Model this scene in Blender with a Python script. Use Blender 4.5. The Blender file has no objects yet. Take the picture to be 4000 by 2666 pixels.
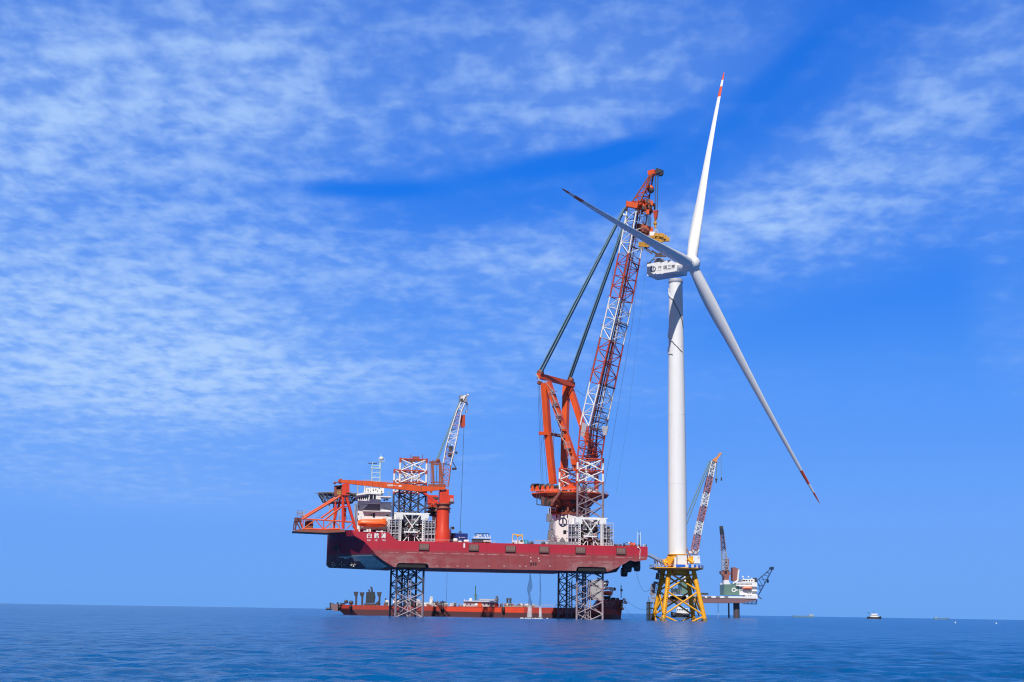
import bpy, math, random
from mathutils import Vector, Matrix
random.seed(7)
SC = bpy.context.scene
COL = SC.collection
rad = math.radians
# ------------------------------------------------------------------ camera
FOC = 5338.0                      # focal length in pixels of the 4000 px wide picture
PITCH, ROLL, CH = rad(11.2), 0.0162, 2.7
Fw = Vector((0, math.cos(PITCH), math.sin(PITCH)))
U0 = Vector((0, -math.sin(PITCH), math.cos(PITCH)))
R0 = Vector((1, 0, 0))
Rv = R0*math.cos(ROLL) + U0*math.sin(ROLL)
Uv = U0*math.cos(ROLL) - R0*math.sin(ROLL)
CAM = Vector((0, 0, CH))
cam = bpy.data.cameras.new('camera'); co = bpy.data.objects.new('camera', cam); COL.objects.link(co)
cam.sensor_width = 36; cam.lens = 36*FOC/4000; cam.clip_start = 0.5; cam.clip_end = 200000
m3 = Matrix((Rv, Uv, -Fw)).transposed()
co.matrix_world = Matrix.Translation(CAM) @ m3.to_4x4()
SC.camera = co
SC.view_settings.view_transform = 'Standard'; SC.view_settings.look = 'None'
SC.view_settings.exposure = 0; SC.cycles.filter_width = 1.15; SC.view_settings.gamma = 1
# ------------------------------------------------------------------ sun and sky
SUN_AZ, SUN_EL = rad(-12), rad(44)        # azimuth to the right of straight behind the camera
sd = Vector((math.sin(SUN_AZ)*math.cos(SUN_EL), -math.cos(SUN_AZ)*math.cos(SUN_EL), math.sin(SUN_EL)))
sl = bpy.data.lights.new('sun', 'SUN'); sl.energy = 4.5; sl.angle = rad(0.53); sl.color = (1, 0.95, 0.88)
so = bpy.data.objects.new('sun', sl); COL.objects.link(so)
so.rotation_euler = sd.to_track_quat('Z', 'Y').to_euler()
so.location = (60, -80, 200)

def nt_new(tree):
    tree.nodes.clear()
    def n(t, **k):
        nd = tree.nodes.new(t)
        for a, b in k.items():
            if a.startswith('i_'): nd.inputs[a[2:].replace('_', ' ')].default_value = b
            else: setattr(nd, a, b)
        return nd
    def l(a, b): tree.links.new(a, b)
    return n, l

def pxdir(px, py): return (Fw + Rv*((px-2000)/FOC) - Uv*((py-1333)/FOC)).normalized()

W = bpy.data.worlds.new('World'); SC.world = W; W.use_nodes = True
n, l = nt_new(W.node_tree)
out = n('ShaderNodeOutputWorld'); bg = n('ShaderNodeBackground'); l(bg.outputs[0], out.inputs[0])
tc = n('ShaderNodeTexCoord'); sep = n('ShaderNodeSeparateXYZ'); l(tc.outputs['Generated'], sep.inputs[0])
sky = n('ShaderNodeTexSky', sky_type='NISHITA', sun_disc=False, sun_elevation=SUN_EL,
        sun_rotation=math.atan2(sd.x, sd.y), altitude=10, air_density=1.0, dust_density=0.6, ozone_density=2.5)
skm = n('ShaderNodeVectorMath', operation='SCALE'); l(sky.outputs[0], skm.inputs[0]); skm.inputs['Scale'].default_value = 0.09
grad = n('ShaderNodeValToRGB'); l(sep.outputs[2], grad.inputs[0])
E_ = grad.color_ramp.elements
E_[0].position = 0.0; E_[0].color = (0.13, 0.38, 0.94, 1)
E_[1].position = 1.0; E_[1].color = (0.01, 0.05, 0.2, 1)
for p_, c_ in ((0.07, (0.13, 0.37, 1.0)), (0.16, (0.07, 0.30, 0.97)), (0.27, (0.002, 0.19, 0.88)), (0.42, (0.002, 0.15, 0.76)), (0.6, (0.01, 0.07, 0.32))):
    e = E_.new(p_); e.color = (*c_, 1)
mixs = n('ShaderNodeMix', data_type='RGBA'); mixs.inputs[0].default_value = 0.05
l(grad.outputs[0], mixs.inputs[6]); l(skm.outputs[0], mixs.inputs[7])
def mth(op, a, b=None, c=None, clamp=False):
    nd = n('ShaderNodeMath', operation=op, use_clamp=clamp)
    for i, x in enumerate((a, b, c)):
        if x is None: continue
        if isinstance(x, (int, float)): nd.inputs[i].default_value = x
        else: l(x, nd.inputs[i])
    return nd.outputs[0]
def comb(x, y, z=0.0):
    nd = n('ShaderNodeCombineXYZ')
    for i, v in enumerate((x, y, z)):
        if isinstance(v, (int, float)): nd.inputs[i].default_value = v
        else: l(v, nd.inputs[i])
    return nd.outputs[0]
# cloud sheet: the sky direction met with a flat layer overhead
zc = mth('MAXIMUM', sep.outputs[2], 0.02)
zz = mth('ADD', zc, 0.13)
cu = mth('DIVIDE', sep.outputs[0], zz); cv = mth('DIVIDE', sep.outputs[1], zz)
cloud_p = comb(cu, cv)
# angular coordinates used for the shape of the cloud banks
az = mth('ARCTAN2', sep.outputs[0], sep.outputs[1])
el = mth('ARCSINE', sep.outputs[2])
ang_p = comb(az, el)
def bank(px, py, wx, wy, rot, gain=1.0, soft=1.0):
    d = pxdir(px*1.7, py*1.7)
    mp = n('ShaderNodeMapping', vector_type='TEXTURE')
    l(ang_p, mp.inputs[0])
    mp.inputs['Location'].default_value = (math.atan2(d.x, d.y), math.asin(d.z), 0)
    mp.inputs['Rotation'].default_value = (0, 0, rad(rot))
    mp.inputs['Scale'].default_value = (wx/3140, wy/3140, 1)
    ln = n('ShaderNodeVectorMath', operation='LENGTH'); l(mp.outputs[0], ln.inputs[0])
    mr = n('ShaderNodeMapRange', interpolation_type='SMOOTHSTEP'); l(ln.outputs['Value'], mr.inputs[0])
    mr.inputs[1].default_value = 1.0 + 0.35*soft; mr.inputs[2].default_value = 1.0 - 0.75*soft
    mr.inputs[3].default_value = 0; mr.inputs[4].default_value = gain
    return mr.outputs[0]
BANKS = [(200, 450, 640, 600, 5, 0.85), (30, 230, 260, 300, 0, 0.3), (250, 760, 760, 170, -6, 0.42), (900, 150, 760, 300, -3, 0.66), (1050, 640, 640, 150, -4, 0.5), (1520, 120, 480, 210, 12, 0.5),
         (2080, 340, 560, 170, 27, 0.45), (2260, 110, 420, 190, 25, 0.5), (1350, 560, 520, 100, 8, 0.45), (1050, 840, 680, 110, -3, 0.45), (2100, 500, 560, 130, 12, 0.45), (2330, 640, 110, 260, 0, 0.3), (1750, 440, 340, 130, 20, 0.42), (1320, 740, 220, 160, 0, 0.2),
         (400, 900, 800, 110, 0, 0.36), (450, 1040, 900, 150, 0, 0.3), (1090, 1052, 80, 7, 4, 0.25), (300, 1120, 600, 60, -5, 0.16), (1900, 900, 500, 120, 5, 0.08)]
HOLES = [(850, 437, 210, 26, 2, 0.95), (1290, 378, 340, 36, 9, 0.95), (1500, 310, 240, 32, 25, 0.45), (1770, 190, 220, 38, 38, 0.7), (600, 370, 130, 24, 20, 0.2), (1860, 70, 60, 90, -30, 0.2)]
cov = None
for b in BANKS:
    s = bank(*b); cov = s if cov is None else mth('ADD', cov, s)
# mask of the unseen sky behind and above the camera, greyed further down
back = n('ShaderNodeMapRange', interpolation_type='SMOOTHSTEP'); l(sep.outputs[1], back.inputs[0])
back.inputs[1].default_value = 0.75; back.inputs[2].default_value = 0.1; back.inputs[3].default_value = 0; back.inputs[4].default_value = 0.85
hol = None
for b in HOLES:
    s = bank(*b); hol = s if hol is None else mth('ADD', hol, s)
hol = mth('MINIMUM', hol, 1.0)
cov = mth('MULTIPLY', cov, mth('SUBTRACT', 1.0, hol))
cov = mth('MINIMUM', cov, 1.25)
def noise(vec, scale, detail, rough, dist=0.0, rot=0, st=(1, 1, 1)):
    mp = n('ShaderNodeMapping'); l(vec, mp.inputs[0]); mp.inputs['Rotation'].default_value = (0, 0, rad(rot)); mp.inputs['Scale'].default_value = st
    nz = n('ShaderNodeTexNoise'); l(mp.outputs[0], nz.inputs[0])
    nz.inputs['Scale'].default_value = scale; nz.inputs['Detail'].default_value = detail
    nz.inputs['Roughness'].default_value = rough; nz.inputs['Distortion'].default_value = dist
    return nz.outputs[0]
puff = noise(cloud_p, 17, 3, 0.5, 0.15, 8, (1, 0.8, 1))
vein = noise(cloud_p, 5, 6, 0.6, 0.5, -38, (0.5, 1.5, 1))
big = noise(cloud_p, 2.2, 4, 0.5, 0.4, -30, (0.8, 1.1, 1))
puff2 = noise(cloud_p, 34, 3, 0.55, 0.3, 20, (1, 0.7, 1))
tex = mth('ADD', mth('ADD', mth('MULTIPLY', puff, 0.46), mth('MULTIPLY', puff2, 0.18)), mth('ADD', mth('MULTIPLY', vein, 0.30), mth('MULTIPLY', big, 0.16)))
# density = how far the texture rises above what the coverage lets through
thr = mth('SUBTRACT', 0.648, mth('MULTIPLY', cov, 0.105))
den = n('ShaderNodeMapRange', interpolation_type='SMOOTHSTEP'); l(mth('SUBTRACT', tex, thr), den.inputs[0])
den.inputs[1].default_value = -0.12; den.inputs[2].default_value = 0.15; den.inputs[3].default_value = 0; den.inputs[4].default_value = 1
dens = mth('ADD', mth('MULTIPLY', den.outputs[0], mth('MULTIPLY', cov, 0.54)), mth('MULTIPLY', cov, 0.25), clamp=True)
hz = n('ShaderNodeMapRange', interpolation_type='SMOOTHSTEP'); l(sep.outputs[2], hz.inputs[0])
hz.inputs[1].default_value = 0.02; hz.inputs[2].default_value = 0.09; hz.inputs[3].default_value = 0.0; hz.inputs[4].default_value = 1
dens = mth('MULTIPLY', dens, hz.outputs[0], clamp=True)
mixc = n('ShaderNodeMix', data_type='RGBA'); l(dens, mixc.inputs[0]); l(mixs.outputs[2], mixc.inputs[6])
ccol = n('ShaderNodeMix', data_type='RGBA'); ccol.inputs[0].default_value = 0; ccol.inputs[6].default_value = (0.42, 0.63, 1.0, 1); ccol.inputs[7].default_value = (0.72, 0.75, 0.85, 1)
l(ccol.outputs[2], mixc.inputs[7])
# unseen sky behind and overhead: an added dull grey that deepens the shade
mixb = n('ShaderNodeMix', data_type='RGBA'); l(back.outputs[0], mixb.inputs[0]); l(mixc.outputs[2], mixb.inputs[6]); mixb.inputs[7].default_value = (0.13, 0.135, 0.17, 1)
l(mixb.outputs[2], bg.inputs[0])
bg.inputs[1].default_value = 1.0

# ------------------------------------------------------------------ helpers
MATS = {}
def mat(name, col, rough=0.5, metal=0.0, var=0.18, scale=0.35, dirt=None, dirt_amt=0.0, streak=False, bump=0.0):
    if name in MATS: return MATS[name]
    m = bpy.data.materials.new(name); m.use_nodes = True
    n, l = nt_new(m.node_tree)
    o = n('ShaderNodeOutputMaterial'); p = n('ShaderNodeBsdfPrincipled'); l(p.outputs[0], o.inputs[0])
    p.inputs['Roughness'].default_value = rough; p.inputs['Metallic'].default_value = metal
    tcn = n('ShaderNodeNewGeometry'); nz = n('ShaderNodeTexNoise'); l(tcn.outputs['Position'], nz.inputs[0])
    nz.inputs['Scale'].default_value = scale; nz.inputs['Detail'].default_value = 6; nz.inputs['Roughness'].default_value = 0.65
    hi = tuple(min(1, c*(1+var)) for c in col); lo = tuple(c*(1-var) for c in col)
    mx = n('ShaderNodeMix', data_type='RGBA'); mx.inputs[6].default_value = (*lo, 1); mx.inputs[7].default_value = (*hi, 1); l(nz.outputs[0], mx.inputs[0])
    outc = mx.outputs[2]
    if dirt:
        mp = n('ShaderNodeMapping'); l(tcn.outputs['Position'], mp.inputs[0])
        mp.inputs['Scale'].default_value = (1, 1, 0.12) if streak else (1, 1, 1)
        n2 = n('ShaderNodeTexNoise'); l(mp.outputs[0], n2.inputs[0]); n2.inputs['Scale'].default_value = 0.9; n2.inputs['Detail'].default_value = 8; n2.inputs['Roughness'].default_value = 0.7
        mr = n('ShaderNodeMapRange'); l(n2.outputs[0], mr.inputs[0]); mr.inputs[1].default_value = 0.5; mr.inputs[2].default_value = 0.72; mr.inputs[4].default_value = dirt_amt
        m2 = n('ShaderNodeMix', data_type='RGBA'); l(mr.outputs[0], m2.inputs[0]); l(outc, m2.inputs[6]); m2.inputs[7].default_value = (*dirt, 1)
        outc = m2.outputs[2]
    l(outc, p.inputs['Base Color'])
    MATS[name] = m
    return m
ORANGE = mat('orange_paint', (0.74, 0.095, 0.016), 0.42, dirt=(0.25, 0.05, 0.02), dirt_amt=0.45, streak=True)
REDOR = mat('red_orange_paint', (0.72, 0.05, 0.018), 0.42, dirt=(0.3, 0.04, 0.02), dirt_amt=0.4, streak=True)
BOOMRED = mat('boom_red_paint', (0.5, 0.06, 0.025), 0.5, dirt=(0.2, 0.04, 0.02), dirt_amt=0.5)
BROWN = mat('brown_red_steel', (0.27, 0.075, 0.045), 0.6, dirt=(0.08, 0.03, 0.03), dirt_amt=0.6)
WHITE = mat('white_paint', (0.8, 0.8, 0.8), 0.42, var=0.05, dirt=(0.45, 0.38, 0.33), dirt_amt=0.25, streak=True)
TWHITE = mat('turbine_white', (0.82, 0.82, 0.82), 0.38, var=0.03, dirt=(0.6, 0.57, 0.52), dirt_amt=0.18, streak=True)
GREYP = mat('light_grey_paint', (0.42, 0.42, 0.47), 0.5, dirt=(0.2, 0.16, 0.15), dirt_amt=0.5)
MGREY = mat('mid_grey_steel', (0.2, 0.2, 0.23), 0.55, dirt=(0.1, 0.07, 0.06), dirt_amt=0.5)
DGREY = mat('dark_machinery', (0.05, 0.05, 0.06), 0.5)
DARKW = mat('dark_glass', (0.02, 0.022, 0.035), 0.12, var=0.1)
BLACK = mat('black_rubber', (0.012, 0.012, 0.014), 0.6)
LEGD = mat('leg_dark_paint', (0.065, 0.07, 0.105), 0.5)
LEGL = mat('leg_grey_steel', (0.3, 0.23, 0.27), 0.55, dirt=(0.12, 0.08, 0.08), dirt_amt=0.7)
LEGM = mat('leg_scoured_steel', (0.42, 0.34, 0.38), 0.55, dirt=(0.14, 0.1, 0.09), dirt_amt=0.6)
YELLOW = mat('yellow_paint', (0.85, 0.40, 0.014), 0.42, dirt=(0.45, 0.2, 0.03), dirt_amt=0.35, streak=True)
YOKEY = mat('dull_yellow_paint', (0.55, 0.27, 0.03), 0.5, dirt=(0.12, 0.06, 0.02), dirt_amt=0.6)
ROPE = mat('wire_rope', (0.06, 0.09, 0.13), 0.45)
PEND = mat('pendant_rope', (0.17, 0.3, 0.38), 0.45)
NAVY = mat('navy_lettering', (0.01, 0.02, 0.09), 0.5)
INK = mat('dark_lettering', (0.03, 0.035, 0.04), 0.5)
BLUEC = mat('blue_container_paint', (0.01, 0.03, 0.22), 0.45)
BLUEB = mat('bright_blue_cloth', (0.01, 0.12, 0.6), 0.7)
STEELB = mat('steel_blue_paint', (0.03, 0.12, 0.3), 0.5)
TEAL = mat('teal_sheet', (0.02, 0.35, 0.5), 0.6)
GREEN = mat('green_house_paint', (0.12, 0.22, 0.18), 0.5)
PURP = mat('hull_dull_red', (0.2, 0.11, 0.13), 0.55, dirt=(0.3, 0.2, 0.2), dirt_amt=0.4)
SHIPR = mat('ship_dark_red', (0.42, 0.038, 0.022), 0.55, dirt=(0.12, 0.04, 0.03), dirt_amt=0.6, streak=True)
SHIPB = mat('ship_fresh_red', (0.75, 0.06, 0.02), 0.5)
BOOT = mat('ship_bottom_maroon', (0.09, 0.025, 0.03), 0.6)
BRONZE = mat('faded_silver_blades', (0.6, 0.6, 0.58), 0.4)
PALEB = mat('pale_blue_frame', (0.5, 0.68, 0.75), 0.5)

def hull_mat():
    m = bpy.data.materials.new('jackup_hull_paint'); m.use_nodes = True
    n, l = nt_new(m.node_tree)
    o = n('ShaderNodeOutputMaterial'); p = n('ShaderNodeBsdfPrincipled'); l(p.outputs[0], o.inputs[0]); p.inputs['Roughness'].default_value = 0.5
    g = n('ShaderNodeTexCoord'); s = n('ShaderNodeSeparateXYZ'); l(g.outputs['Object'], s.inputs[0])
    def N(sc, det=7, r=0.65, st=(1, 1, 1)):
        mp = n('ShaderNodeMapping'); l(g.outputs['Object'], mp.inputs[0]); mp.inputs['Scale'].default_value = st
        q = n('ShaderNodeTexNoise'); l(mp.outputs[0], q.inputs[0]); q.inputs['Scale'].default_value = sc; q.inputs['Detail'].default_value = det; q.inputs['Roughness'].default_value = r
        return q.outputs[0]
    def MR(v, a, b, c=0.0, d=1.0):
        q = n('ShaderNodeMapRange'); l(v, q.inputs[0])
        for i, x in enumerate((a, b, c, d)): q.inputs[i+1].default_value = x
        return q.outputs[0]
    def MX(f, a, b):
        q = n('ShaderNodeMix', data_type='RGBA'); l(f, q.inputs[0])
        for i, x in ((6, a), (7, b)):
            if isinstance(x, tuple): q.inputs[i].default_value = (*x, 1)
            else: l(x, q.inputs[i])
        return q.outputs[2]
    def M(op, a, b):
        q = n('ShaderNodeMath', operation=op)
        for i, x in enumerate((a, b)):
            if isinstance(x, (int, float)): q.inputs[i].default_value = x
            else: l(x, q.inputs[i])
        return q.outputs[0]
    top = MX(N(0.12), (0.40, 0.013, 0.034), (0.53, 0.02, 0.048))
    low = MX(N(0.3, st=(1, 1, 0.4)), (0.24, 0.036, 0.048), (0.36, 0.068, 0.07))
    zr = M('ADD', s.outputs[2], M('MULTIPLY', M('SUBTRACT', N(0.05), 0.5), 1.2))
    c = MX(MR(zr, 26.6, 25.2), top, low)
    # scraped pinkish-grey areas low on the side, strongest towards the bow
    scr = M('MULTIPLY', MR(N(0.25, 9, 0.75, (0.6, 1, 1.6)), 0.42, 0.6), MR(zr, 24.7, 23.2))
    along = M('ADD', MR(s.outputs[0], 18, 5, 0, 0.8), MR(s.outputs[0], 62, 66, 0, 0.6))
    scr = M('MULTIPLY', scr, M('ADD', along, 0.18))
    c = MX(scr, c, (0.36, 0.21, 0.21))
    # white rubbed line at the old load line
    ln = M('MULTIPLY', MR(M('ABSOLUTE', M('SUBTRACT', s.outputs[2], 25.0), 0), 0.18, 0.06), MR(N(0.35, 6, 0.7), 0.47, 0.62))
    c = MX(ln, c, (0.55, 0.4, 0.4))
    # vertical rust runs
    run = M('MULTIPLY', MR(N(1.1, 5, 0.6, (1, 1, 0.03)), 0.55, 0.72, 0, 0.6), MR(s.outputs[2], 29.6, 21, 0.35, 1))
    c = MX(run, c, (0.13, 0.035, 0.03))
    fr_ = M('ABSOLUTE', M('SUBTRACT', M('FRACT', M('DIVIDE', M('ADD', s.outputs[0], 60.0), 8.6), 0), 0.5), 0)
    c = MX(MR(fr_, 0.016, 0.006, 0, 0.4), c, (0.12, 0.03, 0.035))
    blot = M('MULTIPLY', MR(N(0.55, 8, 0.8, (0.35, 1, 2.2)), 0.56, 0.63, 0, 0.4), MR(zr, 28, 23.5, 0.25, 1))
    c = MX(blot, c, (0.12, 0.03, 0.04))
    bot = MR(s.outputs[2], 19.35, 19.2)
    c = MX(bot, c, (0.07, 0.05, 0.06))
    l(c, p.inputs['Base Color'])
    return m
HULL = hull_mat()
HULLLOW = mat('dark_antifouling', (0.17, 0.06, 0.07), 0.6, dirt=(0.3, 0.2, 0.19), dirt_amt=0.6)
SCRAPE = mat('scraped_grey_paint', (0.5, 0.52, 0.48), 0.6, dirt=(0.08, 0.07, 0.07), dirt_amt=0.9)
HULLBOW = mat('bow_shaded_red', (0.34, 0.014, 0.04), 0.55, dirt=(0.2, 0.02, 0.04), dirt_amt=0.5)  # darker copy of the hull red: shade of the flared bow painted in

class Fr:
    def __init__(s, x, y, z, deg):
        s.o = Vector((x, y, z)); s.g = rad(deg)
        s.a = Vector((math.cos(s.g), math.sin(s.g), 0)); s.b = Vector((-math.sin(s.g), math.cos(s.g), 0))
    def w(s, u, v, z): return s.o + s.a*u + s.b*v + Vector((0, 0, z))
    def p(s, xy, v=0.0):
        r = Fw + Rv*((xy[0]-2000)/FOC) - Uv*((xy[1]-1333)/FOC)
        t = ((s.o + s.b*v - CAM).dot(s.b))/r.dot(s.b)
        return CAM + r*t
    def uz(s, xy, v=0.0):
        q = s.p(xy, v) - s.o
        return q.dot(s.a), q.z
def zm(x0, y0, k): return lambda x, y: (x0 + x/k, y0 + y/k)
zA = zm(1120, 1500, 2.0913); zB = zm(1900, 1900, 2.8514); zC = zm(2050, 1400, 1.96); zD = zm(2150, 620, 1.89)
zE = zm(2400, 600, 2.85); zF = zm(2480, 2050, 3.92); zG = zm(1220, 2180, 3.46); zH = zm(1130, 1840, 6.03)
zI = zm(1340, 1760, 4.1267); zJ = zm(1600, 1520, 3.564); zK = zm(1480, 1760, 4.126); zL = zm(1250, 2040, 5.8825)
zM = zm(1700, 2040, 4.706); zN = zm(2060, 1840, 5.228); zO = zm(2300, 2020, 6.534); zP = zm(2660, 1750, 2.305)
zQ = zm(2500, 1000, 3.92); zR = zm(2500, 960, 9.8); zS = zm(2380, 640, 4.125); zT = zm(1560, 2280, 4.357)
zU = zm(2160, 2200, 6.818); zV = zm(2480, 2140, 5.226); zX = zm(3000, 2350, 2.353)
def lerp(a, b, t): return a + (b-a)*t

class MB:
    def __init__(s): s.V = []; s.F = []; s.M = []; s.S = []; s.G = []; s.cur = 0; s.lock = False
    def _n(s):
        if not s.lock: s.cur += 1
    def nx(s): s.lock = True; s.cur += 1
    def add(s, vs, fs, m=0, sm=False):
        k = len(s.V); s.V += [tuple(v) for v in vs]
        for f in fs: s.F.append([i+k for i in f]); s.M.append(m); s.S.append(sm); s.G.append(s.cur)
    def ring(s, c, ax, r, n, r2=None):
        ax = ax.normalized(); t = Vector((0, 0, 1)) if abs(ax.z) < 0.9 else Vector((1, 0, 0))
        x = ax.cross(t).normalized(); y = ax.cross(x)
        return [c + x*(r*math.cos(2*math.pi*(i+.5)/n)) + y*((r2 or r)*math.sin(2*math.pi*(i+.5)/n)) for i in range(n)]
    def tube(s, p, q, r, r2=None, n=8, m=0, cap=True):
        p = Vector(p); q = Vector(q)
        if (q-p).length < 1e-5: return
        s._n()
        A = s.ring(p, q-p, r, n); B = s.ring(q, q-p, r if r2 is None else r2, n)
        s.add(A+B, [[i, (i+1) % n, n+(i+1) % n, n+i] for i in range(n)], m, n > 5)
        if cap: s.add(A, [list(range(n))[::-1]], m); s.add(B, [list(range(n))], m)
    def path(s, pts, r, n=6, m=0):
        for a, b in zip(pts[:-1], pts[1:]): s.tube(a, b, r, n=n, m=m)
    def bar(s, p, q, w, h, m=0, up=None):
        p = Vector(p); q = Vector(q); d = (q-p)
        if d.length < 1e-5: return
        d.normalize(); up = up or (Vector((0, 0, 1)) if abs(d.z) < 0.95 else Vector((1, 0, 0)))
        x = d.cross(up).normalized()*(w/2); y = x.cross(d).normalized()*(h/2)
        s.hexa([p-x-y, p+x-y, p+x+y, p-x+y, q-x-y, q+x-y, q+x+y, q-x+y], m)
    def hexa(s, c, m=0):
        s._n()
        s.add(c, [[3, 2, 1, 0], [4, 5, 6, 7], [0, 1, 5, 4], [1, 2, 6, 5], [2, 3, 7, 6], [3, 0, 4, 7]], m)
    def fb(s, f, u0, u1, v0, v1, z0, z1, m=0):
        s.hexa([f.w(u0, v0, z0), f.w(u1, v0, z0), f.w(u1, v1, z0), f.w(u0, v1, z0), f.w(u0, v0, z1), f.w(u1, v0, z1), f.w(u1, v1, z1), f.w(u0, v1, z1)], m)
    def pb(s, f, a, b, v, d, m=0, z0=None):
        u0, z1 = f.uz(a, v); u1, zb = f.uz(b, v)
        s.fb(f, u0, u1, v, v+d, zb if z0 is None else z0, z1, m)
    def prism(s, pts, vec, m=0, m2=None):
        k = len(pts); P2 = [p+vec for p in pts]; s._n()
        s.add(pts, [list(range(k))], m); s.add(P2, [list(range(k))[::-1]], m)
        s.add(list(pts)+P2, [[i, (i+1) % k, k+(i+1) % k, k+i][::-1] for i in range(k)], m if m2 is None else m2)
    def pp(s, f, xys, v, d, m=0, m2=None): s.prism([f.p(x, v) for x in xys], f.b*d, m, m2)
    def lathe(s, c, prof, n=24, m=0, ax=Vector((0, 0, 1)), rot=0.0):
        ax = ax.normalized(); t = Vector((0, 1, 0)) if abs(ax.z) > 0.9 else Vector((0, 0, 1))
        x = t.cross(ax).normalized(); y = ax.cross(x)
        rs = [[c + ax*h + x*(max(r, 1e-4)*math.cos(2*math.pi*i/n+rot)) + y*(max(r, 1e-4)*math.sin(2*math.pi*i/n+rot)) for i in range(n)] for r, h in prof]
        s.loft(rs, m, sm=n > 10)
    def loft(s, rs, m=0, sm=False, cap=True):
        n = len(rs[0]); V = [p for r in rs for p in r]; s._n()
        F = [[k*n+i, k*n+(i+1) % n, (k+1)*n+(i+1) % n, (k+1)*n+i] for k in range(len(rs)-1) for i in range(n)]
        s.add(V, F, m, sm)
        if cap: s.add(rs[0], [list(range(n))[::-1]], m); s.add(rs[-1], [list(range(n))], m)
    def ball(s, c, r, n=12, m=0, sz=1.0):
        k = n//2
        s.lathe(Vector(c), [(r*math.sin(math.pi*i/k), -r*sz*math.cos(math.pi*i/k)) for i in range(k+1)], n, m)
    def rail(s, pts, h=1.1, step=1.5, r=0.04, m=0):
        for a, b in zip(pts[:-1], pts[1:]):
            k = max(1, int((b-a).length/step))
            for i in range(k+1):
                q = a.lerp(b, i/k); s.tube(q, q+Vector((0, 0, h)), r, n=4, m=m, cap=False)
            for hh in (h, h*0.55): s.tube(a+Vector((0, 0, hh)), b+Vector((0, 0, hh)), r, n=4, m=m, cap=False)
    def each(s, name, mats, parent):
        for gid in sorted(set(s.G)):
            t = MB(); mp = {}
            for f, m, sm, g_ in zip(s.F, s.M, s.S, s.G):
                if g_ != gid: continue
                nf = []
                for i in f:
                    if i not in mp: mp[i] = len(t.V); t.V.append(s.V[i])
                    nf.append(mp[i])
                t.F.append(nf); t.M.append(m); t.S.append(sm)
            o = t.build(name, mats, parent)
        return o
    def build(s, name, mats, parent=None, root=None, sm=True, **props):
        me = bpy.data.meshes.new(name); o = bpy.data.objects.new(name, me); COL.objects.link(o)
        r = parent
        while r is not None and r.parent is not None: r = r.parent
        if r is not None:
            inv = (Matrix.Translation(r.location) @ Matrix.Rotation(r.rotation_euler.z, 4, 'Z')).inverted()
            vs = [tuple(inv @ Vector(v)) for v in s.V]; o.parent = parent
        else:
            if root is None:
                k = len(s.V); c = Vector((sum(v[0] for v in s.V)/k, sum(v[1] for v in s.V)/k, min(v[2] for v in s.V)))
            else: c = Vector(root)
            o.location = c; vs = [tuple(Vector(v)-c) for v in s.V]
        me.from_pydata(vs, [], s.F)
        for mm in (mats if isinstance(mats, (list, tuple)) else [mats]): me.materials.append(mm)
        me.polygons.foreach_set('material_index', s.M)
        me.polygons.foreach_set('use_smooth', s.S)
        me.update()
        for k, v in props.items(): o[k] = v
        return o

def thing(name, f, u, v, z, label, cat, group=None):
    o = bpy.data.objects.new(name, None); COL.objects.link(o)
    o.location = f.w(u, v, z); o.rotation_euler = (0, 0, f.g); o.empty_display_size = 2
    o['label'] = label; o['category'] = cat
    if group: o['group'] = group
    return o
def tag(o, label, cat, group=None):
    o['label'] = label; o['category'] = cat
    if group: o['group'] = group
    return o

def lattice(mb, A, B, nb, rc, rb, mc=0, mbz=None, hor=True, xb=False, skip=()):
    mbz = mc if mbz is None else mbz; k = len(A)
    for i in range(k):
        mb.tube(A[i], B[i], rc, n=6, m=mc)
    for j in range(nb):
        t0, t1 = j/nb, (j+1)/nb
        for i in range(k):
            if i in skip: continue
            i2 = (i+1) % k
            a0, a1 = A[i].lerp(B[i], t0), A[i].lerp(B[i], t1); b0, b1 = A[i2].lerp(B[i2], t0), A[i2].lerp(B[i2], t1)
            if xb: mb.tube(a0, b1, rb, n=5, m=mbz, cap=False); mb.tube(b0, a1, rb, n=5, m=mbz, cap=False)
            elif (j+i) % 2: mb.tube(a0, b1, rb, n=5, m=mbz, cap=False)
            else: mb.tube(b0, a1, rb, n=5, m=mbz, cap=False)
            if hor: mb.tube(a0, b0, rb, n=5, m=mbz, cap=False)
    if hor:
        for i in range(k): mb.tube(B[i], B[(i+1) % k], rb, n=5, m=mbz, cap=False)

def text(mb, s, org, right, up, h, m=0, width=None, depth=0.08):
    cu = bpy.data.curves.new('lettering', 'FONT'); cu.body = s; o = bpy.data.objects.new('lettering', cu)
    COL.objects.link(o); bpy.context.view_layer.update()
    me = o.to_mesh(); xs = [v.co.x for v in me.vertices]; ys = [v.co.y for v in me.vertices]
    x0, x1, y0, y1 = min(xs), max(xs), min(ys), max(ys); ky = h/(y1-y0); kx = (width/(x1-x0)) if width else ky
    nrm = right.cross(up).normalized()*depth
    vs = [org + right*((v.co.x-x0)*kx) + up*((v.co.y-y0)*ky) + nrm for v in me.vertices]
    mb.add(vs, [list(p.vertices) for p in me.polygons], m)
    o.to_mesh_clear(); bpy.data.objects.remove(o); bpy.data.curves.remove(cu)

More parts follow.
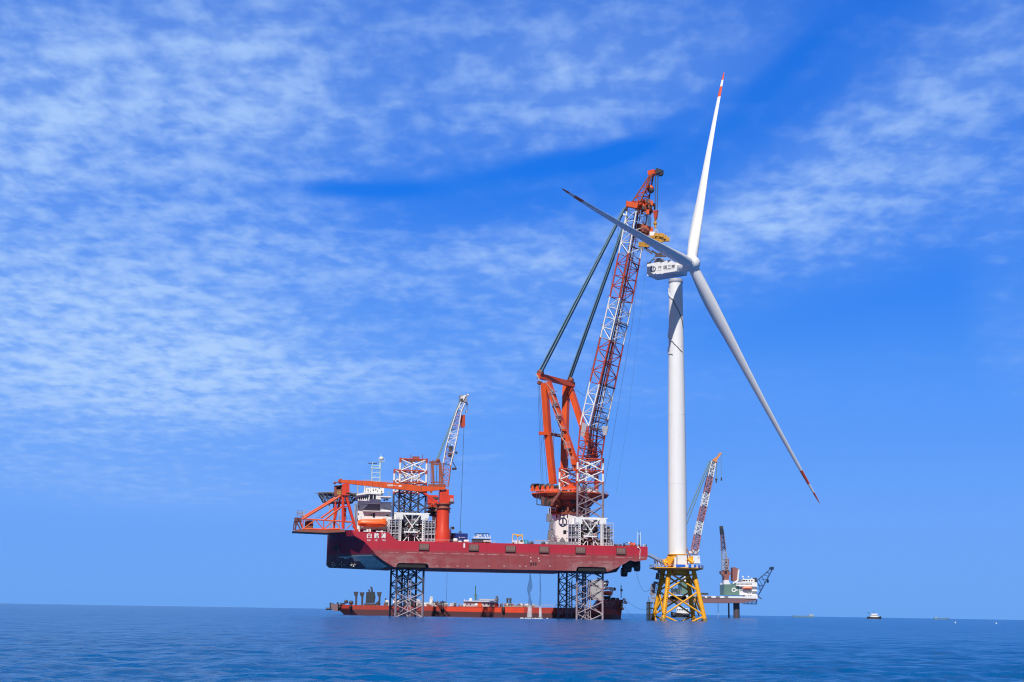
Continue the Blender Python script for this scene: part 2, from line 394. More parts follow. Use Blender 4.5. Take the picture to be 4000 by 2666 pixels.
def emblem(mb, c, right, up, R, m=0, d=0.1):
    nrm = right.cross(up).normalized()*d
    def pt(x, y): return c + right*(x*R) + up*(y*R) + nrm
    k = 32
    o_ = [pt(math.cos(2*math.pi*i/k), math.sin(2*math.pi*i/k)) for i in range(k)]
    i_ = [pt(.76*math.cos(2*math.pi*i/k), .76*math.sin(2*math.pi*i/k)) for i in range(k)]
    mb.add(o_+i_, [[i, (i+1) % k, k+(i+1) % k, k+i] for i in range(k)], m)
    mb.add([pt(-.17, .72), pt(-.17, -.32), pt(.17, -.32), pt(.17, .72)], [[0, 1, 2, 3]], m)
    for sg in (-1, 1):
        mb.add([pt(sg*.2, -.72), pt(sg*.02, -.5), pt(sg*.5, -.28), pt(sg*.62, -.5)], [[0, 1, 2, 3]] if sg < 0 else [[3, 2, 1, 0]], m)

# ------------------------------------------------------------------ sea
def sea_mat():
    m = bpy.data.materials.new('sea_water'); m.use_nodes = True
    n, l = nt_new(m.node_tree)
    o = n('ShaderNodeOutputMaterial'); p = n('ShaderNodeBsdfPrincipled'); l(p.outputs[0], o.inputs[0])
    p.inputs['Base Color'].default_value = (0.0, 0.092, 0.30, 1); p.inputs['Roughness'].default_value = 0.19
    p.inputs['IOR'].default_value = 1.33; p.inputs['Specular IOR Level'].default_value = 0.32; p.inputs['Specular Tint'].default_value = (0.3, 0.75, 1.0, 1)
    g = n('ShaderNodeNewGeometry')
    def N(sc, det, r, st=(1, 1, 1), rot=0, dist=0.0):
        mp = n('ShaderNodeMapping'); l(g.outputs['Position'], mp.inputs[0]); mp.inputs['Scale'].default_value = st; mp.inputs['Rotation'].default_value = (0, 0, rad(rot))
        q = n('ShaderNodeTexNoise'); l(mp.outputs[0], q.inputs[0]); q.inputs['Scale'].default_value = sc; q.inputs['Detail'].default_value = det
        q.inputs['Roughness'].default_value = r; q.inputs['Distortion'].default_value = dist
        return q.outputs[0]
    def M(op, a, b):
        q = n('ShaderNodeMath', operation=op)
        for i, x in enumerate((a, b)):
            if isinstance(x, (int, float)): q.inputs[i].default_value = x
            else: l(x, q.inputs[i])
        return q.outputs[0]
    hgt = M('ADD', M('MULTIPLY', N(0.16, 3, 0.5, (0.6, 1, 1), 12, 0.4), 1.3), M('ADD', M('MULTIPLY', N(0.75, 4, 0.6, (0.7, 1, 1), -8, 0.6), 0.42), M('MULTIPLY', N(3.2, 3, 0.6, (0.8, 1, 1), 20), 0.07)))
    bp = n('ShaderNodeBump'); l(hgt, bp.inputs['Height']); bp.inputs['Strength'].default_value = 1.0; bp.inputs['Distance'].default_value = 0.9
    l(bp.outputs[0], p.inputs['Normal'])
    return m
import numpy as np
def build_sea():
    rng = np.random.default_rng(5)
    d = [2.0]
    while d[-1] < 18: d.append(d[-1]*1.12)
    while d[-1] < 1500: d.append(d[-1]*1.0062)
    while d[-1] < 90000: d.append(d[-1]*1.35)
    d = np.array(d)
    th = np.concatenate([np.radians([-179.9, -150, -120, -95, -75, -60, -48, -38, -31, -27]), np.radians(np.linspace(-24, 24, 470)), np.radians([27, 31, 38, 48, 60, 75, 95, 120, 150, 179.9])])
    D, T = np.meshgrid(d, th, indexing='ij'); X = D*np.sin(T); Y = D*np.cos(T); Z = np.zeros_like(X)
    dens = np.maximum(D*0.0062, D*np.radians(48/470))
    lam = np.geomspace(0.5, 12, 120)
    wind = math.radians(205)
    for L in lam:
        for _ in range(1):
            a = wind + rng.normal()*0.6; k = 2*math.pi/L; A = 0.0058*L**0.75*(1.0 if L < 2.5 else (2.5/L)**0.75)
            ph = k*(X*math.sin(a)+Y*math.cos(a)) + rng.uniform(0, 6.28)
            env = np.exp(-(dens*2.4/L)**2)
            Z += A*env*(np.sin(ph)+0.22*np.cos(2*ph))
    Z *= np.clip((np.abs(T) < math.radians(26))*1.0, 0, 1)*(0.55+0.45*np.sin(X*0.011+1.3)*np.sin(Y*0.017+0.5)+0.25)
    n0, n1 = X.shape
    V = np.stack([X, Y, Z], -1).reshape(-1, 3)
    idx = np.arange(n0*n1).reshape(n0, n1)
    F = np.stack([idx[:-1, :-1], idx[:-1, 1:], idx[1:, 1:], idx[1:, :-1]], -1).reshape(-1, 4)[:, ::-1]
    me = bpy.data.meshes.new('sea'); me.vertices.add(len(V)); me.vertices.foreach_set('co', V.ravel().astype(np.float32))
    me.loops.add(F.size); me.loops.foreach_set('vertex_index', F.ravel().astype(np.int32))
    me.polygons.add(len(F)); me.polygons.foreach_set('loop_start', np.arange(0, F.size, 4, dtype=np.int32))
    me.polygons.foreach_set('use_smooth', np.ones(len(F), dtype=bool)); me.update(calc_edges=True)
    me.materials.append(sea_mat()); o = bpy.data.objects.new('sea', me); COL.objects.link(o); o['kind'] = 'structure'
build_sea()
# ------------------------------------------------------------------ jack-up crane vessel
o_ = Vector(((1600-2000)/FOC*548*1.02, 548, 0))
Bf = Fr(o_.x, 548, 0, 8.4)
q_ = Bf.p((1600, 2400), 0); Bf = Fr(q_.x - 0.0, q_.y, 0, 8.4)
ZD, ZB, BW = 29.56, 19.2, 51.0
UA, UB = 0.1, 73.2              # centres of the two pairs of legs along the hull
ves = thing('jackup_crane_vessel', Bf, 0, BW/2, 0, 'crimson vessel raised on four lattice legs, with white bridge and orange truss at the bow', 'jack-up vessel')
# --- hull: lofted bow
ust = Bf.uz((1276, 2180), BW/2)[0]
ucv = [(ZB, Bf.uz((1539, 2217))[0]), (Bf.uz((1501.6, 2193))[1], Bf.uz((1501.6, 2193))[0]), (Bf.uz((1471, 2171))[1], Bf.uz((1471, 2171))[0]),
       (Bf.uz((1447, 2142))[1], Bf.uz((1447, 2142))[0]), (Bf.uz((1420, 2113))[1], Bf.uz((1420, 2113))[0]), (Bf.uz((1385, 2096))[1], Bf.uz((1385, 2096))[0]), (40.0, Bf.uz((1340, 2090))[0])]
def uc(z):
    for (z0, u0), (z1, u1) in zip(ucv[:-1], ucv[1:]):
        if z <= z1: return lerp(u0, u1, max(0, (z-z0)/(z1-z0)))
    return ucv[-1][1]
ZF = Bf.uz((1430, 2078))[1]          # forecastle bulwark top
ZS = Bf.uz((1340, 2070))[1]
def ztop(u):
    u1, u2, u3 = Bf.uz((1515, 2120))[0], Bf.uz((1560, 2120))[0], Bf.uz((1388, 2120))[0]
    if u >= u2: return ZD
    if u >= u1:
        t = (u2-u)/(u2-u1); return ZD + (ZF-ZD)*(t**1.7)
    if u >= u3: return ZF
    if u >= u3-1.3: return lerp(ZF, ZS, (u3-u)/1.3)
    return ZS
def half(u, z):
    c = uc(z); s0 = ust + (0.0 if z > ZB+1 else 1.2*(ZB+1-z))
    if u >= c: return BW/2
    t = max(0, (u-s0)/(c-s0)); f = min(1, max(0, (z-ZB)/13.0))
    e = 1.15 - 0.55*f
    return 3.2 + 3.0*f + (BW/2-3.2-3.0*f)*t**e
uJ = Bf.uz((1545, 2120))[0]
TS = [0, .03, .07, .12, .18, .25, .33, .42, .5, .58, .66, .74, .81, .87, .92, .96, 1.0]
NK = 30
def zlev(ut): zt = ztop(ut); return [ZB + (zt-ZB)*k/NK for k in range(NK+1)]
utop = uc(36.0)
rings = []
for t in TS:
    near = []; far = []
    for z in zlev(lerp(ust, utop, t)):
        u = lerp(ust + (0.0 if z > ZB+1 else 1.2*(ZB+1-z)), uc(z), t); hb = half(u, z)
        near.append(Bf.w(u, BW/2-hb, z)); far.append(Bf.w(u, BW/2+hb, z))
    rings.append(near + far[::-1])
hb_ = MB()
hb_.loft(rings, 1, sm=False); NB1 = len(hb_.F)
rings = []
ttop_ = sorted([0, 1] + [(Bf.uz((x, 2120))[0]-utop)/(uJ-utop) for x in (1384, 1388.5, 1400, 1420, 1440, 1460, 1480, 1500, 1515, 1521, 1527, 1533, 1539)])
for t in ttop_:
    near = []; far = []
    for z in zlev(lerp(utop, uJ, t)):
        u = lerp(uc(z), uJ, t); near.append(Bf.w(u, 0, z)); far.append(Bf.w(u, BW, z))
    rings.append(near + far[::-1])
hb_.loft(rings, 0, sm=False)
def inpoly(x, y, P_):
    c = False; j = len(P_)-1
    for i in range(len(P_)):
        if (P_[i][1] > y) != (P_[j][1] > y) and x < (P_[j][0]-P_[i][0])*(y-P_[i][1])/(P_[j][1]-P_[i][1])+P_[i][0]: c = not c
        j = i
    return c
# worn paint on the bow: outlines of the scraped patch and of the old antifouling, in metres along the bow
patch = [((u_), z_) for u_, z_ in [Bf.uz(zL(*a), 12) for a in ((480, 800), (520, 780), (680, 790), (760, 775), (1150, 772), (1300, 900), (1430, 980), (1560, 1050), (1250, 1075), (1050, 1060), (900, 940), (700, 825), (600, 840))]]
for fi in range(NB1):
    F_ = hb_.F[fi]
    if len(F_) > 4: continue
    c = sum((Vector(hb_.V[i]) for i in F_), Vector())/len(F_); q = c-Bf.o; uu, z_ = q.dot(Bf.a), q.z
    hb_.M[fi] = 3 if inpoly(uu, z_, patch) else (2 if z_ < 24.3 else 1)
ZT2 = ztop(uJ)
# sloping bulwark just behind the loft
# --- midship and stern as three slabs, legs wells cut on both sides
dk = [(uJ, ZT2)] + [(u, ztop(u)) for u in (uJ+1.2, Bf.uz((1556, 2120))[0])] + [(Bf.uz((1561, 2120))[0], ZD)]
sx = lambda x, y: Bf.uz((x, y))
uE = sx(2530, 2136)[0]
stern = [(uE-.3, ZD), (uE, ZD-.3), (uE, sx(2530, 2176)[1]), (uE-.5, sx(2526, 2188)[1]), (sx(2479, 2200)[0], sx(2479, 2194.5)[1]), (sx(2462, 2200)[0], sx(2462, 2190)[1]+.1), (sx(2438, 2200)[0], sx(2438, 2203.6)[1]), (sx(2407, 2200)[0], sx(2407, 2220.5)[1]), (sx(2376, 2200)[0], ZB)]
def notch(uc_, w0, w1, h): return [(uc_+w0, ZB), (uc_+w0-.25, ZB+h*.6), (uc_+w0-.9, ZB+h), (uc_-w1+.9, ZB+h), (uc_-w1+.25, ZB+h*.6), (uc_-w1, ZB)]
nA = notch(UA, 7.0, 5.9, 1.7); nB = notch(UB, 6.0, 6.6, 1.7)
side = dk + stern + nB + nA + [(uJ, ZB)]
full = dk + stern + [(uJ, ZB)]
for poly, v0, v1 in ((side, 0, 17), (full, 17, 34), (side, 34, BW)):
    hb_.prism([Bf.w(u, v0, z) for u, z in poly], Bf.b*(v1-v0), 0)
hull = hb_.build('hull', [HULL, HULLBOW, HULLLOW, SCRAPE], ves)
for c_ in (UA, UB):  # black block fills each notch, standing in for the shade inside
    m = MB(); m.prism([Bf.w(u, .5, z) for u, z in ((c_-5.7, ZB+.05), (c_+5.8, ZB+.05), (c_+5.6, ZB+1.1), (c_+5.0, ZB+1.67), (c_-5.0, ZB+1.67), (c_-5.5, ZB+1.1))], Bf.b*16); m.build('leg_well_shade', [BLACK], ves)
# rubbing keel under the raked stern and bilge
m = MB(); m.prism([Bf.w(u, 15, z) for u, z in ((sx(2376, 2200)[0]-4, ZB+.01), (sx(2376, 2200)[0]+3, ZB-.35), (sx(2440, 2200)[0], ZB+.3), (sx(2470, 2200)[0], ZB+4.6), (sx(2380, 2200)[0], ZB+3))], Bf.b*21, 0)
m.build('skeg', [HULLLOW], ves)
# grey scraped panel low on the bow
def onbow(xy):                        # point on the lofted bow skin seen at that place
    r = Fw + Rv*((xy[0]-2000)/FOC) - Uv*((xy[1]-1333)/FOC)
    lo, hi = -1.0, BW/2
    for v in [x*.1 for x in range(0, 250)]:
        t = ((Bf.o + Bf.b*v - CAM).dot(Bf.b))/r.dot(Bf.b); q = CAM + r*t - Bf.o
        if BW/2 - half(q.dot(Bf.a), q.z) <= v: return v
    return BW/2
m = MB()
# thruster tunnels and anchor pocket
for i, (x, y) in enumerate(((310, 965), (510, 965), (760, 965))):
    xy = zL(x, y); v = onbow(xy); c = Bf.p(xy, v)
    g = MB(); g.tube(c - Bf.b*.55, c + Bf.b*.35, 1.32, n=24, m=0)
    tt = g.build('thruster_tunnel', [BLACK], ves)
    g = MB()
    for k in range(5 if i else 6):
        a = 2*math.pi*k/(5 if i else 6)+.35+i*.4
        d = Bf.a*math.cos(a)+Vector((0, 0, 1))*math.sin(a); e = Vector((0, 0, 1))*math.cos(a)-Bf.a*math.sin(a)
        s0 = c - Bf.b*.62
        g.hexa([s0+d*.35-e*.1, s0+d*.35+e*.1, s0+d*.35+e*.1+Bf.b*.06, s0+d*.35-e*.1+Bf.b*.06, s0+d*1.1-e*.26, s0+d*1.1+e*.26, s0+d*1.1+e*.26+Bf.b*.06, s0+d*1.1-e*.26+Bf.b*.06])
    g.build('propeller_blades', [BRONZE], tt)
xy = zL(430, 590); v = onbow(xy)-.5; c = Bf.p(xy, v)
m = MB()
m.prism([c+Bf.a*x+Vector((0, 0, z)) for x, z in ((-2.9, -.2), (2.9, -.4), (1.6, .8), (1.1, 2.2), (.2, 4.3), (-.8, 2.4), (-1.4, .7))], Bf.b*.9, 0)
m.tube(c+Vector((0, 0, -.2))-Bf.b*.2, c+Vector((-.2, 0, -5.2))-Bf.b*.6, .16, n=5, m=1)
m.tube(c+Vector((-2.7, 0, -.5)), c+Vector((2.9, 0, -.5)), .35, n=6, m=0)
m.build('anchor_housing', [DGREY, MGREY], ves)
# --- fairlead panels, slots, marks on the side
for x0, y0, x1, y1 in ((*zA(1082, 1306), *zA(1160, 1356)), (*zA(1490, 1312), *zA(1565, 1362)), (*zB(216, 662), *zB(320, 730)), (*zB(590, 672), *zB(692, 737)), (*zB(995, 678), *zB(1098, 745)), (*zB(1450, 688), *zB(1550, 755))):
    g = MB(); g.pb(Bf, (x0, y0), (x1, y1), -.18, .2, 0); k = g.build('fairlead_panel', [mat('fairlead_brown_grey', (.2, .1, .095), .6)], ves)
    u0, z1 = Bf.uz((x0, y0)); u1, z0 = Bf.uz((x1, y1)); g = MB()
    for j in range(6):
        uu = lerp(u0, u1, (j+.5)/6); g.fb(Bf, uu-.12, uu+.12, -.3, -.18, z0+.5, z1-.4, 0)
    g.fb(Bf, u0-.15, u1+.15, -.45, -.02, z0-.25, z0+.1, 1); g.fb(Bf, u0-.15, u0+.02, -.4, -.02, z0+.1, z1+.2, 1); g.fb(Bf, u1-.02, u1+.15, -.4, -.02, z0+.1, z1, 1)
    g.build('roller_frame', [mat('fairlead_bars', (.26, .17, .15), .6), mat('fairlead_rim', (.09, .04, .04), .6)], k)
g = MB()
for x in (490, 517, 543): g.pb(Bf, zB(x, 850), zB(x+15, 884), -.06, .1)
g.each('overboard_slot', [BLACK], ves)
g = MB()
g.pb(Bf, zM(520, 392), zM(548, 472), -.08, .09)
for x, y in ((490, 788), (578, 797), (492, 830), (582, 828)): g.pb(Bf, zB(x, y), zB(x+9, y+12), -.05, .06)
for k in range(9):
    xx = (20, 190, 365, 430, 700, -220, -330, -440, -560)[k]; g.pb(Bf, zB(xx, 888), zB(xx+18, 893), -.05, .06)
g.each('draught_mark', [WHITE], ves)
g = MB(); q = [Bf.p(zO(*a), -.25) for a in ((1262, 780), (1285, 800), (1312, 830), (1310, 900), (1303, 960), (1308, 1020), (1300, 1080))]
g.path(q, .13, 6); g.ball(q[0], .42, 8); g.build('overboard_pipe', [WHITE], ves)
# --- name on the bow
nm = MB(); up = Vector((0, 0, 1))
for ch, x0 in (('白', 1075), ('鹤', 1240), ('滩', 1405)):
    b_ = Bf.p(zL(x0, 370), -.05); t_ = Bf.p(zL(x0+112, 255), -.05)
    for dx in (0, .09, .18):
        text(nm, ch, b_+Bf.a*dx, Bf.a, up, (t_-b_).z, width=(t_-b_).dot(Bf.a)-.15, depth=.05+dx*.05)
for s_, x0, x1 in (('BAI', 1088, 1160), ('HE', 1262, 1318), ('TAN', 1418, 1505)):
    b_ = Bf.p(zL(x0, 440), -.05); t_ = Bf.p(zL(x1, 400), -.05)
    text(nm, s_, b_, Bf.a, up, (t_-b_).z, width=(t_-b_).dot(Bf.a))
nm.build('ship_name', [WHITE], ves)
g = MB()
for x0, x1, y in ((1000, 1095, 203), (1290, 1385, 205)): g.pb(Bf, zL(x0, y), zL(x1, y+22), -.3, .5)
g.each('fender_board', [WHITE], ves)
# bulwark rail and small deck-edge clutter
g = MB(); g.nx(); g.rail([Bf.w(8, .4, ZD), Bf.w(36, .4, ZD)], .95, 1.6, .035); g.nx(); g.rail([Bf.w(38, .4, ZD), Bf.w(63, .4, ZD)], .95, 1.6, .035); g.nx(); g.rail([Bf.w(82, .4, ZD), Bf.w(uE-.5, .4, ZD), Bf.w(uE-.5, BW-.4, ZD)], .95, 1.6, .035)
g.each('deck_railing', [GREYP], ves)
# --- legs
def leg(uc_, v0, ztop_, dark, lab):
    s = 10.7; rc = .43
    cs = [(uc_-s/2, v0), (uc_+s/2, v0), (uc_, v0+9.2)]
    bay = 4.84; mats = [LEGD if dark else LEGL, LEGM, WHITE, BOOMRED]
    L = MB(); Br = MB()
    def seg(z0, z1, mi, r=rc, tg=L):
        for u, v in cs: tg.tube(Bf.w(u, v, z0), Bf.w(u, v, z1), r, n=10, m=mi)
    body = 0
    seg(ztop_-2*bay-1.0, ztop_-2*bay, 3); seg(ztop_-2*bay, ztop_-bay-1.6, 2, rc*1.05); seg(ztop_-bay-1.6, ztop_-bay, 3); seg(ztop_-bay, ztop_-2.0, 2, rc*1.05); seg(ztop_-2.0, ztop_, 3)
    seg(9.0, ztop_-2*bay-1.0, 0); seg(-3, 9.0, 1)
    for u, v in cs:                                 # rack plates
        L.fb(Bf, u-.1, u+.1, v-.65, v+.65, -3, ztop_-2*bay-1, 0)
    nb = int((ztop_+3)/bay)+1
    for j in range(nb):
        z1 = ztop_-.4-j*bay; z0 = z1-bay
        mi = 2 if j < 2 else (0 if z0 > 7 else 1)
        rb = .2 if j >= 2 else .25
        for i in range(3):
            a, b = cs[i], cs[(i+1) % 3]
            A0, A1, B0, B1 = Bf.w(*a, z0), Bf.w(*a, z1), Bf.w(*b, z0), Bf.w(*b, z1)
            dip = .16
            if z0 < -3: continue
            mid = (A0+B1)/2
            Br.tube(A0, B1, rb, n=6, m=mi, cap=False); Br.tube(B0, A1, rb, n=6, m=mi, cap=False)
            if j == 0: Br.tube(A1, B1, .3, n=6, m=3, cap=False)
            if j < 2: Br.tube(A0.lerp(A1, .04), B0.lerp(B1, .04), .22, n=6, m=3, cap=False)
    # raw-water pipes on the near face
    for dx in (-.45, .5): Br.tube(Bf.w(uc_+dx, v0+.9, -3), Bf.w(uc_+dx, v0+.9, 16), .2, n=6, m=1)
    k = L.build('leg', mats, ves, label=lab)
    Br.build('leg_bracing', mats, k)
    return k
zA0 = Bf.uz((1565, 1789), 4.5)[1]; zB0 = Bf.uz((2254, 1788), 4.5)[1]
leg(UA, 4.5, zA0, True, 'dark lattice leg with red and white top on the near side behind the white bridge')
leg(UB, 4.5, zB0, False, 'grey lattice leg with red and white top in front of the large crane')
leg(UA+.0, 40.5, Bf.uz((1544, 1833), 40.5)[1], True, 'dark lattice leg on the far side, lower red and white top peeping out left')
leg(UB-.9, 40.5, Bf.uz((2186, 1828), 40.5)[1], False, 'lattice leg inside the pedestal of the large crane')
# navigation frame on top of the bow leg
g = MB()
c = Bf.w(UA+1.5, 8, zA0-.6)
for dx in (-2.4, -1, .4, 2.4): g.tube(c+Bf.a*dx, c+Bf.a*dx+up*(2.6 if abs(dx) > 2 else 1.7), .13, n=5)
g.fb(Bf, UA-1.2, UA+4.2, 7, 9.5, zA0-.8, zA0-.3); g.fb(Bf, UA-.2, UA+2.6, 7.5, 8.8, zA0-.3, zA0+1.1)
g.build('leg_top_frame', [BROWN], ves)

# --- jack houses
def jackhouse(uc_, v0, sgn=1):
    z0 = ZD
    g = MB()                                            # ring and guide towers
    zt = z0+11.3
    for (a0, a1) in ((-6.4, -3.6), (3.6, 6.4)):
        g.fb(Bf, uc_+a0, uc_+a1, v0-1.6, v0+1.8, zt-2.6, zt-.2, 0)
        g.fb(Bf, uc_+(a0 if a0 < 0 else a1-1.0)+(1.3 if a0 < 0 else -1.3), uc_+(a0 if a0 < 0 else a1-1.0)+(2.2 if a0 < 0 else -.4), v0-1.5, v0-.6, z0, zt-2.6, 0)
    g.fb(Bf, uc_-7.2, uc_+7.2, v0-1.3, v0-1.0, zt-.2, zt+.1, 0)
    g.fb(Bf, uc_-5.5, uc_+5.5, v0-1.5, v0-1.05, zt-.75, zt-.2, 0)
    g.fb(Bf, uc_-7.2, uc_+7.2, v0+9, v0+11, zt-2.2, zt-.2, 0)
    for sg in (-1, 1): g.hexa([Bf.w(uc_+sg*6.4, v0+1.8, zt-2.4), Bf.w(uc_+sg*7.0, v0+1.8, zt-2.4), Bf.w(uc_+sg*4, v0+9, zt-2.4), Bf.w(uc_+sg*3, v0+9, zt-2.4), Bf.w(uc_+sg*6.4, v0+1.8, zt-.2), Bf.w(uc_+sg*7.0, v0+1.8, zt-.2), Bf.w(uc_+sg*4, v0+9, zt-.2), Bf.w(uc_+sg*3, v0+9, zt-.2)])
    g.rail([Bf.w(uc_-7, v0+9.2, zt-.2), Bf.w(uc_+7, v0+9.2, zt-.2)], 1.1, 1.2, .05)
    J = g.build('jack_house', [WHITE], ves)
    g = MB()                                            # pinion holes on the guide towers
    for k in range(10):
        for sg in (-1, 1): g.tube(Bf.w(uc_+sg*4.65, v0-1.52, z0+.8+k*.82), Bf.w(uc_+sg*4.65, v0-1.62, z0+.8+k*.82), .2, n=8)
    g.each('pinion_hole', [BLACK], J)
    g = MB()                                            # V brace and its platform
    for sg in (-1, 1):
        g.bar(Bf.w(uc_+sg*3.4, v0-1.7, zt-.5), Bf.w(uc_-sg*.5, v0-1.7, z0+5.4), .36, .36, up=Bf.b)
    g.bar(Bf.w(uc_+.2, v0-1.7, z0+6.4), Bf.w(uc_-1.4, v0-1.7, z0+4.0), .36, .36, up=Bf.b)
    g.tube(Bf.w(uc_, v0-1.6, zt-.3), Bf.w(uc_, v0-1.6, z0+6), .12, n=6)
    g.build('brace', [WHITE], J)
    g = MB(); g.fb(Bf, uc_-3.2, uc_+2.3, v0-3, v0-1.5, z0+3.4, z0+3.95); g.rail([Bf.w(uc_-3.1, v0-2.9, z0+3.95), Bf.w(uc_+2.2, v0-2.9, z0+3.95)], .9, .8, .05)
    for sg in (-1, 1): g.tube(Bf.w(uc_+sg*1.2, v0-1.2, z0), Bf.w(uc_+sg*1.2, v0-1.2, z0+3.4), .16, n=6); g.bar(Bf.w(uc_+sg*1.4, v0-1.3, z0+2.4), Bf.w(uc_+sg*3.2, v0-1.3, z0+.2), .3, .3)
    g.build('work_platform', [WHITE], J)
    for sg in (-1, 1):
        g = MB()                                        # access scaffold beside the tower
        a0, a1 = (uc_-9.6, uc_-5.1) if sg < 0 else (uc_+5.1, uc_+9.4)
        for z in (z0+.3, z0+3.0, z0+5.8, z0+8.5):
            g.fb(Bf, a0, a1, v0-1.9, v0+2.2, z-.14, z, 0)
            g.rail([Bf.w(a0, v0-1.9, z), Bf.w(a1, v0-1.9, z)], 1.05, 1.3, .045)
        for uu in (a0+.15, lerp(a0, a1, .33), lerp(a0, a1, .66), a1-.15):
            g.tube(Bf.w(uu, v0-2.0, z0), Bf.w(uu, v0-2.0, z0+8.5), .11, n=5); g.tube(Bf.w(uu, v0+2.1, z0), Bf.w(uu, v0+2.1, z0+8.5), .09, n=5)
        g.build('access_scaffold', [mat('scaffold_pale_grey', (.6, .6, .66), .5)], J)
        g = MB()                                        # jacking gearboxes, three tiers
        for k in range(7):
            for uu in (lerp(a0, a1, .25), lerp(a0, a1, .55), lerp(a0, a1, .85)):
                if (k+int(uu*3)) % 4 == 3: continue
                zz = z0+.9+k*1.15
                g.tube(Bf.w(uu, v0-1.3-.3*random.random(), zz), Bf.w(uu, v0+1.6, zz), .36+.12*random.random(), n=8, m=k % 2)
        g.fb(Bf, lerp(a0, a1, .2), lerp(a0, a1, .8), v0+1.2, v0+2.0, z0, z0+8.0, 1)
        g.build('jacking_gearbox', [GREYP, MGREY], J)
    g = MB()                                            # dark machinery behind the leg chords
    for k in range(46):
        uu = uc_+random.uniform(-4.4, 4.2); zz = z0+random.uniform(0, 8.8); s = random.uniform(.25, 1.0)
        g.fb(Bf, uu-s, uu+s*.8, v0+1.2+random.random()*3, v0+5, zz, zz+s*random.uniform(.5, 1.8), random.randrange(4))
    for k in range(26):
        a = Bf.w(uc_+random.uniform(-4.4, 4.2), v0+random.uniform(-.8, 3), z0+random.uniform(0, 8.6)); 
        g.tube(a, a+Bf.a*random.uniform(-2, 2)+up*random.uniform(-2, 2.2), .11, n=5, m=random.choice((0, 2, 2)))
    g.fb(Bf, uc_-4.2, uc_+4.2, v0+5, v0+6, z0, z0+8.6, 1)
    g.build('jacking_machinery', [MGREY, DGREY, WHITE, BROWN], J)
jackhouse(UA, 4.5); jackhouse(UB, 4.5)
g = MB()
for k in range(30):
    uu = UA+random.uniform(-10, 12); g.fb(Bf, uu, uu+random.uniform(.4, 1.6), 12+random.random()*3, 17, ZD, ZD+random.uniform(1, 8.5), random.randrange(3))
g.fb(Bf, UA-7.2, UA+10.5, 17.2, 30, ZD, ZD+8.6, 0); g.fb(Bf, UB+2, UB+10, 18, 26, ZD, ZD+3.6, 0)
g.each('engine_casing', [MGREY, DGREY, GREYP], ves)

# --- helideck
g = MB(); hv = BW/2
uh, zh = Bf.uz(zH(650, 528), hv); uh2, _ = Bf.uz(zH(1640, 528), hv); rh = (uh2-uh)/2; hc = Bf.w((uh+uh2)/2, hv, zh)
g.lathe(hc, [(0, -.5), (rh*.98, -.5), (rh, -.1), (rh, .12), (0, .12)], 8, 0, rot=math.pi/8)
H = g.build('helideck', [MGREY], ves)
g = MB()
zlow = Bf.uz(zH(900, 745), hv)[1]-zh
for k in range(20):
    a = 2*math.pi*k/20; d = Bf.a*math.cos(a)+Bf.b*math.sin(a)
    g.tube(hc+d*rh*.93+up*-.6, hc+d*rh*.7+up*zlow, .16, n=5); g.tube(hc+d*rh*.93+up*-.6, hc+up*zlow*.55+d*rh*.45, .12, n=5)
    e = Bf.a*math.cos(a+.314)+Bf.b*math.sin(a+.314)
    g.tube(hc+d*rh*.7+up*zlow, hc+e*rh*.7+up*zlow, .22, n=5); g.tube(hc+d*rh*.82+up*zlow*.5, hc+e*rh*.82+up*zlow*.5, .1, n=5); g.tube(hc+d*rh*.93+up*-.6, hc+e*rh*.7+up*zlow, .1, n=5)
g.lathe(hc, [(rh*.72, zlow), (rh*.72, zlow+.35), (rh*.2, zlow+.35), (rh*.2, zlow)], 16, 1)
g.build('helideck_truss', [MGREY, DGREY], H)
g = MB()
for x, yb in ((1050, 1000), (1555, 1330), (1190, 1330), (940, 1100)):
    q = Bf.p(zH(x, 750), hv-3); g.tube(q, Bf.w((q-Bf.o).dot(Bf.a)+(1.0 if x < 1000 else 0), hv-3, ZF-1.5), .28, n=8)
g.each('support_post', [GREYP], H)
g = MB(); 
for k in range(8):
    a0, a1 = 2*math.pi*k/8, 2*math.pi*(k+1)/8
    q0 = hc+(Bf.a*math.cos(a0)+Bf.b*math.sin(a0))*rh*1.13; q1 = hc+(Bf.a*math.cos(a1)+Bf.b*math.sin(a1))*rh*1.13
    g.tube(q0, q1, .07, n=4); g.tube(q0, hc+(q0-hc)*.88, .07, n=4)
g.build('safety_net', [GREYP], H)

# --- accommodation block
v0 = 9.0
A = MB()
A.pb(Bf, zI(240, 870), zI(775, 1285), v0+1.2, 30, 0)                                    # main house
A.pb(Bf, zI(242, 820), zI(600, 870), v0+1.0, 30, 0)
A.pp(Bf, [zI(*a) for a in ((236, 720), (420, 690), (425, 845), (240, 872))], v0+.6, 1.5, 0)     # forward bridge cheek
A.pb(Bf, zI(425, 690), zI(610, 860), v0-.2, 30, 0)
A.pb(Bf, zI(600, 830), zI(775, 1000), v0+.2, 6, 0)
A.pb(Bf, zI(320, 968), zI(775, 992), v0-.6, 3, 0)
acc = A.build('accommodation_block', [WHITE], ves)
g = MB(); g.pp(Bf, [zI(*a) for a in ((222, 705), (360, 672), (615, 690), (615, 712), (410, 702), (218, 728))], v0-.7, 32, 0)
g.pb(Bf, zI(590, 735), zI(778, 758), v0-.4, 8, 0)
g.build('bridge_roof', [WHITE], acc)
g = MB(); g.pp(Bf, [zI(*a) for a in ((425, 868), (612, 868), (612, 968), (318, 968))], v0+.9, .2, 0); g.build('sloped_panel', [mat('panel_dark_grey', (.16, .13, .17), .6)], acc)  # flat dark panel below the bridge, slanted at its forward edge
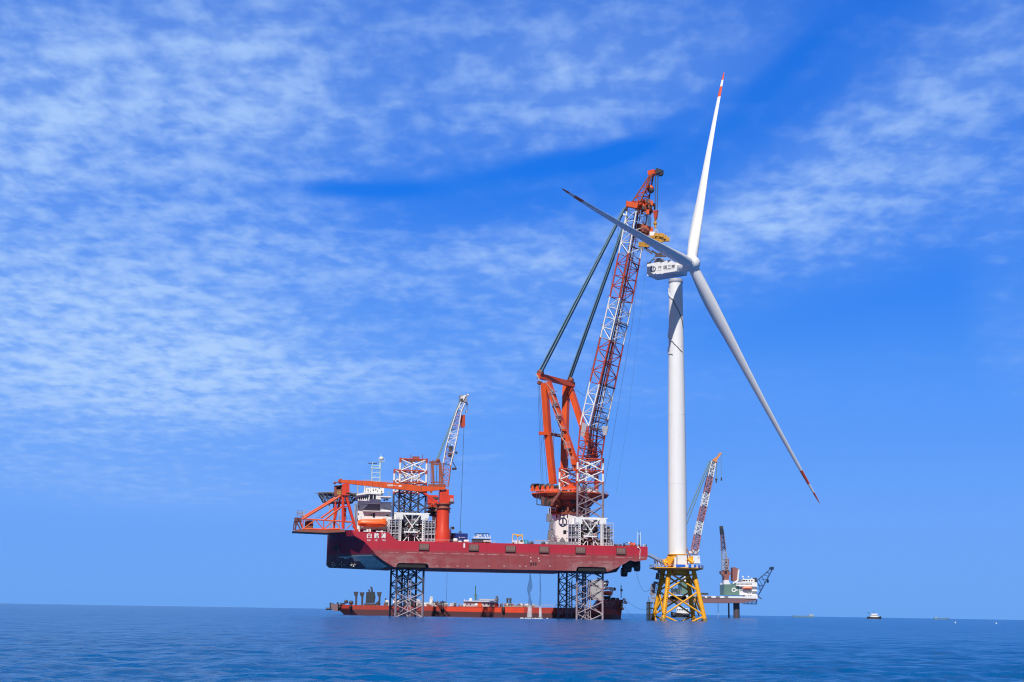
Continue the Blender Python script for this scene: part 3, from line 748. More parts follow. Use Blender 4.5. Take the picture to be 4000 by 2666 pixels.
g = MB(); g.pp(Bf, [zI(*a) for a in ((618, 855), (785, 838), (785, 860), (690, 905), (660, 935), (775, 975), (775, 992), (612, 992))], v0-.3, .5, 0); g.build('wing_bracket', [WHITE], acc)
for j in range(5):
    g = MB(); x = 255+j*30; g.pp(Bf, [zI(*a) for a in ((x, 752-j*5), (x+17, 748-j*5), (x+24, 800-j*5), (x+8, 806-j*5))], v0+.5, .2, 0); g.build('bridge_window', [DARKW], acc)
for x, y, w, h in ((386, 722, 12, 62), (432, 716, 48, 72), (494, 716, 34, 72), (652, 786, 30, 30), (690, 782, 38, 28)):
    g = MB(); g.pb(Bf, zI(x, y), zI(x+w, y+h), v0-.25 if x < 600 else v0+.1, .2, 0); g.build('bridge_window', [DARKW], acc)
for x, y, w, h in ((245, 890, 14, 30), (240, 1015, 14, 24), (445, 1030, 20, 28), (480, 1012, 34, 70), (415, 1036, 10, 14), (690, 1040, 40, 22), (620, 950, 8, 8)):
    g = MB(); g.pb(Bf, zI(x, y), zI(x+w, y+h), v0+1.1, .2, 0); g.build('porthole', [DARKW], acc)
g = MB(); g.pb(Bf, zI(358, 600), zI(660, 690), v0+2, 16, 0); g.pb(Bf, zI(345, 570), zI(365, 690), v0+2, 1, 0)
g.rail([Bf.p(zI(350, 600), v0+1.5), Bf.p(zI(660, 600), v0+1.5)], 1.1, 1.1, .06)
for x, y, s in ((395, 628, 9), (435, 650, 7), (480, 632, 10), (520, 622, 9), (548, 648, 8), (575, 600, 9), (610, 655, 10), (400, 660, 6)): g.pb(Bf, zI(x, y), zI(x+s*1.6, y+s*2), v0+1.8, .3, 1)
g.build('monkey_island', [WHITE, DGREY], acc)
g = MB()
P = lambda x, y, v=v0+8: Bf.p(zI(x, y), v)
for x in (466, 596):
    for dv in (0, 2.2): g.tube(P(x, 680)+Bf.b*dv, P(x+2, 250)+Bf.b*dv, .22, n=6)
for y in (500, 440, 358, 285, 245): g.tube(P(466, y), P(596, y), .16, n=6)
g.tube(P(466, 440), P(596, 358), .08, n=4)
g.pb(Bf, zI(450, 280), zI(615, 296), v0+7.6, 3, 0); g.tube(P(598, 290), P(600, 180), .42, n=8); g.tube(P(612, 120), P(612, 50), .12, n=5)
g.pb(Bf, zI(570, 168), zI(668, 182), v0+7.4, 3, 0); g.rail([P(575, 168), P(665, 168)], 1, .9, .05)
g.tube(P(476, 240), P(476, 190), .25, n=6)
for k in range(14): x, y = random.uniform(450, 620), random.uniform(300, 520); g.pb(Bf, zI(x, y), zI(x+8, y+6), v0+7.7, .4, 0)
ms = g.build('radar_mast', [PALEB], ves)
g = MB(); g.ball(P(618, 132), 1.05, 12, 0, .8); g.build('radar_dome', [WHITE], ms)
g = MB(); g.bar(P(405, 208), P(548, 212), .4, .35); g.build('radar_scanner', [DGREY], ms)
g = MB(); g.nx(); g.path([P(236, 705, v0+5), P(236, 590, v0+5)], .3, 6); g.ball(P(236, 585, v0+5), .4, 8); g.nx(); g.path([P(740, 735, v0+3), P(740, 685, v0+3)], .18, 6); g.ball(P(740, 682, v0+3), .4, 8)
g.each('whip_aerial', [GREYP], acc)
# rail and clutter under the lifeboat
g = MB()
for k in range(46):
    uu = random.uniform(Bf.uz(zI(250, 1250))[0], Bf.uz(zI(780, 1250))[0]); g.fb(Bf, uu, uu+random.uniform(.3, 1.2), 5+random.random()*4, 9.9, ZD, ZF+random.uniform(-.6, 1.9), random.randrange(4))
g.each('deck_fitting', [MGREY, DGREY, WHITE, GREYP], acc)

# --- orange bow truss with boom rest
V1, V2 = 1.5, 8.5
P = lambda x, y, v=V1: Bf.p(zH(x, y), v)
ex = MB()
for v in (V1, V2+4):
    ex.path([P(300, 1130, v), P(1500, 1205, v)], .3, 8); ex.path([P(300, 1362, v), P(820, 1380, v), P(1200, 1368, v)], .33, 8)
    for a, b in (((330, 1140), (318, 1360)), ((808, 1170), (812, 1375)), ((345, 1350), (600, 1165)), ((630, 1165), (800, 1370)), ((820, 1370), (1030, 1175)), ((1060, 1180), (1200, 1340)), ((270, 1200), (320, 1350)), ((1340, 1365), (1500, 1225))):
        ex.tube(P(*a, v), P(*b, v), .21, n=7)
for x, y in ((300, 1130), (600, 1155), (812, 1170), (1040, 1180), (318, 1362), (812, 1378), (1200, 1368)): ex.tube(P(x, y), P(x, y, V2+4), .24, n=7)
bt = ex.build('bow_truss', [ORANGE], ves)
g = MB(); g.pp(Bf, [zH(*a) for a in ((60, 1425), (240, 1372), (860, 1398), (1200, 1385), (1300, 1375), (1320, 1440), (860, 1462))], V1-.5, V2+6, 0)
g.build('truss_deck', [BROWN], bt)
g = MB()                                              # walkway and brown plated bay at the outer end
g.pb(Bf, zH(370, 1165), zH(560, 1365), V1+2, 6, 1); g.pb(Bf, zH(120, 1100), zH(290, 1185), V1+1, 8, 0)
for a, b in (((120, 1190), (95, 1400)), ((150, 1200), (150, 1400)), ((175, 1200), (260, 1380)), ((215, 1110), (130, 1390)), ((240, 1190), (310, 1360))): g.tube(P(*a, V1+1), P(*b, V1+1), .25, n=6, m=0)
for y in (1080, 1150): pass
g.rail([P(180, 1100, V1), P(300, 1100, V1)], 2.6, 1, .09, 0)
for x in (185, 330, 360): g.tube(P(x, 1100, V1+2), P(x+10, 965 if x < 300 else 935, V1+2), .1, n=5, m=2)
g.tube(P(190, 965, V1+2), P(345, 975, V1+2), .1, n=5, m=2); g.tube(P(345, 935, V1+4), P(520, 945, V1+4), .1, n=5, m=2)
for k in range(4): g.tube(P(210+k*36, 975, V1+2), P(270+k*36, 1090, V1+2), .16, n=5, m=2)
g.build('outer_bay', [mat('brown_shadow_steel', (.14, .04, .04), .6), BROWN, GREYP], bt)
g = MB(); g.rail([P(560, 1150, V2+3), P(1500, 1195, V2+3)], 1.9, 1.3, .06); g.build('walkway_rail', [GREYP], bt)
for a, b, v, r in (((1210, 590), (330, 1130), V1, .45), ((1085, 625), (300, 1105), V2, .36), ((1245, 838), (840, 1150), V1, .33), ((1060, 885), (745, 1112), V2, .33)):
    g = MB(); g.tube(P(*a, v), P(*b, v), r, n=10); g.build('raking_tube', [ORANGE], bt)
g = MB(); g.tube(P(1265, 590), P(1268, 1365), .62, n=12); g.tube(P(1100, 720, V2), P(1050, 1365, V2), .45, n=10); g.tube(P(1215, 600, V2), P(1075, 1130, V2), .38, n=8)
g.tube(P(1345, 600), P(1560, 1370), .55, n=10); g.tube(P(1330, 640, V2), P(1500, 1200, V2), .4, n=8); g.tube(P(1320, 870, V2), P(1300, 1200, V2), .5, n=8)
g.tube(P(1250, 838), P(1400, 838), .3, n=6); g.tube(P(1500, 1290), P(1600, 1420), .5, n=8); g.tube(P(1280, 1200), P(1500, 1205), .3, n=6)
g.build('rest_column', [REDOR], bt)
g = MB(); hd = lambda *a: [zH(*q) for q in a]
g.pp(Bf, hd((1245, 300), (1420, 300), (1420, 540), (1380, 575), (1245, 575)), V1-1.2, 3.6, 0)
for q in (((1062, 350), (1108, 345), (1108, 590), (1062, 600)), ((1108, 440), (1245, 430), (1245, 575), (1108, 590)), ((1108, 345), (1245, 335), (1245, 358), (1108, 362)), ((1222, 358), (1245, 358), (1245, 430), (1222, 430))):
    g.pp(Bf, hd(*q), V1+.6, 4.2, 1)  # left face of the head in brown, its shade put into the colour
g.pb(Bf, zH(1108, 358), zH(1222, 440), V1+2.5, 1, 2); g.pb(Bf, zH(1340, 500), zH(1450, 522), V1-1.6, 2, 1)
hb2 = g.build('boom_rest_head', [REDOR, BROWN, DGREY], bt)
g = MB(); e_ = P(1172, 515, V1+.5); emblem(g, e_, Bf.a, up, .75, 0, .08); g.build('round_emblem', [mat('brass_mark', (.55, .42, .1), .5)], hb2)

# --- water streaming from the hull outlets
wm = bpy.data.materials.new('falling_water'); wm.use_nodes = True
n, l = nt_new(wm.node_tree); o = n('ShaderNodeOutputMaterial'); p = n('ShaderNodeBsdfPrincipled'); t_ = n('ShaderNodeBsdfTransparent'); mx = n('ShaderNodeMixShader')
p.inputs['Base Color'].default_value = (.85, .88, .92, 1); p.inputs['Roughness'].default_value = .6
gg = n('ShaderNodeNewGeometry'); mp = n('ShaderNodeMapping'); l(gg.outputs['Position'], mp.inputs[0]); mp.inputs['Scale'].default_value = (1, 1, .18)
nz = n('ShaderNodeTexNoise'); l(mp.outputs[0], nz.inputs[0]); nz.inputs['Scale'].default_value = 1.3; nz.inputs['Detail'].default_value = 5
mr = n('ShaderNodeMapRange'); l(nz.outputs[0], mr.inputs[0]); mr.inputs[1].default_value = .4; mr.inputs[2].default_value = .68; mr.inputs[3].default_value = .2; mr.inputs[4].default_value = .58
l(mr.outputs[0], mx.inputs[0]); l(t_.outputs[0], mx.inputs[1]); l(p.outputs[0], mx.inputs[2]); l(mx.outputs[0], o.inputs[0])
def stream(name, prof, v, lab):
    g = MB(); rs = []
    for x, y, w in prof:
        c = Bf.p(zB(x, y), v); rs.append([c+Bf.a*(w*math.cos(a))+Bf.b*(w*.7*math.sin(a)) for a in [2*math.pi*i/10 for i in range(10)]])
    g.loft(rs, 0, True, False); o = g.build(name, [wm]); tag(o, lab, 'water jet', 'water streams falling from the hull')
    g = MB(); c = Bf.p(zB(prof[-1][0], prof[-1][1]), v); c.z = .05
    for k in range(26):
        a = random.uniform(0, 6.28); r = random.uniform(.3, 2.6); q = c+Vector((math.cos(a)*r*1.5, math.sin(a)*r, 0)); g.ball(q, random.uniform(.12, .38), 6)
    o2 = g.build('splash', [mat('foam', (.8, .85, .88), .7)], o); o2['kind'] = 'stuff'
stream('discharge_jet', [(487, 972, .25), (489, 1030, .45), (487, 1085, .85), (484, 1130, 1.1), (478, 1160, .95), (472, 1185, .5), (482, 1230, .45), (486, 1290, .7), (484, 1360, .9), (482, 1420, 1.05), (482, 1462, 1.15)], 14, 'wide ragged stream of water falling from the hull, thicker of the two')
stream('discharge_jet', [(600, 972, .22), (601, 1100, .28), (601, 1230, .35), (600, 1330, .5), (601, 1420, .62), (601, 1464, .75)], 14, 'thin straight stream of water falling from the hull, nearer the legs under the crane')
# --- stern azimuth thrusters
for (x, y, w, h, vv) in ((1015, 1305, 62, 115, 8), (1232, 1280, 62, 120, 5)):
    g = MB(); c = Bf.p(zO(x, y), vv); r = w*2/6.534*548/5338*.62+.2
    q0 = Bf.p(zO(x-w, y), vv); q1 = Bf.p(zO(x+w, y), vv); hh = h/6.534*.103
    g.lathe(c, [(.3, -(q1-q0).length/2), (hh*.9, -(q1-q0).length/2), (hh, 0), (hh*.9, (q1-q0).length/2), (.3, (q1-q0).length/2)], 20, 0, ax=Bf.a)
    g.fb(Bf, (c-Bf.o).dot(Bf.a)-1.1, (c-Bf.o).dot(Bf.a)+.6, vv-.5, vv+.8, c.z, c.z+4.3, 0)
    g.build('azimuth_thruster', [DGREY], ves, label='dark stern thruster pod')
g = MB(); c1 = Bf.p(zO(1120, 1215), 7); g.fb(Bf, (c1-Bf.o).dot(Bf.a)-3.6, (c1-Bf.o).dot(Bf.a)+3, 6, 10, c1.z-1.2, c1.z+1.4, 0); g.build('thruster_bracket', [DGREY], ves)
for vv in (BW-9,):
    g = MB(); c = Bf.p(zO(900, 1410), vv); g.lathe(c, [(.3, -1.2), (1.9, -1.2), (2, 0), (1.9, 1.2), (.3, 1.2)], 20, 0, ax=Bf.a); g.fb(Bf, (c-Bf.o).dot(Bf.a)-.8, (c-Bf.o).dot(Bf.a)+.8, vv-.5, vv+.5, c.z, c.z+4, 0)
    g.build('azimuth_thruster', [DGREY], ves)
# stair tower and mooring gear are further down
# ------------------------------------------------------------------ large crane round the far leg
kc = Bf.w(UB-.9, 43.6, 0)
Kf = Fr(kc.x, kc.y, 0, -32)
mc = thing('main_crane', Kf, 0, 0, ZD, 'tallest crane, orange gantry and red and white boom passing behind a turbine blade', 'crane')
KP = lambda xy, v=0.0: Kf.p(xy, v)
zPl = Kf.uz(zN(1690, 487), 8)[1]                     # slewing deck level
# pedestal: eight-sided
g = MB(); rp = 8.3
def octo(r, ph): return [(r*math.cos(ph+math.pi*k/4), r*math.sin(ph+math.pi*k/4)) for k in range(8)]
ph = math.atan2(-1, 0)+rad(-28)+math.pi/8
zpt = Fr(kc.x, kc.y, 0, 0).uz(zN(720, 882), -8)[1]
rings = [[Vector((kc.x+x, kc.y+y, z)) for x, y in octo(rp*s, ph)] for z, s in ((ZD-.5, .97), (ZD+3, .97), (ZD+3.0, 1.0), (zpt, 1.0))]
g.loft(rings, 0); ped = g.build('crane_pedestal', [WHITE], mc)
Ff = Fr(kc.x + 0*rp, kc.y, 0, -28)                   # face frame
ap = rp*math.cos(math.pi/8)
g = MB(); e_ = Ff.w(0, -ap-.02, zpt-3.4); emblem(g, e_+Ff.a*.35, Ff.a, up, 2.05, 0, .08); g.build('company_emblem', [NAVY], ped)
g = MB(); g.fb(Ff, .6, 2.1, -ap-.12, -ap, ZD+6.4, ZD+8.0); g.build('window', [DARKW], ped)
g = MB(); g.prism([Ff.w(x, -ap-.3, ZD+z) for x, z in ((-1.1, 3.2), (1.5, 3.2), (1.5, 3.6), (.2, 5.1), (-1.1, 3.7))], Ff.b*.2, 0); g.build('gabled_door', [MGREY], ped)
g = MB(); g.prism([Ff.w(x, -ap-.5, ZD+z) for x, z in ((-3, 3.1), (2.9, 3.1), (2.9, 2.4), (1.5, 1.4), (-1.8, 1.4), (-3, 2.5))], Ff.b*1.5, 0); g.build('cable_trough', [GREEN], ped)
g = MB()
for k in range(4): g.fb(Ff, -2.9+k*1.75, -2.4+k*1.75, -ap-.15, -ap, zpt-1.6, zpt-.3)
g.each('vent_slot', [DGREY], ped)
# neck and slewing column (brown, with the shade under the platform put into it)
g = MB(); n_ = 16
prof = [(8.6, zpt+.0), (8.8, zpt+.8), (7.6, zpt+.9), (7.6, zpt+3.0), (9.5, zpt+4.2), (10.4, zpt+8.0), (11.6, zPl-3.2), (13.8, zPl-1.0)]
g.loft([[Vector((kc.x+x*r/1, kc.y+y*r/1, z)) for x, y in [(math.cos(2*math.pi*k/n_), math.sin(2*math.pi*k/n_)) for k in range(n_)]] for r, z in prof])
col_ = g.build('slewing_column', [BROWN], mc)
g = MB()
for k in range(22):
    a = 2*math.pi*k/22; c = kc+Vector((math.cos(a)*8.6, math.sin(a)*8.6, zpt+2.0)); g.tube(c+up*-.9, c+up*1.1, .55, n=8, m=k % 2)
for k in range(70):
    a = random.uniform(-2.9, -.1); z = random.uniform(zpt+3, zPl-2.5); r = lerp(7.2, 10.8, (z-zpt-3)/(zPl-zpt-5.5)); c = kc+Vector((math.cos(a)*r, math.sin(a)*r, z)); s = random.uniform(.3, .9)
    g.hexa([c+Vector((sx_*s, sy_*s, sz_*s*.8)) for sz_ in (-1, 1) for sx_, sy_ in ((-1, -1), (1, -1), (1, 1), (-1, 1))], random.choice((0, 0, 0, 1)))
g.each('slewing_motor', [BROWN, DGREY], col_)  # dark tones carry the shade below the deck
# slewing platform: long deck in the crane's own direction
uL, uR = Kf.uz(zN(66, 440), -10)[0], Kf.uz(zN(1690, 487), 6)[0]
g = MB()
outl = [(-12.6, -11.8), (-3, -15.5), (9, -13), (15, -7), (16.8, 0), (15, 8), (8, 14), (-8, 15.5), (-15, 13.5), (-16.5, 4), (-15.2, -7.5)]
g.loft([[Kf.w(u*.93, v*.93, zPl-1.7) for u, v in outl], [Kf.w(u, v, zPl-.42) for u, v in outl], [Kf.w(u, v, zPl) for u, v in outl]])
for fi, F_ in enumerate(g.F):
    if sum(g.V[i][2] for i in F_)/len(F_) < zPl-.44: g.M[fi] = 1  # underside turned brown: shade beneath the platform painted in
pl = g.build('slewing_platform', [ORANGE, BROWN], mc)
g = MB(); lo = [(u, v) for u, v in outl]
g.rail([Kf.w(u*.98, v*.98, zPl) for u, v in lo+lo[:1]], 1.1, 1.6, .05); g.build('platform_railing', [GREYP], pl)
# machinery house hung below on the left
g = MB(); hx = [zN(190, 470), zN(480, 470), zN(600, 560), zN(600, 740), zN(190, 690)]
g.prism([KP(zN(*a), -13) for a in ((300, 478), (610, 500), (610, 735), (470, 712), (300, 695))], Kf.b*9, 0)
for k in range(16): x, y = random.uniform(305, 560), random.uniform(490, 660); g.pb(Kf, zN(x, y), zN(x+random.uniform(20, 60), y+random.uniform(20, 60)), -13.4, .5, random.choice((0, 1, 1, 2)))
for k in range(9): g.tube(KP(zN(300+k*34, 490), -13.3), KP(zN(300+k*34, 700), -13.3), .12, n=5, m=1)
for a, b in (((195, 470), (195, 690)), ((195, 690), (470, 722)), ((245, 480), (258, 600)), ((258, 600), (300, 520)), ((290, 480), (290, 700))): g.tube(KP(zN(*a), -13), KP(zN(*b), -13), .2, n=6, m=1)
g.build('machinery_house', [BROWN, DGREY, mat('house_orange_brown', (.4, .12, .05), .6)], pl)
g = MB(); g.tube(KP(zN(690, 410), -15), KP(zN(530, 640), -14.5), .65, n=8); g.build('access_chute', [mat('rose_brown', (.3, .12, .1), .6)], pl)
# operator cab
g = MB(); g.pb(Kf, zN(450, 820), zN(590, 882), -9.5, 4, 0); g.pb(Kf, zN(480, 745), zN(580, 820), -9.3, 3, 1); cab = g.build('operator_cab', [ORANGE, WHITE], mc)
g = MB(); g.pb(Kf, zN(490, 775), zN(560, 810), -9.45, .2, 0); g.pb(Kf, zN(480, 850), zN(575, 872), -9.65, .2, 0); g.each('cab_window', [DARKW], cab)
# winches on the left of the platform
for k, x in enumerate((165, 255, 370, 470, 560)):
    g = MB(); c = KP(zN(x, 335), -8); r = 1.45 if k < 4 else 1.1
    g.lathe(c+Kf.b*-2, [(.2, 0), (r, 0), (r, .25), (r*.62, .3), (r*.62, 3.6), (r, 3.7), (r, 3.95), (.2, 3.95)], 18, 0, ax=Kf.b)
    for dv in (-2.4, 2.2): g.prism([c+Kf.a*x_+up*z_+Kf.b*dv for x_, z_ in ((-1.3, -2.0), (1.3, -2.0), (.4, .5), (-.4, .5))], Kf.b*.3, 1)
    g.build('hoist_winch', [DGREY, ORANGE], mc)
g = MB(); g.pb(Kf, zN(115, 262), zN(215, 276), -11, 4, 0); g.tube(KP(zN(125, 276), -11), KP(zN(140, 400), -11), .15, n=5); g.build('winch_canopy', [DGREY], pl)
g = MB()
for k in range(40):
    u = random.uniform(-9, 15); v = random.uniform(-11, -4); s = random.uniform(.3, 1.2); g.fb(Kf, u, u+s*1.6, v, v+s*2, zPl, zPl+s*random.uniform(1, 2.4), random.randrange(5))
g.each('deck_machine', [ORANGE, DGREY, BROWN, GREYP, WHITE], pl)
# gantry (A-frame)
def beam(name, pts, w, h, m_=ORANGE, par=mc, **kw):
    g = MB()
    for a, b in zip(pts[:-1], pts[1:]): g.bar(a, b, w, h, up=Kf.b)
    return g.build(name, [m_], par, **kw)
tn = KP(zC(112, 150), -13); tf = KP(zC(352, 205), 13)
g = MB(); g.bar(KP(zC(105, 135), -14), KP(zC(372, 205), 14), 1.9, 2.3); gb = g.build('gantry_top_beam', [ORANGE], mc)
beam('gantry_leg', [KP(zC(150, 190), -12.5), KP(zC(175, 560), -10), KP(zC(217, 965), -7)], 2.6, 2.5)
beam('gantry_leg', [KP(zC(318, 215), 12.5), KP(zC(305, 660), 9), KP(zC(300, 985), 7)], 2.6, 2.5)
beam('gantry_leg', [KP(zC(178, 185), -12.5), KP(zC(262, 440), -11), KP(zC(372, 760), -9), KP(zC(400, 860), -8.5)], 2.4, 2.4)
beam('gantry_leg', [KP(zC(342, 215), 12.5), KP(zC(435, 500), 11), KP(zC(540, 760), 9)], 2.4, 2.4)
beam('gantry_cross_beam', [KP(zC(110, 574), -14), KP(zC(190, 578), -10)], 1.4, 1.2); beam('gantry_cross_beam', [KP(zC(190, 580), -10), KP(zC(310, 600), 9)], 1.3, 1.2, BROWN)
beam('gantry_cross_beam', [KP(zC(300, 900), 7), KP(zC(360, 1000), -5)], 1.6, 1.6)
g = MB(); g.pb(Kf, zC(340, 950), zC(372, 1000), -8, 2); g.pb(Kf, zC(280, 985), zC(395, 1005), -9, 4); g.build('gantry_foot', [ORANGE], mc)
g = MB()                                             # stepped walkway up the raking leg
pts = [(165, 190), (215, 255), (205, 275), (235, 345), (225, 365), (258, 440), (248, 470), (285, 540), (275, 590), (320, 660), (325, 690), (352, 770), (350, 850)]
for i, (x, y) in enumerate(pts):
    c = KP(zC(x, y), -13.4); g.hexa([c+Kf.a*a+Kf.b*b+up*z for z in (0, .14) for a, b in ((-1.5, 0), (1.5, 0), (1.5, 1.2), (-1.5, 1.2))])
    g.rail([c-Kf.a*1.5, c+Kf.a*1.5], 1.1, 1.4, .05)
    if i: g.bar(c, KP(zC(*pts[i-1]), -13.4), .8, .12)
for x, y in ((95, 130), (85, 118)): g.tube(KP(zC(x, y), -14.4), KP(zC(x+25, y+50), -14.4), .2, n=5)
g.build('gantry_walkway', [GREYP], mc)
g = MB()
for x in (120, 350): g.lathe(KP(zC(x, 112 if x < 200 else 168), -13 if x < 200 else 13)-Kf.b*.9, [(.2, 0), (1.3, 0), (1.3, 1.8), (.2, 1.8)], 16, 0, ax=Kf.b)
g.lathe(KP(zC(115, 190), -13)-Kf.b*.9, [(.2, 0), (.9, 0), (.9, 1.8), (.2, 1.8)], 16, 0, ax=Kf.b)
g.each('gantry_sheave', [BROWN], mc)
g = MB(); g.path([KP(zC(218, 545), -8), KP(zC(225, 840), -7)], .12, 5)
for k in range(20): y = 545+k*15; g.tube(KP(zC(212, y), -8), KP(zC(230, y), -8), .08, n=4)
g.build('ladder', [MGREY], mc)
# boom
st = [(zC(396, 862), zC(426, 862), 17), (zC(425, 510), zC(490, 520), 15.5), (zC(500, 180), zC(570, 200), 14), (zD(370, 1320), zD(440, 1340), 12.6), (zD(440, 1020), zD(512, 1030), 11.6), (zD(505, 700), zD(578, 700), 11), (zS(285, 765), zS(440, 740), 10.6)]
def quad(a, b, w):
    u0, z0 = Kf.uz(a, -w/2); u1, z1 = Kf.uz(b, -w/2)
    return [Kf.w(u0, -w/2, z0), Kf.w(u1, -w/2, z1), Kf.w(u1, w/2, z1), Kf.w(u0, w/2, z0)]
Q = [quad(*s) for s in st]
bm = MB()
for k, (nb, cm) in enumerate(((6, 0), (4, 1), (4, 0), (4, 1), (4, 0), (4, 1))):
    lattice(bm, Q[k], Q[k+1], nb, .34, .18, cm, cm)
    if cm == 0: pass
boom = bm.build('boom', [BOOMRED, WHITE], mc)
g = MB()                                             # ladder, hose and rope run inside the boom
def inb(t, a, b):                                    # t along 0..6, a across, b depth
    k = min(5, int(t)); f = t-k
    c = [Q[k][i].lerp(Q[k+1][i], f) for i in range(4)]
    return c[0].lerp(c[3], a).lerp(c[1].lerp(c[2], a), b)
for a, b, r in ((.42, .4, .42), (.5, .4, .2), (.56, .5, .34), (.3, .6, .16), (.7, .6, .2)):
    g.path([inb(t*.5, a, b) for t in range(0, 13)], r, 5)
for t in (1.15, 1.4, 1.75, 2.5, 3.4, 4.3, 5.2): 
    g.path([inb(t, 0.2, .9), inb(t, .95, .9)], .22, 5)
    for q in (.3, .5, .7): g.ball(inb(t, q, .8), .45, 6)
g.build('boom_services', [mat('boom_dark', (.17, .07, .08), .5)], boom)
g = MB()
for t, s in ((3.45, 1.0), (2.02, .8), (4.85, .8), (1.25, .8), (.95, .7)):
    a, b = inb(t, .35, 1.0), inb(t, 1.06, 1.0); g.nx(); g.bar(a, b, .9, .12); g.rail([a, b], 1.0, 1.4, .05)
for t in (2.3, 3.3, 4.0, 4.6, 5.6): a = inb(t, 0, 0); g.nx(); g.tube(a, a-Kf.a*1.6, .09, n=4); g.tube(a+up*.8, a-Kf.a*1.6, .06, n=4)
g.each('inspection_platform', [mat('platform_brown', (.25, .14, .06), .5)], boom)
g = MB(); c = KP(zC(450, 520), -8.2); g.pp(Kf, [zC(*a) for a in ((440, 490), (478, 505), (455, 600), (425, 600))], -8.0, .2); g.pp(Kf, [zC(*a) for a in ((590, 520), (640, 520), (625, 590), (600, 590))], -1, .4); g.each('sign_panel', [GREYP], boom)
# boom foot and head
g = MB(); g.bar(Q[0][0]+Kf.a*.5, Q[0][3]+Kf.a*.5, 2, 1.6); 
for i in (0, 3): c = Q[0][i]+Kf.a*.6; g.tube(c, Vector((c.x, c.y, zPl)), 1.0, n=8)
g.build('boom_foot', [BOOMRED], mc)
hd_ = MB()
T = Q[6]; tn_ = (T[0]+T[1])/2
hd_.bar(KP(zS(290, 655), -6), KP(zS(470, 690), -5.2), 2.6, 2.3, 0); hd_.bar(KP(zS(300, 655), -5.5), KP(zS(560, 665), 6.5), 2.0, 2.2, 0)
hd_.bar(KP(zS(560, 640), 5), KP(zS(740, 668), 7), 1.2, 1.2, 1); hd_.tube(KP(zS(735, 660), 7), KP(zS(730, 740), 7), .5, n=6, m=1)
for x, y, s, vv in ((520, 690, 1.6, -1), (560, 720, 1.5, 0), (620, 720, 1.6, 2), (655, 760, 1.2, 4), (590, 640, 1.3, 1), (490, 640, 1.1, -3), (640, 690, 1.3, 3), (540, 610, .9, 0)):
    c = KP(zS(x, y), vv); hd_.lathe(c-Kf.b*.8, [(.2, 0), (s, 0), (s, 1.6), (.2, 1.6)], 14, random.choice((0, 1)), ax=Kf.b)
for k in range(34):
    x, y = random.uniform(440, 690), random.uniform(600, 800); c = KP(zS(x, y), random.uniform(-4, 5)); s = random.uniform(.25, .7); hd_.hexa([c+Vector((a*s, b*s, z*s*1.6)) for z in (-1, 1) for a, b in ((-1, -1), (1, -1), (1, 1), (-1, 1))], random.randrange(3))
for a, b in (((285, 600), (280, 760)), ((440, 600), (440, 740)), ((670, 640), (660, 810))): hd_.bar(KP(zS(*a), -5.5 if a[0] < 500 else 5), KP(zS(*b), -5.5 if a[0] < 500 else 5), .8, .8, 1)
head = hd_.build('boom_head', [ORANGE, BROWN, DGREY], mc)
g = MB(); g.pp(Kf, [zS(*a) for a in ((198, 790), (215, 780), (245, 815), (285, 815), (285, 835), (235, 835))], -6, .6); g.build('head_lamp_arm', [WHITE], head)
# jib
jb = MB()
JA = [KP(zS(375, 610), -4.6), KP(zS(500, 610), -4.0), KP(zS(632, 600), 4.6), KP(zS(520, 590), 4.8)]
JB = [KP(zS(655, 180), -1.6), KP(zS(695, 165), -1.6), KP(zS(715, 175), 1.6), KP(zS(670, 175), 1.6)]
lattice(jb, JA, JB, 6, .34, .16, 0, 1)
jib = jb.build('jib', [BROWN, BOOMRED], mc)
g = MB(); g.bar(KP(zS(645, 165), 0), KP(zS(750, 140), 0), 3.2, 2.0, 1); g.pp(Kf, [zS(*a) for a in ((750, 70), (768, 68), (845, 95), (845, 140), (820, 140), (745, 165))], -.8, 2, 0)
g.lathe(KP(zS(830, 165), 0)-Kf.b*.5, [(.1, 0), (1.1, 0), (1.1, 1), (.1, 1)], 14, 0, ax=Kf.b); g.lathe(KP(zS(660, 400), 0)-Kf.b*.8, [(.1, 0), (1.5, 0), (1.5, 1.6), (.1, 1.6)], 14, 1, ax=Kf.b); g.lathe(KP(zS(672, 430), 0)-Kf.b*.8, [(.1, 0), (1.2, 0), (1.2, 1.6), (.1, 1.6)], 14, 0, ax=Kf.b)
g.tube(KP(zS(825, 120), 0), KP(zS(820, 205), 0), .2, n=5, m=0)
g.build('jib_head', [DGREY, ORANGE], jib)
# pendants
for a, b, va, vb in ((zC(130, 105), zS(268, 700), -13.4, -5.6), (zC(108, 105), zS(240, 720), -12.2, -5.2), (zC(352, 150), zS(300, 860), 13.4, 4.5), (zC(336, 150), zS(285, 840), 12.2, 4.2)):
    g = MB(); A_, B_ = KP(a, va), KP(b, vb)
    for k in (-1, 1): g.tube(A_+Kf.b*.5*k, B_+Kf.b*.5*k, .29, n=6)
    g.build('boom_pendant', [PEND], mc)
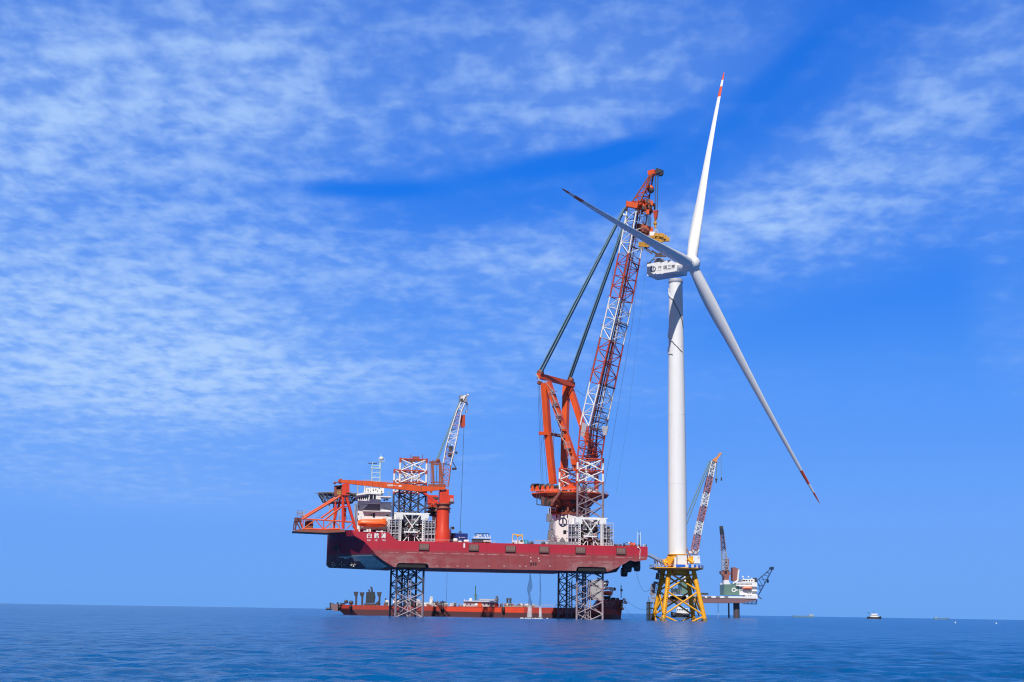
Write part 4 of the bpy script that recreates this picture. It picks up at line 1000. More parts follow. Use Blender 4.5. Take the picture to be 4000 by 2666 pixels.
# hoist ropes
g = MB()
for dx in (0, 9): g.tube(KP(zS(741+dx, 190), -.5), KP(zS(737+dx*.4, 772), -.5), .13, n=5)
for dx in (0, 9): g.tube(KP(zS(782+dx, 190), .5), KP(zS(768+dx*.4, 772), .5), .13, n=5)
for x in (560, 578, 596, 616, 634, 652, 668): g.tube(KP(zS(x, 800), 3), KP(zS(x-4, 1030), 3), .13, n=5)
g.build('hoist_ropes', [ROPE], mc)
g = MB()
for a, b in ((zC(100, 210), zC(126, 955)), (zC(112, 215), zC(172, 965)), (zC(108, 212), zC(140, 955))): g.tube(KP(a, -13), KP(b, -8), .1, n=4)
for a, b in ((zC(345, 250), zC(375, 720)),): g.tube(KP(a, 12), KP(b, 6), .09, n=4)
g.path([KP(zD(640, 900), 4), KP(zD(600, 1250), 5), KP(zC(720, 330), 5), KP(zC(612, 975), 6)], .09, 4)
g.path([KP(zS(150, 1040), -4), KP(zD(440, 1000), -5), KP(zD(305, 1560), -6), KP(zC(455, 290), -8), KP(zC(385, 235), 4)], .09, 4)
g.path([KP(zS(690, 830), 6), KP(zC(785, 500), 8), KP(zC(700, 1030), 9)], .04, 4)
g.build('running_ropes', [ROPE], mc)
# small hook block + main hook block
g = MB(); c = KP(zS(748, 810), 0)
g.hexa([c+Kf.a*a+Kf.b*b+up*z for z, s in ((-2.4, .45), (1.5, 1)) for a, b in ((-1.1*s, -.6), (1.1*s, -.6), (1.1*s, .6), (-1.1*s, .6))]); g.build('auxiliary_hook_block', [BOOMRED], mc)
g = MB(); g.path([KP(zS(745, 870), 0), KP(zS(742, 960), 0)], .3, 8); g.ball(KP(zS(742, 905), 0), .6, 8); g.ball(KP(zS(740, 965), 0), .9, 10); g.path([KP(zS(740, 965), 0), KP(zS(746, 1040), 0)], .5, 8); g.build('hook', [YOKEY], mc)
hk = MB()
for x, y, s in ((510, 1030, 1.9), (545, 1060, 2.2), (600, 1065, 1.7), (640, 1080, 1.7), (500, 1075, 1.3), (620, 1110, 1.4), (570, 1100, 1.2)):
    c = KP(zS(x, y), 3); hk.hexa([c+Vector((a*s, b*s, z*s*.75)) for z in (-1, 1) for a, b in ((-1, -.6), (1, -.6), (1, .6), (-1, .6))], random.choice((0, 0, 1)))
    hk.lathe(c-Kf.b*1.9, [(.1, 0), (s*.55, 0), (s*.55, .5), (.1, .5)], 12, 1, ax=Kf.b)
hk.tube(KP(zS(600, 1120), 3), KP(zS(595, 1165), 3), .7, n=8, m=1)
hk.build('main_hook_block', [ORANGE, BROWN], mc)

# ------------------------------------------------------------------ blade lifting yoke
yk = thing('blade_lifting_yoke', Kf, Kf.uz(zS(740, 1180), 0)[0], -2, Kf.uz(zS(740, 1180), 0)[1], 'dull yellow lifting frame hung from the tallest crane, clamped round a turbine blade', 'lifting frame')
g = MB()
up1 = [zS(*a) for a in ((640, 1180), (760, 1160), (940, 1215), (860, 1262), (740, 1262))]
for a, b, w in (((640, 1185), (850, 1160), .9), ((640, 1185), (800, 1262), .8), ((800, 1262), (940, 1225), 1.0), ((850, 1160), (940, 1215), .9), ((700, 1190), (900, 1195), .8), ((720, 1225), (920, 1235), .8), ((760, 1165), (860, 1250), .5), ((800, 1160), (760, 1250), .5)):
    g.bar(KP(zS(*a), -3), KP(zS(*b), -3+.5), w, w)
for x, y in ((940, 1222), (900, 1190), (860, 1165), (760, 1150), (830, 1155)): c = KP(zS(x, y), -3); g.hexa([c+Vector((a*.8, b*.8, z*.8)) for z in (-1, 1) for a, b in ((-1, -1), (1, -1), (1, 1), (-1, 1))])
g.build('upper_frame', [YOKEY], yk)
g = MB()
for a, b, w in (((480, 1280), (635, 1275), .8), ((480, 1320), (640, 1330), 1.0), ((485, 1270), (490, 1330), .7), ((560, 1290), (560, 1325), .7), ((635, 1250), (635, 1330), .8), ((520, 1290), (630, 1290), .7)): g.bar(KP(zS(*a), -5), KP(zS(*b), -5), w, w)
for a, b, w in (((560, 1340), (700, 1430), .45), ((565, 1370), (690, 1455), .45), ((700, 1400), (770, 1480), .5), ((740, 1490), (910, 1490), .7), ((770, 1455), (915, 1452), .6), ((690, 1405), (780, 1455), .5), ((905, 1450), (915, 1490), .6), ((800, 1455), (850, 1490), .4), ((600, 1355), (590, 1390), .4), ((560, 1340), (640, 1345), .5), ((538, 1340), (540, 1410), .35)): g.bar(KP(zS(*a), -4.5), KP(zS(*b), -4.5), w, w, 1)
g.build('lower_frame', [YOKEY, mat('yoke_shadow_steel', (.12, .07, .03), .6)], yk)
g = MB()
for a, b in (((746, 1040), (735, 1160)), ((746, 1040), (760, 1165)), ((744, 1040), (800, 1150)), ((742, 1040), (722, 1170)), ((746, 1040), (830, 1155))): g.tube(KP(zS(*a), 0), KP(zS(*b), -2.5), .12, n=5)
g.build('lifting_sling', [GREYP], yk)
g = MB(); c = KP(zS(690, 1140), -1); g.hexa([c+Vector((a*1.2, b*1.2, z*.9)) for z in (-1, 1) for a, b in ((-1, -1), (1, -1), (1, 1), (-1, 1))]); g.build('power_pack', [WHITE], yk)

# ------------------------------------------------------------------ lattice deck crane (further of the two by the bow leg)
V = 31.0
lc = thing('lattice_deck_crane', Bf, Bf.uz(zK(950, 1100), V)[0], V, ZD, 'white and pink lattice boom deck crane standing behind the solid orange crane pedestal', 'crane')
P = lambda f, x, y, v=V: Bf.p(f(x, y), v)
uq = Bf.uz(zK(950, 1100), V)[0]
g = MB(); zt = Bf.uz(zK(950, 1060), V)[1]
g.lathe(Bf.w(uq, V, 0), [(2.4, ZD), (2.4, zt), (3.4, zt+.4), (3.4, zt+1)], 20, 0); g.build('crane_pedestal', [REDOR], lc)
g = MB(); zz_ = lambda y: Bf.uz(zK(950, y), V)[1]
for y0, y1, r, m_ in ((1060, 1000, 3.6, 1), (1000, 985, 5.2, 0), (985, 940, 4.0, 1), (940, 925, 5.4, 0), (925, 860, 4.3, 2)): g.lathe(Bf.w(uq, V, 0), [(0.1, zz_(y0)), (r, zz_(y0)), (r, zz_(y1)), (.1, zz_(y1))], 16, m_)
for k in range(30): a = random.uniform(-3, 0); c = Bf.w(uq+4.4*math.cos(a), V+4.4*math.sin(a), random.uniform(zz_(1050), zz_(850))); s = random.uniform(.2, .6); g.hexa([c+Vector((x*s, y*s, z*s)) for z in (-1, 1) for x, y in ((-1, -1), (1, -1), (1, 1), (-1, 1))], random.randrange(4))
g.pb(Bf, zK(800, 720), zK(950, 860), V-3, 7, 2); g.pb(Bf, zK(860, 755), zK(960, 790), V-3.2, .4, 1); g.pb(Bf, zK(1120, 830), zK(1218, 848), V-4, 5, 1); g.pb(Bf, zK(1085, 925), zK(1150, 940), V-3, 5, 1); g.pb(Bf, zK(1085, 1055), zK(1135, 1070), V-3, 5, 1)
g.build('slewing_house', [BROWN, DGREY, REDOR, GREYP], lc)
g = MB(); g.pb(Bf, zK(1130, 720), zK(1205, 832), V-4, 4, 0); cb = g.build('operator_cab', [REDOR], lc)
g = MB(); g.pb(Bf, zK(1150, 775), zK(1195, 825), V-4.15, .2, 0); g.each('cab_window', [GREYP], cb)
g = MB()                                              # A-frame
for a, b, w in (((320, 1030), (335, 1340), .9), ((300, 1030), (300, 1340), .35), ((430, 1030), (455, 1350), .9), ((415, 1040), (420, 1340), .6)): g.bar(P(zJ, *a, V-2), P(zJ, *b, V-2), w, w)
g.bar(P(zJ, 270, 1022, V-2), P(zJ, 430, 1015, V-2), .9, .7); g.bar(P(zJ, 310, 1050, V-2), P(zJ, 430, 1046, V-2), .7, .7); g.bar(P(zJ, 300, 1300, V-2), P(zJ, 480, 1300, V-2), .5, .5); g.bar(P(zJ, 260, 1350, V-2), P(zJ, 500, 1345, V-2), 1.2, 1.2); g.bar(P(zJ, 300, 1450, V-2), P(zJ, 300, 1340, V-2), 1.0, 1.0)
for k in range(12): x = random.uniform(280, 430); g.tube(P(zJ, x, 1015, V-2), P(zJ, x, 985, V-2), .1, n=4)
g.ball(P(zJ, 395, 1000, V-2), 1.0, 8); g.build('a_frame', [BROWN], lc)
g = MB()
for a, b in (((280, 1050), (280, 1340)), ((262, 1050), (264, 1340))): g.tube(P(zJ, *a, V-2), P(zJ, *b, V-2), .1, n=4)
for k in range(16): g.tube(P(zJ, 263, 1060+k*18, V-2), P(zJ, 281, 1060+k*18, V-2), .1, n=4)
g.build('ladder', [GREYP], lc)
cf = Fr(Bf.w(uq, V, 0).x, Bf.w(uq, V, 0).y, 0, 0)
cst = [(zJ(455, 1330), zJ(535, 1350), 3.4), (zJ(468, 1030), zJ(570, 1060), 3.4), (zJ(508, 800), zJ(632, 800), 3.2), (zJ(575, 560), zJ(680, 560), 3.0), (zJ(655, 310), zJ(720, 310), 2.6), (zJ(715, 180), zJ(770, 200), 2.2)]
q2 = []
for a, b, w in cst:
    u0, z0 = cf.uz(a, -w/2); u1, z1 = cf.uz(b, -w/2); q2.append([cf.w(u0, -w/2, z0), cf.w(u1, -w/2, z1), cf.w(u1, w/2, z1), cf.w(u0, w/2, z0)])
g = MB()
for k, (nb, cm) in enumerate(((4, 1), (3, 1), (4, 0), (4, 2), (2, 0))): lattice(g, q2[k], q2[k+1], nb, .26 if k else .2, .1, 0 if k != 0 else 1, cm)
bmd = g.build('boom', [WHITE, mat('faded_pink_red', (.5, .2, .18), .5), mat('faded_pink_red', (.5, .2, .18), .5)], lc)
g = MB(); g.pb(Bf, zJ(700, 85), zJ(800, 180), V-2, 3, 0); g.pp(Bf, [zJ(*a) for a in ((702, 130), (770, 80), (790, 90), (745, 165), (705, 165))], V-2.4, 3.6, 1); g.pp(Bf, [zJ(*a) for a in ((705, 132), (745, 132), (742, 168), (705, 168))], V-2.5, .3, 2)
g.tube(P(zJ, 795, 70), P(zJ, 800, 320), .2, n=5, m=0); g.ball(P(zJ, 815, 85), .5, 8, 1); g.ball(P(zJ, 803, 210), .5, 8, 1); g.ball(P(zJ, 785, 318), .45, 8, 1)
g.build('boom_head', [mat('head_grey', (.3, .27, .3), .5), WHITE, DGREY], bmd)
g = MB(); g.pp(Bf, [zJ(*a) for a in ((705, 370), (775, 360), (772, 520), (735, 540), (715, 520))], V-1, 2, 0); g.pb(Bf, zJ(600, 1095), zJ(655, 1120), V-2, 3, 1); g.tube(P(zJ, 600, 1020), P(zJ, 655, 1115), .18, n=5, m=1); g.pb(Bf, zJ(640, 870), zJ(665, 905), V-1, 1, 1)
g.pb(Bf, zJ(550, 800), zJ(600, 870), V-1, 1.5, 1); g.pb(Bf, zJ(540, 890), zJ(600, 945), V-1, 1.5, 1)
g.each('boom_fitting', [BOOMRED, DGREY], bmd)
g = MB()
for d in (-.28, .28): g.tube(P(zJ, 385, 985, V-2)+Bf.a*d, P(zJ, 703, 175, V-1)+Bf.a*d, .24, n=6)
g.build('boom_pendant', [PEND], lc)
g = MB(); e1 = P(zJ, 757, 535, 14); e2 = P(zM, 460, 165, 14); g.tube(e1, e2, .1, n=5); g.tube(e2, e2-up*.9, .45, n=8, r2=.6); g.path([P(zJ, 380, 1060, V-2), P(zJ, 375, 1300, V-2)], .15, 5)
g.build('hoist_rope', [ROPE], lc)

# ------------------------------------------------------------------ solid orange deck crane with its jib laid on the bow rest
bc = thing('box_boom_crane', Bf, Bf.uz(zK(1040, 1100), 4)[0], 4, ZD, 'solid orange deck crane whose level box jib rests on the bow truss', 'crane')
ub = Bf.uz(zK(1032, 1100), 4)[0]
g = MB(); P = lambda x, y, v=1.5: Bf.p(zK(x, y), v)
zz_ = lambda y: Bf.uz(zK(1040, y), 4)[1]
g.lathe(Bf.w(ub, 4, 0), [(3.15, ZD-.1), (3.1, zz_(1300)), (2.55, zz_(1240)), (2.55, zz_(940))], 28, 0); g.build('crane_pedestal', [REDOR], bc)
g = MB(); g.lathe(Bf.w(ub, 4, 0), [(.1, zz_(948)), (3.0, zz_(948)), (3.0, zz_(930)), (2.6, zz_(925)), (2.6, zz_(885)), (3.1, zz_(880)), (3.1, zz_(858)), (.1, zz_(858))], 28, 0); g.build('slew_ring', [BROWN], bc)
g = MB(); u0, z1 = Bf.uz(zK(985, 625), 1.4); u1, z0 = Bf.uz(zK(1125, 858), 1.4); g.fb(Bf, u0, u1, 1.4, 7, z0, z1, 0); bh = g.build('crane_body', [REDOR], bc)
g = MB(); g.pp(Bf, [(zK(1038+32*math.cos(a), 638+12*math.sin(a))) for a in [2*math.pi*k/16 for k in range(16)]], 1.32, .05); g.build('white_mark', [WHITE], bh)
g = MB(); g.pp(Bf, [(zK(1038+14*math.cos(a), 708+12*math.sin(a))) for a in [2*math.pi*k/12 for k in range(12)]], 1.3, .08); g.build('vent', [BROWN], bh)
g = MB()
g.prism([Bf.p(zA(*a), .6) for a in ((440, 783), (700, 795), (930, 815), (1160, 838), (1300, 843), (1300, 862), (1180, 874), (1100, 882), (900, 860), (600, 827), (440, 806))], Bf.b*1.9, 0)
bb = g.build('box_jib', [ORANGE], bc)
g = MB()
for xx in (560, 700, 820, 960, 1100): g.pp(Bf, [zA(xx, 790+(xx-560)*.075), zA(xx+3, 790+(xx-560)*.075), zA(xx+3, 822+(xx-560)*.09), zA(xx, 822+(xx-560)*.09)], .55, .06)
g.each('jib_joint', [BROWN], bb)
g = MB(); b0 = Bf.p(zK(130, 583), .5)
for k in range(5): g.pp(Bf, [zK(138+k*18, 548), zK(150+k*18, 549), zK(150+k*18, 580), zK(138+k*18, 579)], .52, .05)
g.pp(Bf, [zK(225, 564), zK(300, 572), zK(300, 577), zK(225, 569)], .52, .05); g.pp(Bf, [(zK(341+27*math.cos(a), 575+14*math.sin(a))) for a in [2*math.pi*k/16 for k in range(16)]], .5, .06)
g.build('jib_lettering', [WHITE], bb)
g = MB(); g.tube(Bf.p(zH(1060, 290), 1.5), Bf.p(zH(1200, 250), 1.5), .22, n=6, m=1); g.lathe(Bf.p(zH(1068, 285), 1.5)-Bf.b*.4, [(.05, 0), (.55, 0), (.55, .8), (.05, .8)], 12, 1, ax=Bf.b); g.lathe(Bf.p(zH(1205, 245), 1.2)-Bf.b*.4, [(.05, 0), (.95, 0), (.95, 1.6), (.05, 1.6)], 14, 0, ax=Bf.b); g.lathe(Bf.p(zH(1205, 215), 1.2)-Bf.b*.4, [(.05, 0), (.5, 0), (.5, 1.6), (.05, 1.6)], 14, 0, ax=Bf.b)
g.each('jib_tip_sheave', [BOOMRED, BROWN], bb)
g = MB(); g.bar(P(690, 655), P(965, 860), .8, .8); g.build('jib_ram', [REDOR], bc)
g = MB(); g.rail([Bf.p(zA(620, 800), 1.6), Bf.p(zA(885, 812), 1.6)], 1.0, 1.4, .05); g.build('jib_handrail', [GREYP], bb)

# ------------------------------------------------------------------ lifeboat
LV = 5.6
lb = thing('lifeboat', Bf, Bf.uz(zI(470, 1170), LV)[0], LV, Bf.uz(zI(470, 1240), LV)[1], 'long orange enclosed lifeboat hanging beside the white accommodation, above the white ship name', 'lifeboat')
g = MB(); rs = []; uM = Bf.uz(zI(470, 1180), LV)[0]
zc = Bf.uz(zI(470, 1180), LV)[1]
for t, wy, top_, bo in ((-1, .35, .9, -.3), (-.93, .8, 1.3, -.9), (-.75, 1.2, 1.65, -1.15), (-.3, 1.5, 1.75, -1.3), (.3, 1.5, 1.85, -1.35), (.7, 1.3, 1.95, -1.2), (.9, 1.0, 2.0, -1.0), (1, .5, 1.2, -.4)):
    c = Bf.w(uM+t*5.75, LV+1.4, zc); rs.append([c+Bf.b*(-wy*x)+up*z for x, z in ((0, bo), (.75, bo*.75), (1, -.1), (1.02, .1), (.9, top_*.55), (.55, top_*.95), (0, top_), (-.55, top_*.95), (-.9, top_*.55), (-1.02, .1), (-1, -.1), (-.75, bo*.75))])
g.loft(rs, 0, True); hl = g.build('hull', [mat('lifeboat_orange', (.85, .14, .02), .4, var=.06)], lb)
g = MB(); g.path([Bf.w(uM-5.7, LV-.1, zc-.05), Bf.w(uM+5.7, LV-.1, zc-.05)], .16, 6); g.build('rubbing_band', [REDOR], lb)
g = MB(); g.fb(Bf, uM+4.2, uM+5.3, LV+.6, LV+2.2, zc+1.6, zc+2.2); g.build('steering_cupola', [mat('lifeboat_orange', (.85, .14, .02), .4)], lb)
g = MB()
for t in (-4.6, 5.6): g.nx(); g.path([Bf.w(uM+t, 9.4, zc-2.5), Bf.w(uM+t, 9.0, zc+2.4), Bf.w(uM+t, LV+1.2, zc+3.0), Bf.w(uM+t, LV+1.2, zc+1.6)], .25, 6)
g.each('lifeboat_davit', [WHITE], ves)

# ------------------------------------------------------------------ deck cargo
def D(x, y, v): return Bf.uz(zM(x, y), v)
def cargo(name, x0, y0, x1, v, d, lab, cat, mm, group=None, z0=ZD):
    t = thing(name, Bf, (D(x0, 350, v)[0]+D(x1, 350, v)[0])/2, v+d/2, z0, lab, cat, group); return t
t = cargo('shipping_container', 300, 205, 592, 12, 2.6, 'dark blue cargo container on deck, hooked to the thin line of the lattice crane', 'container', BLUEC)
u0, z1 = D(300, 205, 12); u1, _ = D(592, 350, 12)
g = MB(); g.fb(Bf, u0, u1, 12, 14.6, z1-2.9, z1)
for k in range(24): uu = lerp(u0+.2, u1-.2, k/23); g.fb(Bf, uu-.05, uu+.05, 11.93, 12, z1-2.7, z1-.2)
g.build('container_body', [BLUEC], t)
g = MB()
for uu in (u0+.05, u1-.05): g.fb(Bf, uu-.1, uu+.1, 11.88, 12.1, z1-2.9, z1+.05)
g.each('corner_post', [NAVY], t)
g = MB(); q = Bf.w(lerp(u0, u1, .5), 11.9, z1-1.7); g.tube(q, q-Bf.b*.04, .35, n=12); g.fb(Bf, lerp(u0, u1, .6), lerp(u0, u1, .86), 11.86, 11.9, z1-1.75, z1-1.45); g.fb(Bf, u0+.9, u0+1.1, 11.86, 11.9, z1-2.1, z1-.5); g.build('painted_mark', [GREYP], t)
g = MB(); e2 = Bf.p(zM(460, 185), 14)
for uu in (u0, u1): g.tube(e2, Bf.w(uu, 13.3, z1), .03, n=4)
g.each('lifting_sling', [ROPE], t)
t = cargo('container_stand', 300, 0, 592, 12, 2.6, 'dark stand under the dark blue cargo container', 'stand', DGREY)
g = MB(); g.fb(Bf, u0+.1, u1-.1, 12.1, 14.5, ZD, z1-2.92, 1); g.fb(Bf, u0-.6, u0+.5, 12, 14, ZD, z1-1.2, 0); g.build('stand_frame', [BROWN, DGREY], t)
for i, (x0, y0, x1, lb_) in enumerate(((335, 298, 415, 'white rounded tank before the blue container, nearest the orange crane pedestal'), (430, 340, 492, 'small low white tank between two larger ones before the blue container'), (530, 322, 628, 'white rounded tank before the blue container, nearest the blue truss rack'))):
    v = 8.5; u0, z1 = D(x0, y0, v); u1, _ = D(x1, 350, v)
    t = thing('white_tank', Bf, (u0+u1)/2, v+.8, ZD, lb_, 'tank', 'white tanks by the blue container')
    g = MB(); zc = (ZD+.35+z1)/2; hh = (z1-ZD-.35)/2
    g.lathe(Bf.w(u0, v+.8, zc), [(hh*.4, 0), (hh*.9, .12), (hh, .35), (hh, (u1-u0)-.35), (hh*.9, (u1-u0)-.12), (hh*.4, u1-u0)], 16, 0, ax=Bf.a); g.build('tank_shell', [WHITE], t)
    g = MB()
    for f in (.2, .8): g.fb(Bf, lerp(u0, u1, f)-.15, lerp(u0, u1, f)+.15, v+.2, v+1.4, ZD, zc-hh*.6)
    g.each('saddle', [MGREY], t)
t = cargo('floodlight_post', 285, 90, 345, 10, 1, 'rusty post with a lamp arm beside the blue container', 'lamp post', BROWN)
g = MB(); u0, z1 = D(292, 92, 10); g.tube(Bf.w(u0, 10.5, ZD), Bf.w(u0, 10.5, z1), .2, n=8); u1, _ = D(345, 350, 10); g.tube(Bf.w(u0, 10.5, z1), Bf.w(u1, 10.5, z1), .14, n=6); g.build('post', [BROWN], t)
g = MB(); g.fb(Bf, u0+.4, u1, 10.1, 11, z1-.9, z1-.1); g.build('lamp', [YOKEY], t)
# blue truss rack
t = cargo('truss_rack', 700, 205, 1012, 12, 5, 'open rack of blue and white truss frames on black supports amidships', 'rack', STEELB)
g = MB(); f = lambda x, y, v=12: Bf.p(zM(x, y), v)
for v in (12, 16):
    g.bar(f(725, 215, v), f(990, 212, v), .5, .45)
    for a, b in (((730, 215), (735, 270)), ((860, 215), (880, 300)), ((985, 215), (990, 300)), ((770, 225), (800, 285)), ((820, 225), (860, 280)), ((890, 225), (930, 285))): g.bar(f(*a, v), f(*b, v), .35, .3)
g.build('blue_frame', [STEELB], t)
g = MB()
for v in (11.8, 15.8):
    for a, b in (((720, 290), (1012, 295)), ((712, 250), (715, 300)), ((775, 225), (800, 290)), ((830, 230), (870, 290)), ((900, 230), (930, 290)), ((955, 225), (975, 290)), ((800, 225), (775, 290)), ((1008, 250), (1012, 300)), ((740, 275), (850, 240))): g.bar(f(*a, v), f(*b, v), .28, .28)
g.build('white_frame', [WHITE], t)
g = MB(); u0, z1 = D(690, 308, 12); u1, _ = D(1012, 350, 12); g.fb(Bf, u0, u1, 12, 16, z1-.5, z1)
for k in range(9): uu = lerp(u0, u1-.4, k/8); g.fb(Bf, uu, uu+.4, 12.1, 12.6, ZD, z1-.5); g.fb(Bf, uu, uu+.4, 15, 15.6, ZD, z1-.5)
g.build('support', [BLACK], t)
t = cargo('white_slab', 890, 335, 1035, 8.5, 2, 'low white slab lying on deck before the blue truss rack', 'slab', WHITE)
g = MB(); u0, z1 = D(890, 336, 8.5); u1, _ = D(1035, 350, 8.5); g.fb(Bf, u0, u1, 8.5, 10.5, z1-.45, z1, 0); g.build('slab', [WHITE], t)
g = MB(); g.fb(Bf, u0+.2, u0+.6, 8.7, 10.3, ZD, z1-.45); g.fb(Bf, u1-.6, u1-.2, 8.7, 10.3, ZD, z1-.45); g.each('bearer', [BOOMRED], t)
t = cargo('yellow_frame', 1415, 215, 1608, 12, 4, 'open yellow steel frame standing on the deck over a row of white drums', 'frame', YOKEY)
g = MB()
for v in (12, 16):
    g.bar(f(1418, 222, v), f(1608, 245, v), .4, .4)
    for x in (1420, 1520, 1605): g.bar(f(x, 230, v), Bf.w(D(x, 350, v)[0], v, ZD), .3, .3)
    g.bar(f(1500, 250, v), f(1600, 262, v), .35, .3)
for x in (1420, 1605): g.bar(f(x, 228, 12), f(x, 228, 16), .3, .3)
g.ball(f(1512, 250, 12), .55, 8); g.build('frame', [mat('bright_yellow_steel', (.75, .45, .05), .5)], t)
def simple(name, x0, y0, x1, v, d, lab, cat, M1, M2, fn, grp=None):
    u0, z1 = D(x0, y0, v); u1, _ = D(x1, 350, v); t = thing(name, Bf, (u0+u1)/2, v+d/2, ZD, lab, cat, grp); fn(t, u0, u1, v, d, z1); return t
def f1(t, u0, u1, v, d, z1):
    for k in range(4):
        a = lerp(u0, u1, k/4+.03); b = lerp(u0, u1, (k+1)/4-.03); g = MB(); g.lathe(Bf.w((a+b)/2, v+1, ZD), [((b-a)/2, .1), ((b-a)/2, z1-ZD-.6), ((b-a)*.3, z1-ZD-.3), ((b-a)*.3, z1-ZD-.1*k)], 12); g.build('drum', [WHITE], t)
simple('drum_row', 1420, 320, 1512, 9.5, 2, 'row of white drums under the open yellow frame', 'drums', 0, 0, f1)
def f2(t, u0, u1, v, d, z1):
    g = MB(); g.prism([Bf.w(u, v, z) for u, z in ((u0, ZD+.2), (u1, ZD+.2), (u1, z1-.9), (lerp(u0, u1, .8), z1-.2), (lerp(u0, u1, .3), z1), (u0, z1-.7))], Bf.b*d); g.build('canopy', [WHITE], t)
    g = MB(); g.prism([Bf.w(u, v-.04, z) for u, z in ((u0+.2, z1-.8), (u1-.3, z1-1.0), (lerp(u0, u1, .75), z1-.3), (lerp(u0, u1, .3), z1-.15))], Bf.b*.04); g.build('side_window', [DARKW], t)
simple('work_boat_cabin', 1545, 322, 1628, 7.5, 2.2, 'white rounded cabin with a dark top window between the drums and the teal sheet', 'cabin', 0, 0, f2)
def f3(t, u0, u1, v, d, z1):
    g = MB(); g.prism([Bf.w(u, v, z) for u, z in ((u0, ZD+.1), (u1, ZD+.1), (u1-.3, ZD+1.0), (lerp(u0, u1, .6), z1-.1), (u0+.1, z1))], Bf.b*d); g.build('sheet', [TEAL], t)
    g = MB(); g.prism([Bf.w(u, v-.05, z) for u, z in ((lerp(u0, u1, .4), ZD+.2), (u1-.1, ZD+.2), (u1-.4, ZD+.9), (lerp(u0, u1, .55), z1-.2))], Bf.b*.05); g.build('dark_flap', [STEELB], t)
simple('sheeted_bundle', 1640, 326, 1750, 7.5, 2.4, 'bundle under a teal blue sheet on the deck beside a white rounded cabin', 'bundle', 0, 0, f3)
def f4(t, u0, u1, v, d, z1):
    g = MB()
    for vv in (v, v+d): g.bar(Bf.w(u0, vv, z1), Bf.w(u1, vv, z1), .2, .2); g.bar(Bf.w(u0, vv, (z1+ZD)/2), Bf.w(u1, vv, (z1+ZD)/2), .1, .1)
    for k in range(14): uu = lerp(u0, u1, k/13); g.bar(Bf.w(uu, v, ZD), Bf.w(uu, v, z1), .1, .1)
    g.build('frame', [GREYP], t)
simple('grating_frame', 1850, 336, 2108, 10, 3, 'long low grey grating frame on deck beside the white emblem pedestal', 'frame', 0, 0, f4)
for x, y, w, lab in ((1745, 350, 60, 'dark coil of hose beside the teal sheet'), (1965, 355, 50, 'dark drum before the long grey grating frame'), (2030, 360, 60, 'pale drum before the long grey grating frame')):
    u0, z1 = D(x, y, 7); u1, _ = D(x+w, 350, 7); r = max(.5, (z1-ZD)/2); t = thing('deck_reel', Bf, (u0+u1)/2, 7.6, ZD, lab, 'reel', 'reels on the deck left of the crane')
    g = MB(); c = Bf.w((u0+u1)/2, 7, ZD+r); g.lathe(c, [(.1, 0), (r, 0), (r, .15), (r*.7, .2), (r*.7, 1), (r, 1.05), (r, 1.2), (.1, 1.2)], 14, 0, ax=Bf.b); g.build('drum', [GREYP if 'pale' in lab else DGREY], t)
    g = MB(); g.fb(Bf, (u0+u1)/2-r, (u0+u1)/2+r, 6.9, 7.0, ZD, ZD+.25); g.build('cradle', [MGREY], t)
# tall grey stair tower left of the pedestal
V = 32
t = thing('stair_tower', Bf, Bf.uz(zN(500, 1400), V)[0], V, ZD, 'narrow grey stair tower leaning against the white crane pedestal with the emblem', 'stair tower')
g = MB(); f = lambda x, y, v=V: Bf.p(zN(x, y), v)
for x0, y0, x1, y1, w in ((445, 880, 440, 1040, 2.0), (505, 1000, 480, 1190, 1.6), (490, 1210, 470, 1450, 2.6)): g.bar(f(x0, y0), f(x1, y1), w, 1.2, up=Bf.b)
g.each('screen_panel', [MGREY], t)
g = MB()
for a, b in (((470, 740), (470, 1000)), ((520, 980), (515, 1440)), ((425, 755), (430, 880)), ((480, 1000), (520, 1000)), ((475, 1200), (530, 1200)), ((530, 1000), (480, 1190)), ((480, 1200), (540, 1430))): g.bar(f(*a), f(*b), .3, .3)
g.build('frame', [GREYP], t)
t = thing('deck_pipework', Bf, Bf.uz(zN(540, 1420), 20)[0], 20, ZD, 'tangle of pale pipes and elbows at the foot of the white crane pedestal', 'pipes')
g = MB()
for k in range(26): a = f(random.uniform(440, 640), random.uniform(1340, 1480), 20); g.tube(a, a+Bf.a*random.uniform(-1.6, 1.6)+up*random.uniform(-.6, 1.4), random.uniform(.1, .24), n=6, m=random.randrange(2))
g.each('pipe', [GREYP, MGREY], t)
g = MB(); g.pb(Bf, zN(455, 1440), zN(800, 1490), 20, 3, z0=ZD); g.build('valve_block', [MGREY], t)
# small things along the mid deck edge
for k, (x, w, h, m_, lab, cat) in enumerate(((1090, 25, 14, WHITE, 'tiny white bollard cap near mid deck edge', 'bollard'), (225, 40, 90, GREYP, 'grey vent post beside the orange crane foot', 'vent'), (1435, 40, 12, DGREY, 'dark low fitting below the yellow frame', 'fitting'), (1790, 40, 26, DGREY, 'dark low valve between the teal sheet and the grey grating', 'valve'))):
    u0, _ = D(x, 350, 6); t = thing('deck_fitting', Bf, u0, 6, ZD, lab, cat); g = MB(); hh = h*.021; g.lathe(Bf.w(u0, 6, ZD), [(w*.008, 0), (w*.008, hh*.7+.3), (w*.012, hh*.75+.35), (w*.012, hh+.45), (.02, hh+.5)], 12); g.build('body', [m_], t); g = MB(); g.lathe(Bf.w(u0, 6, ZD), [(w*.014, 0), (w*.014, .1), (.02, .1)], 12); g.build('flange', [MGREY], t)
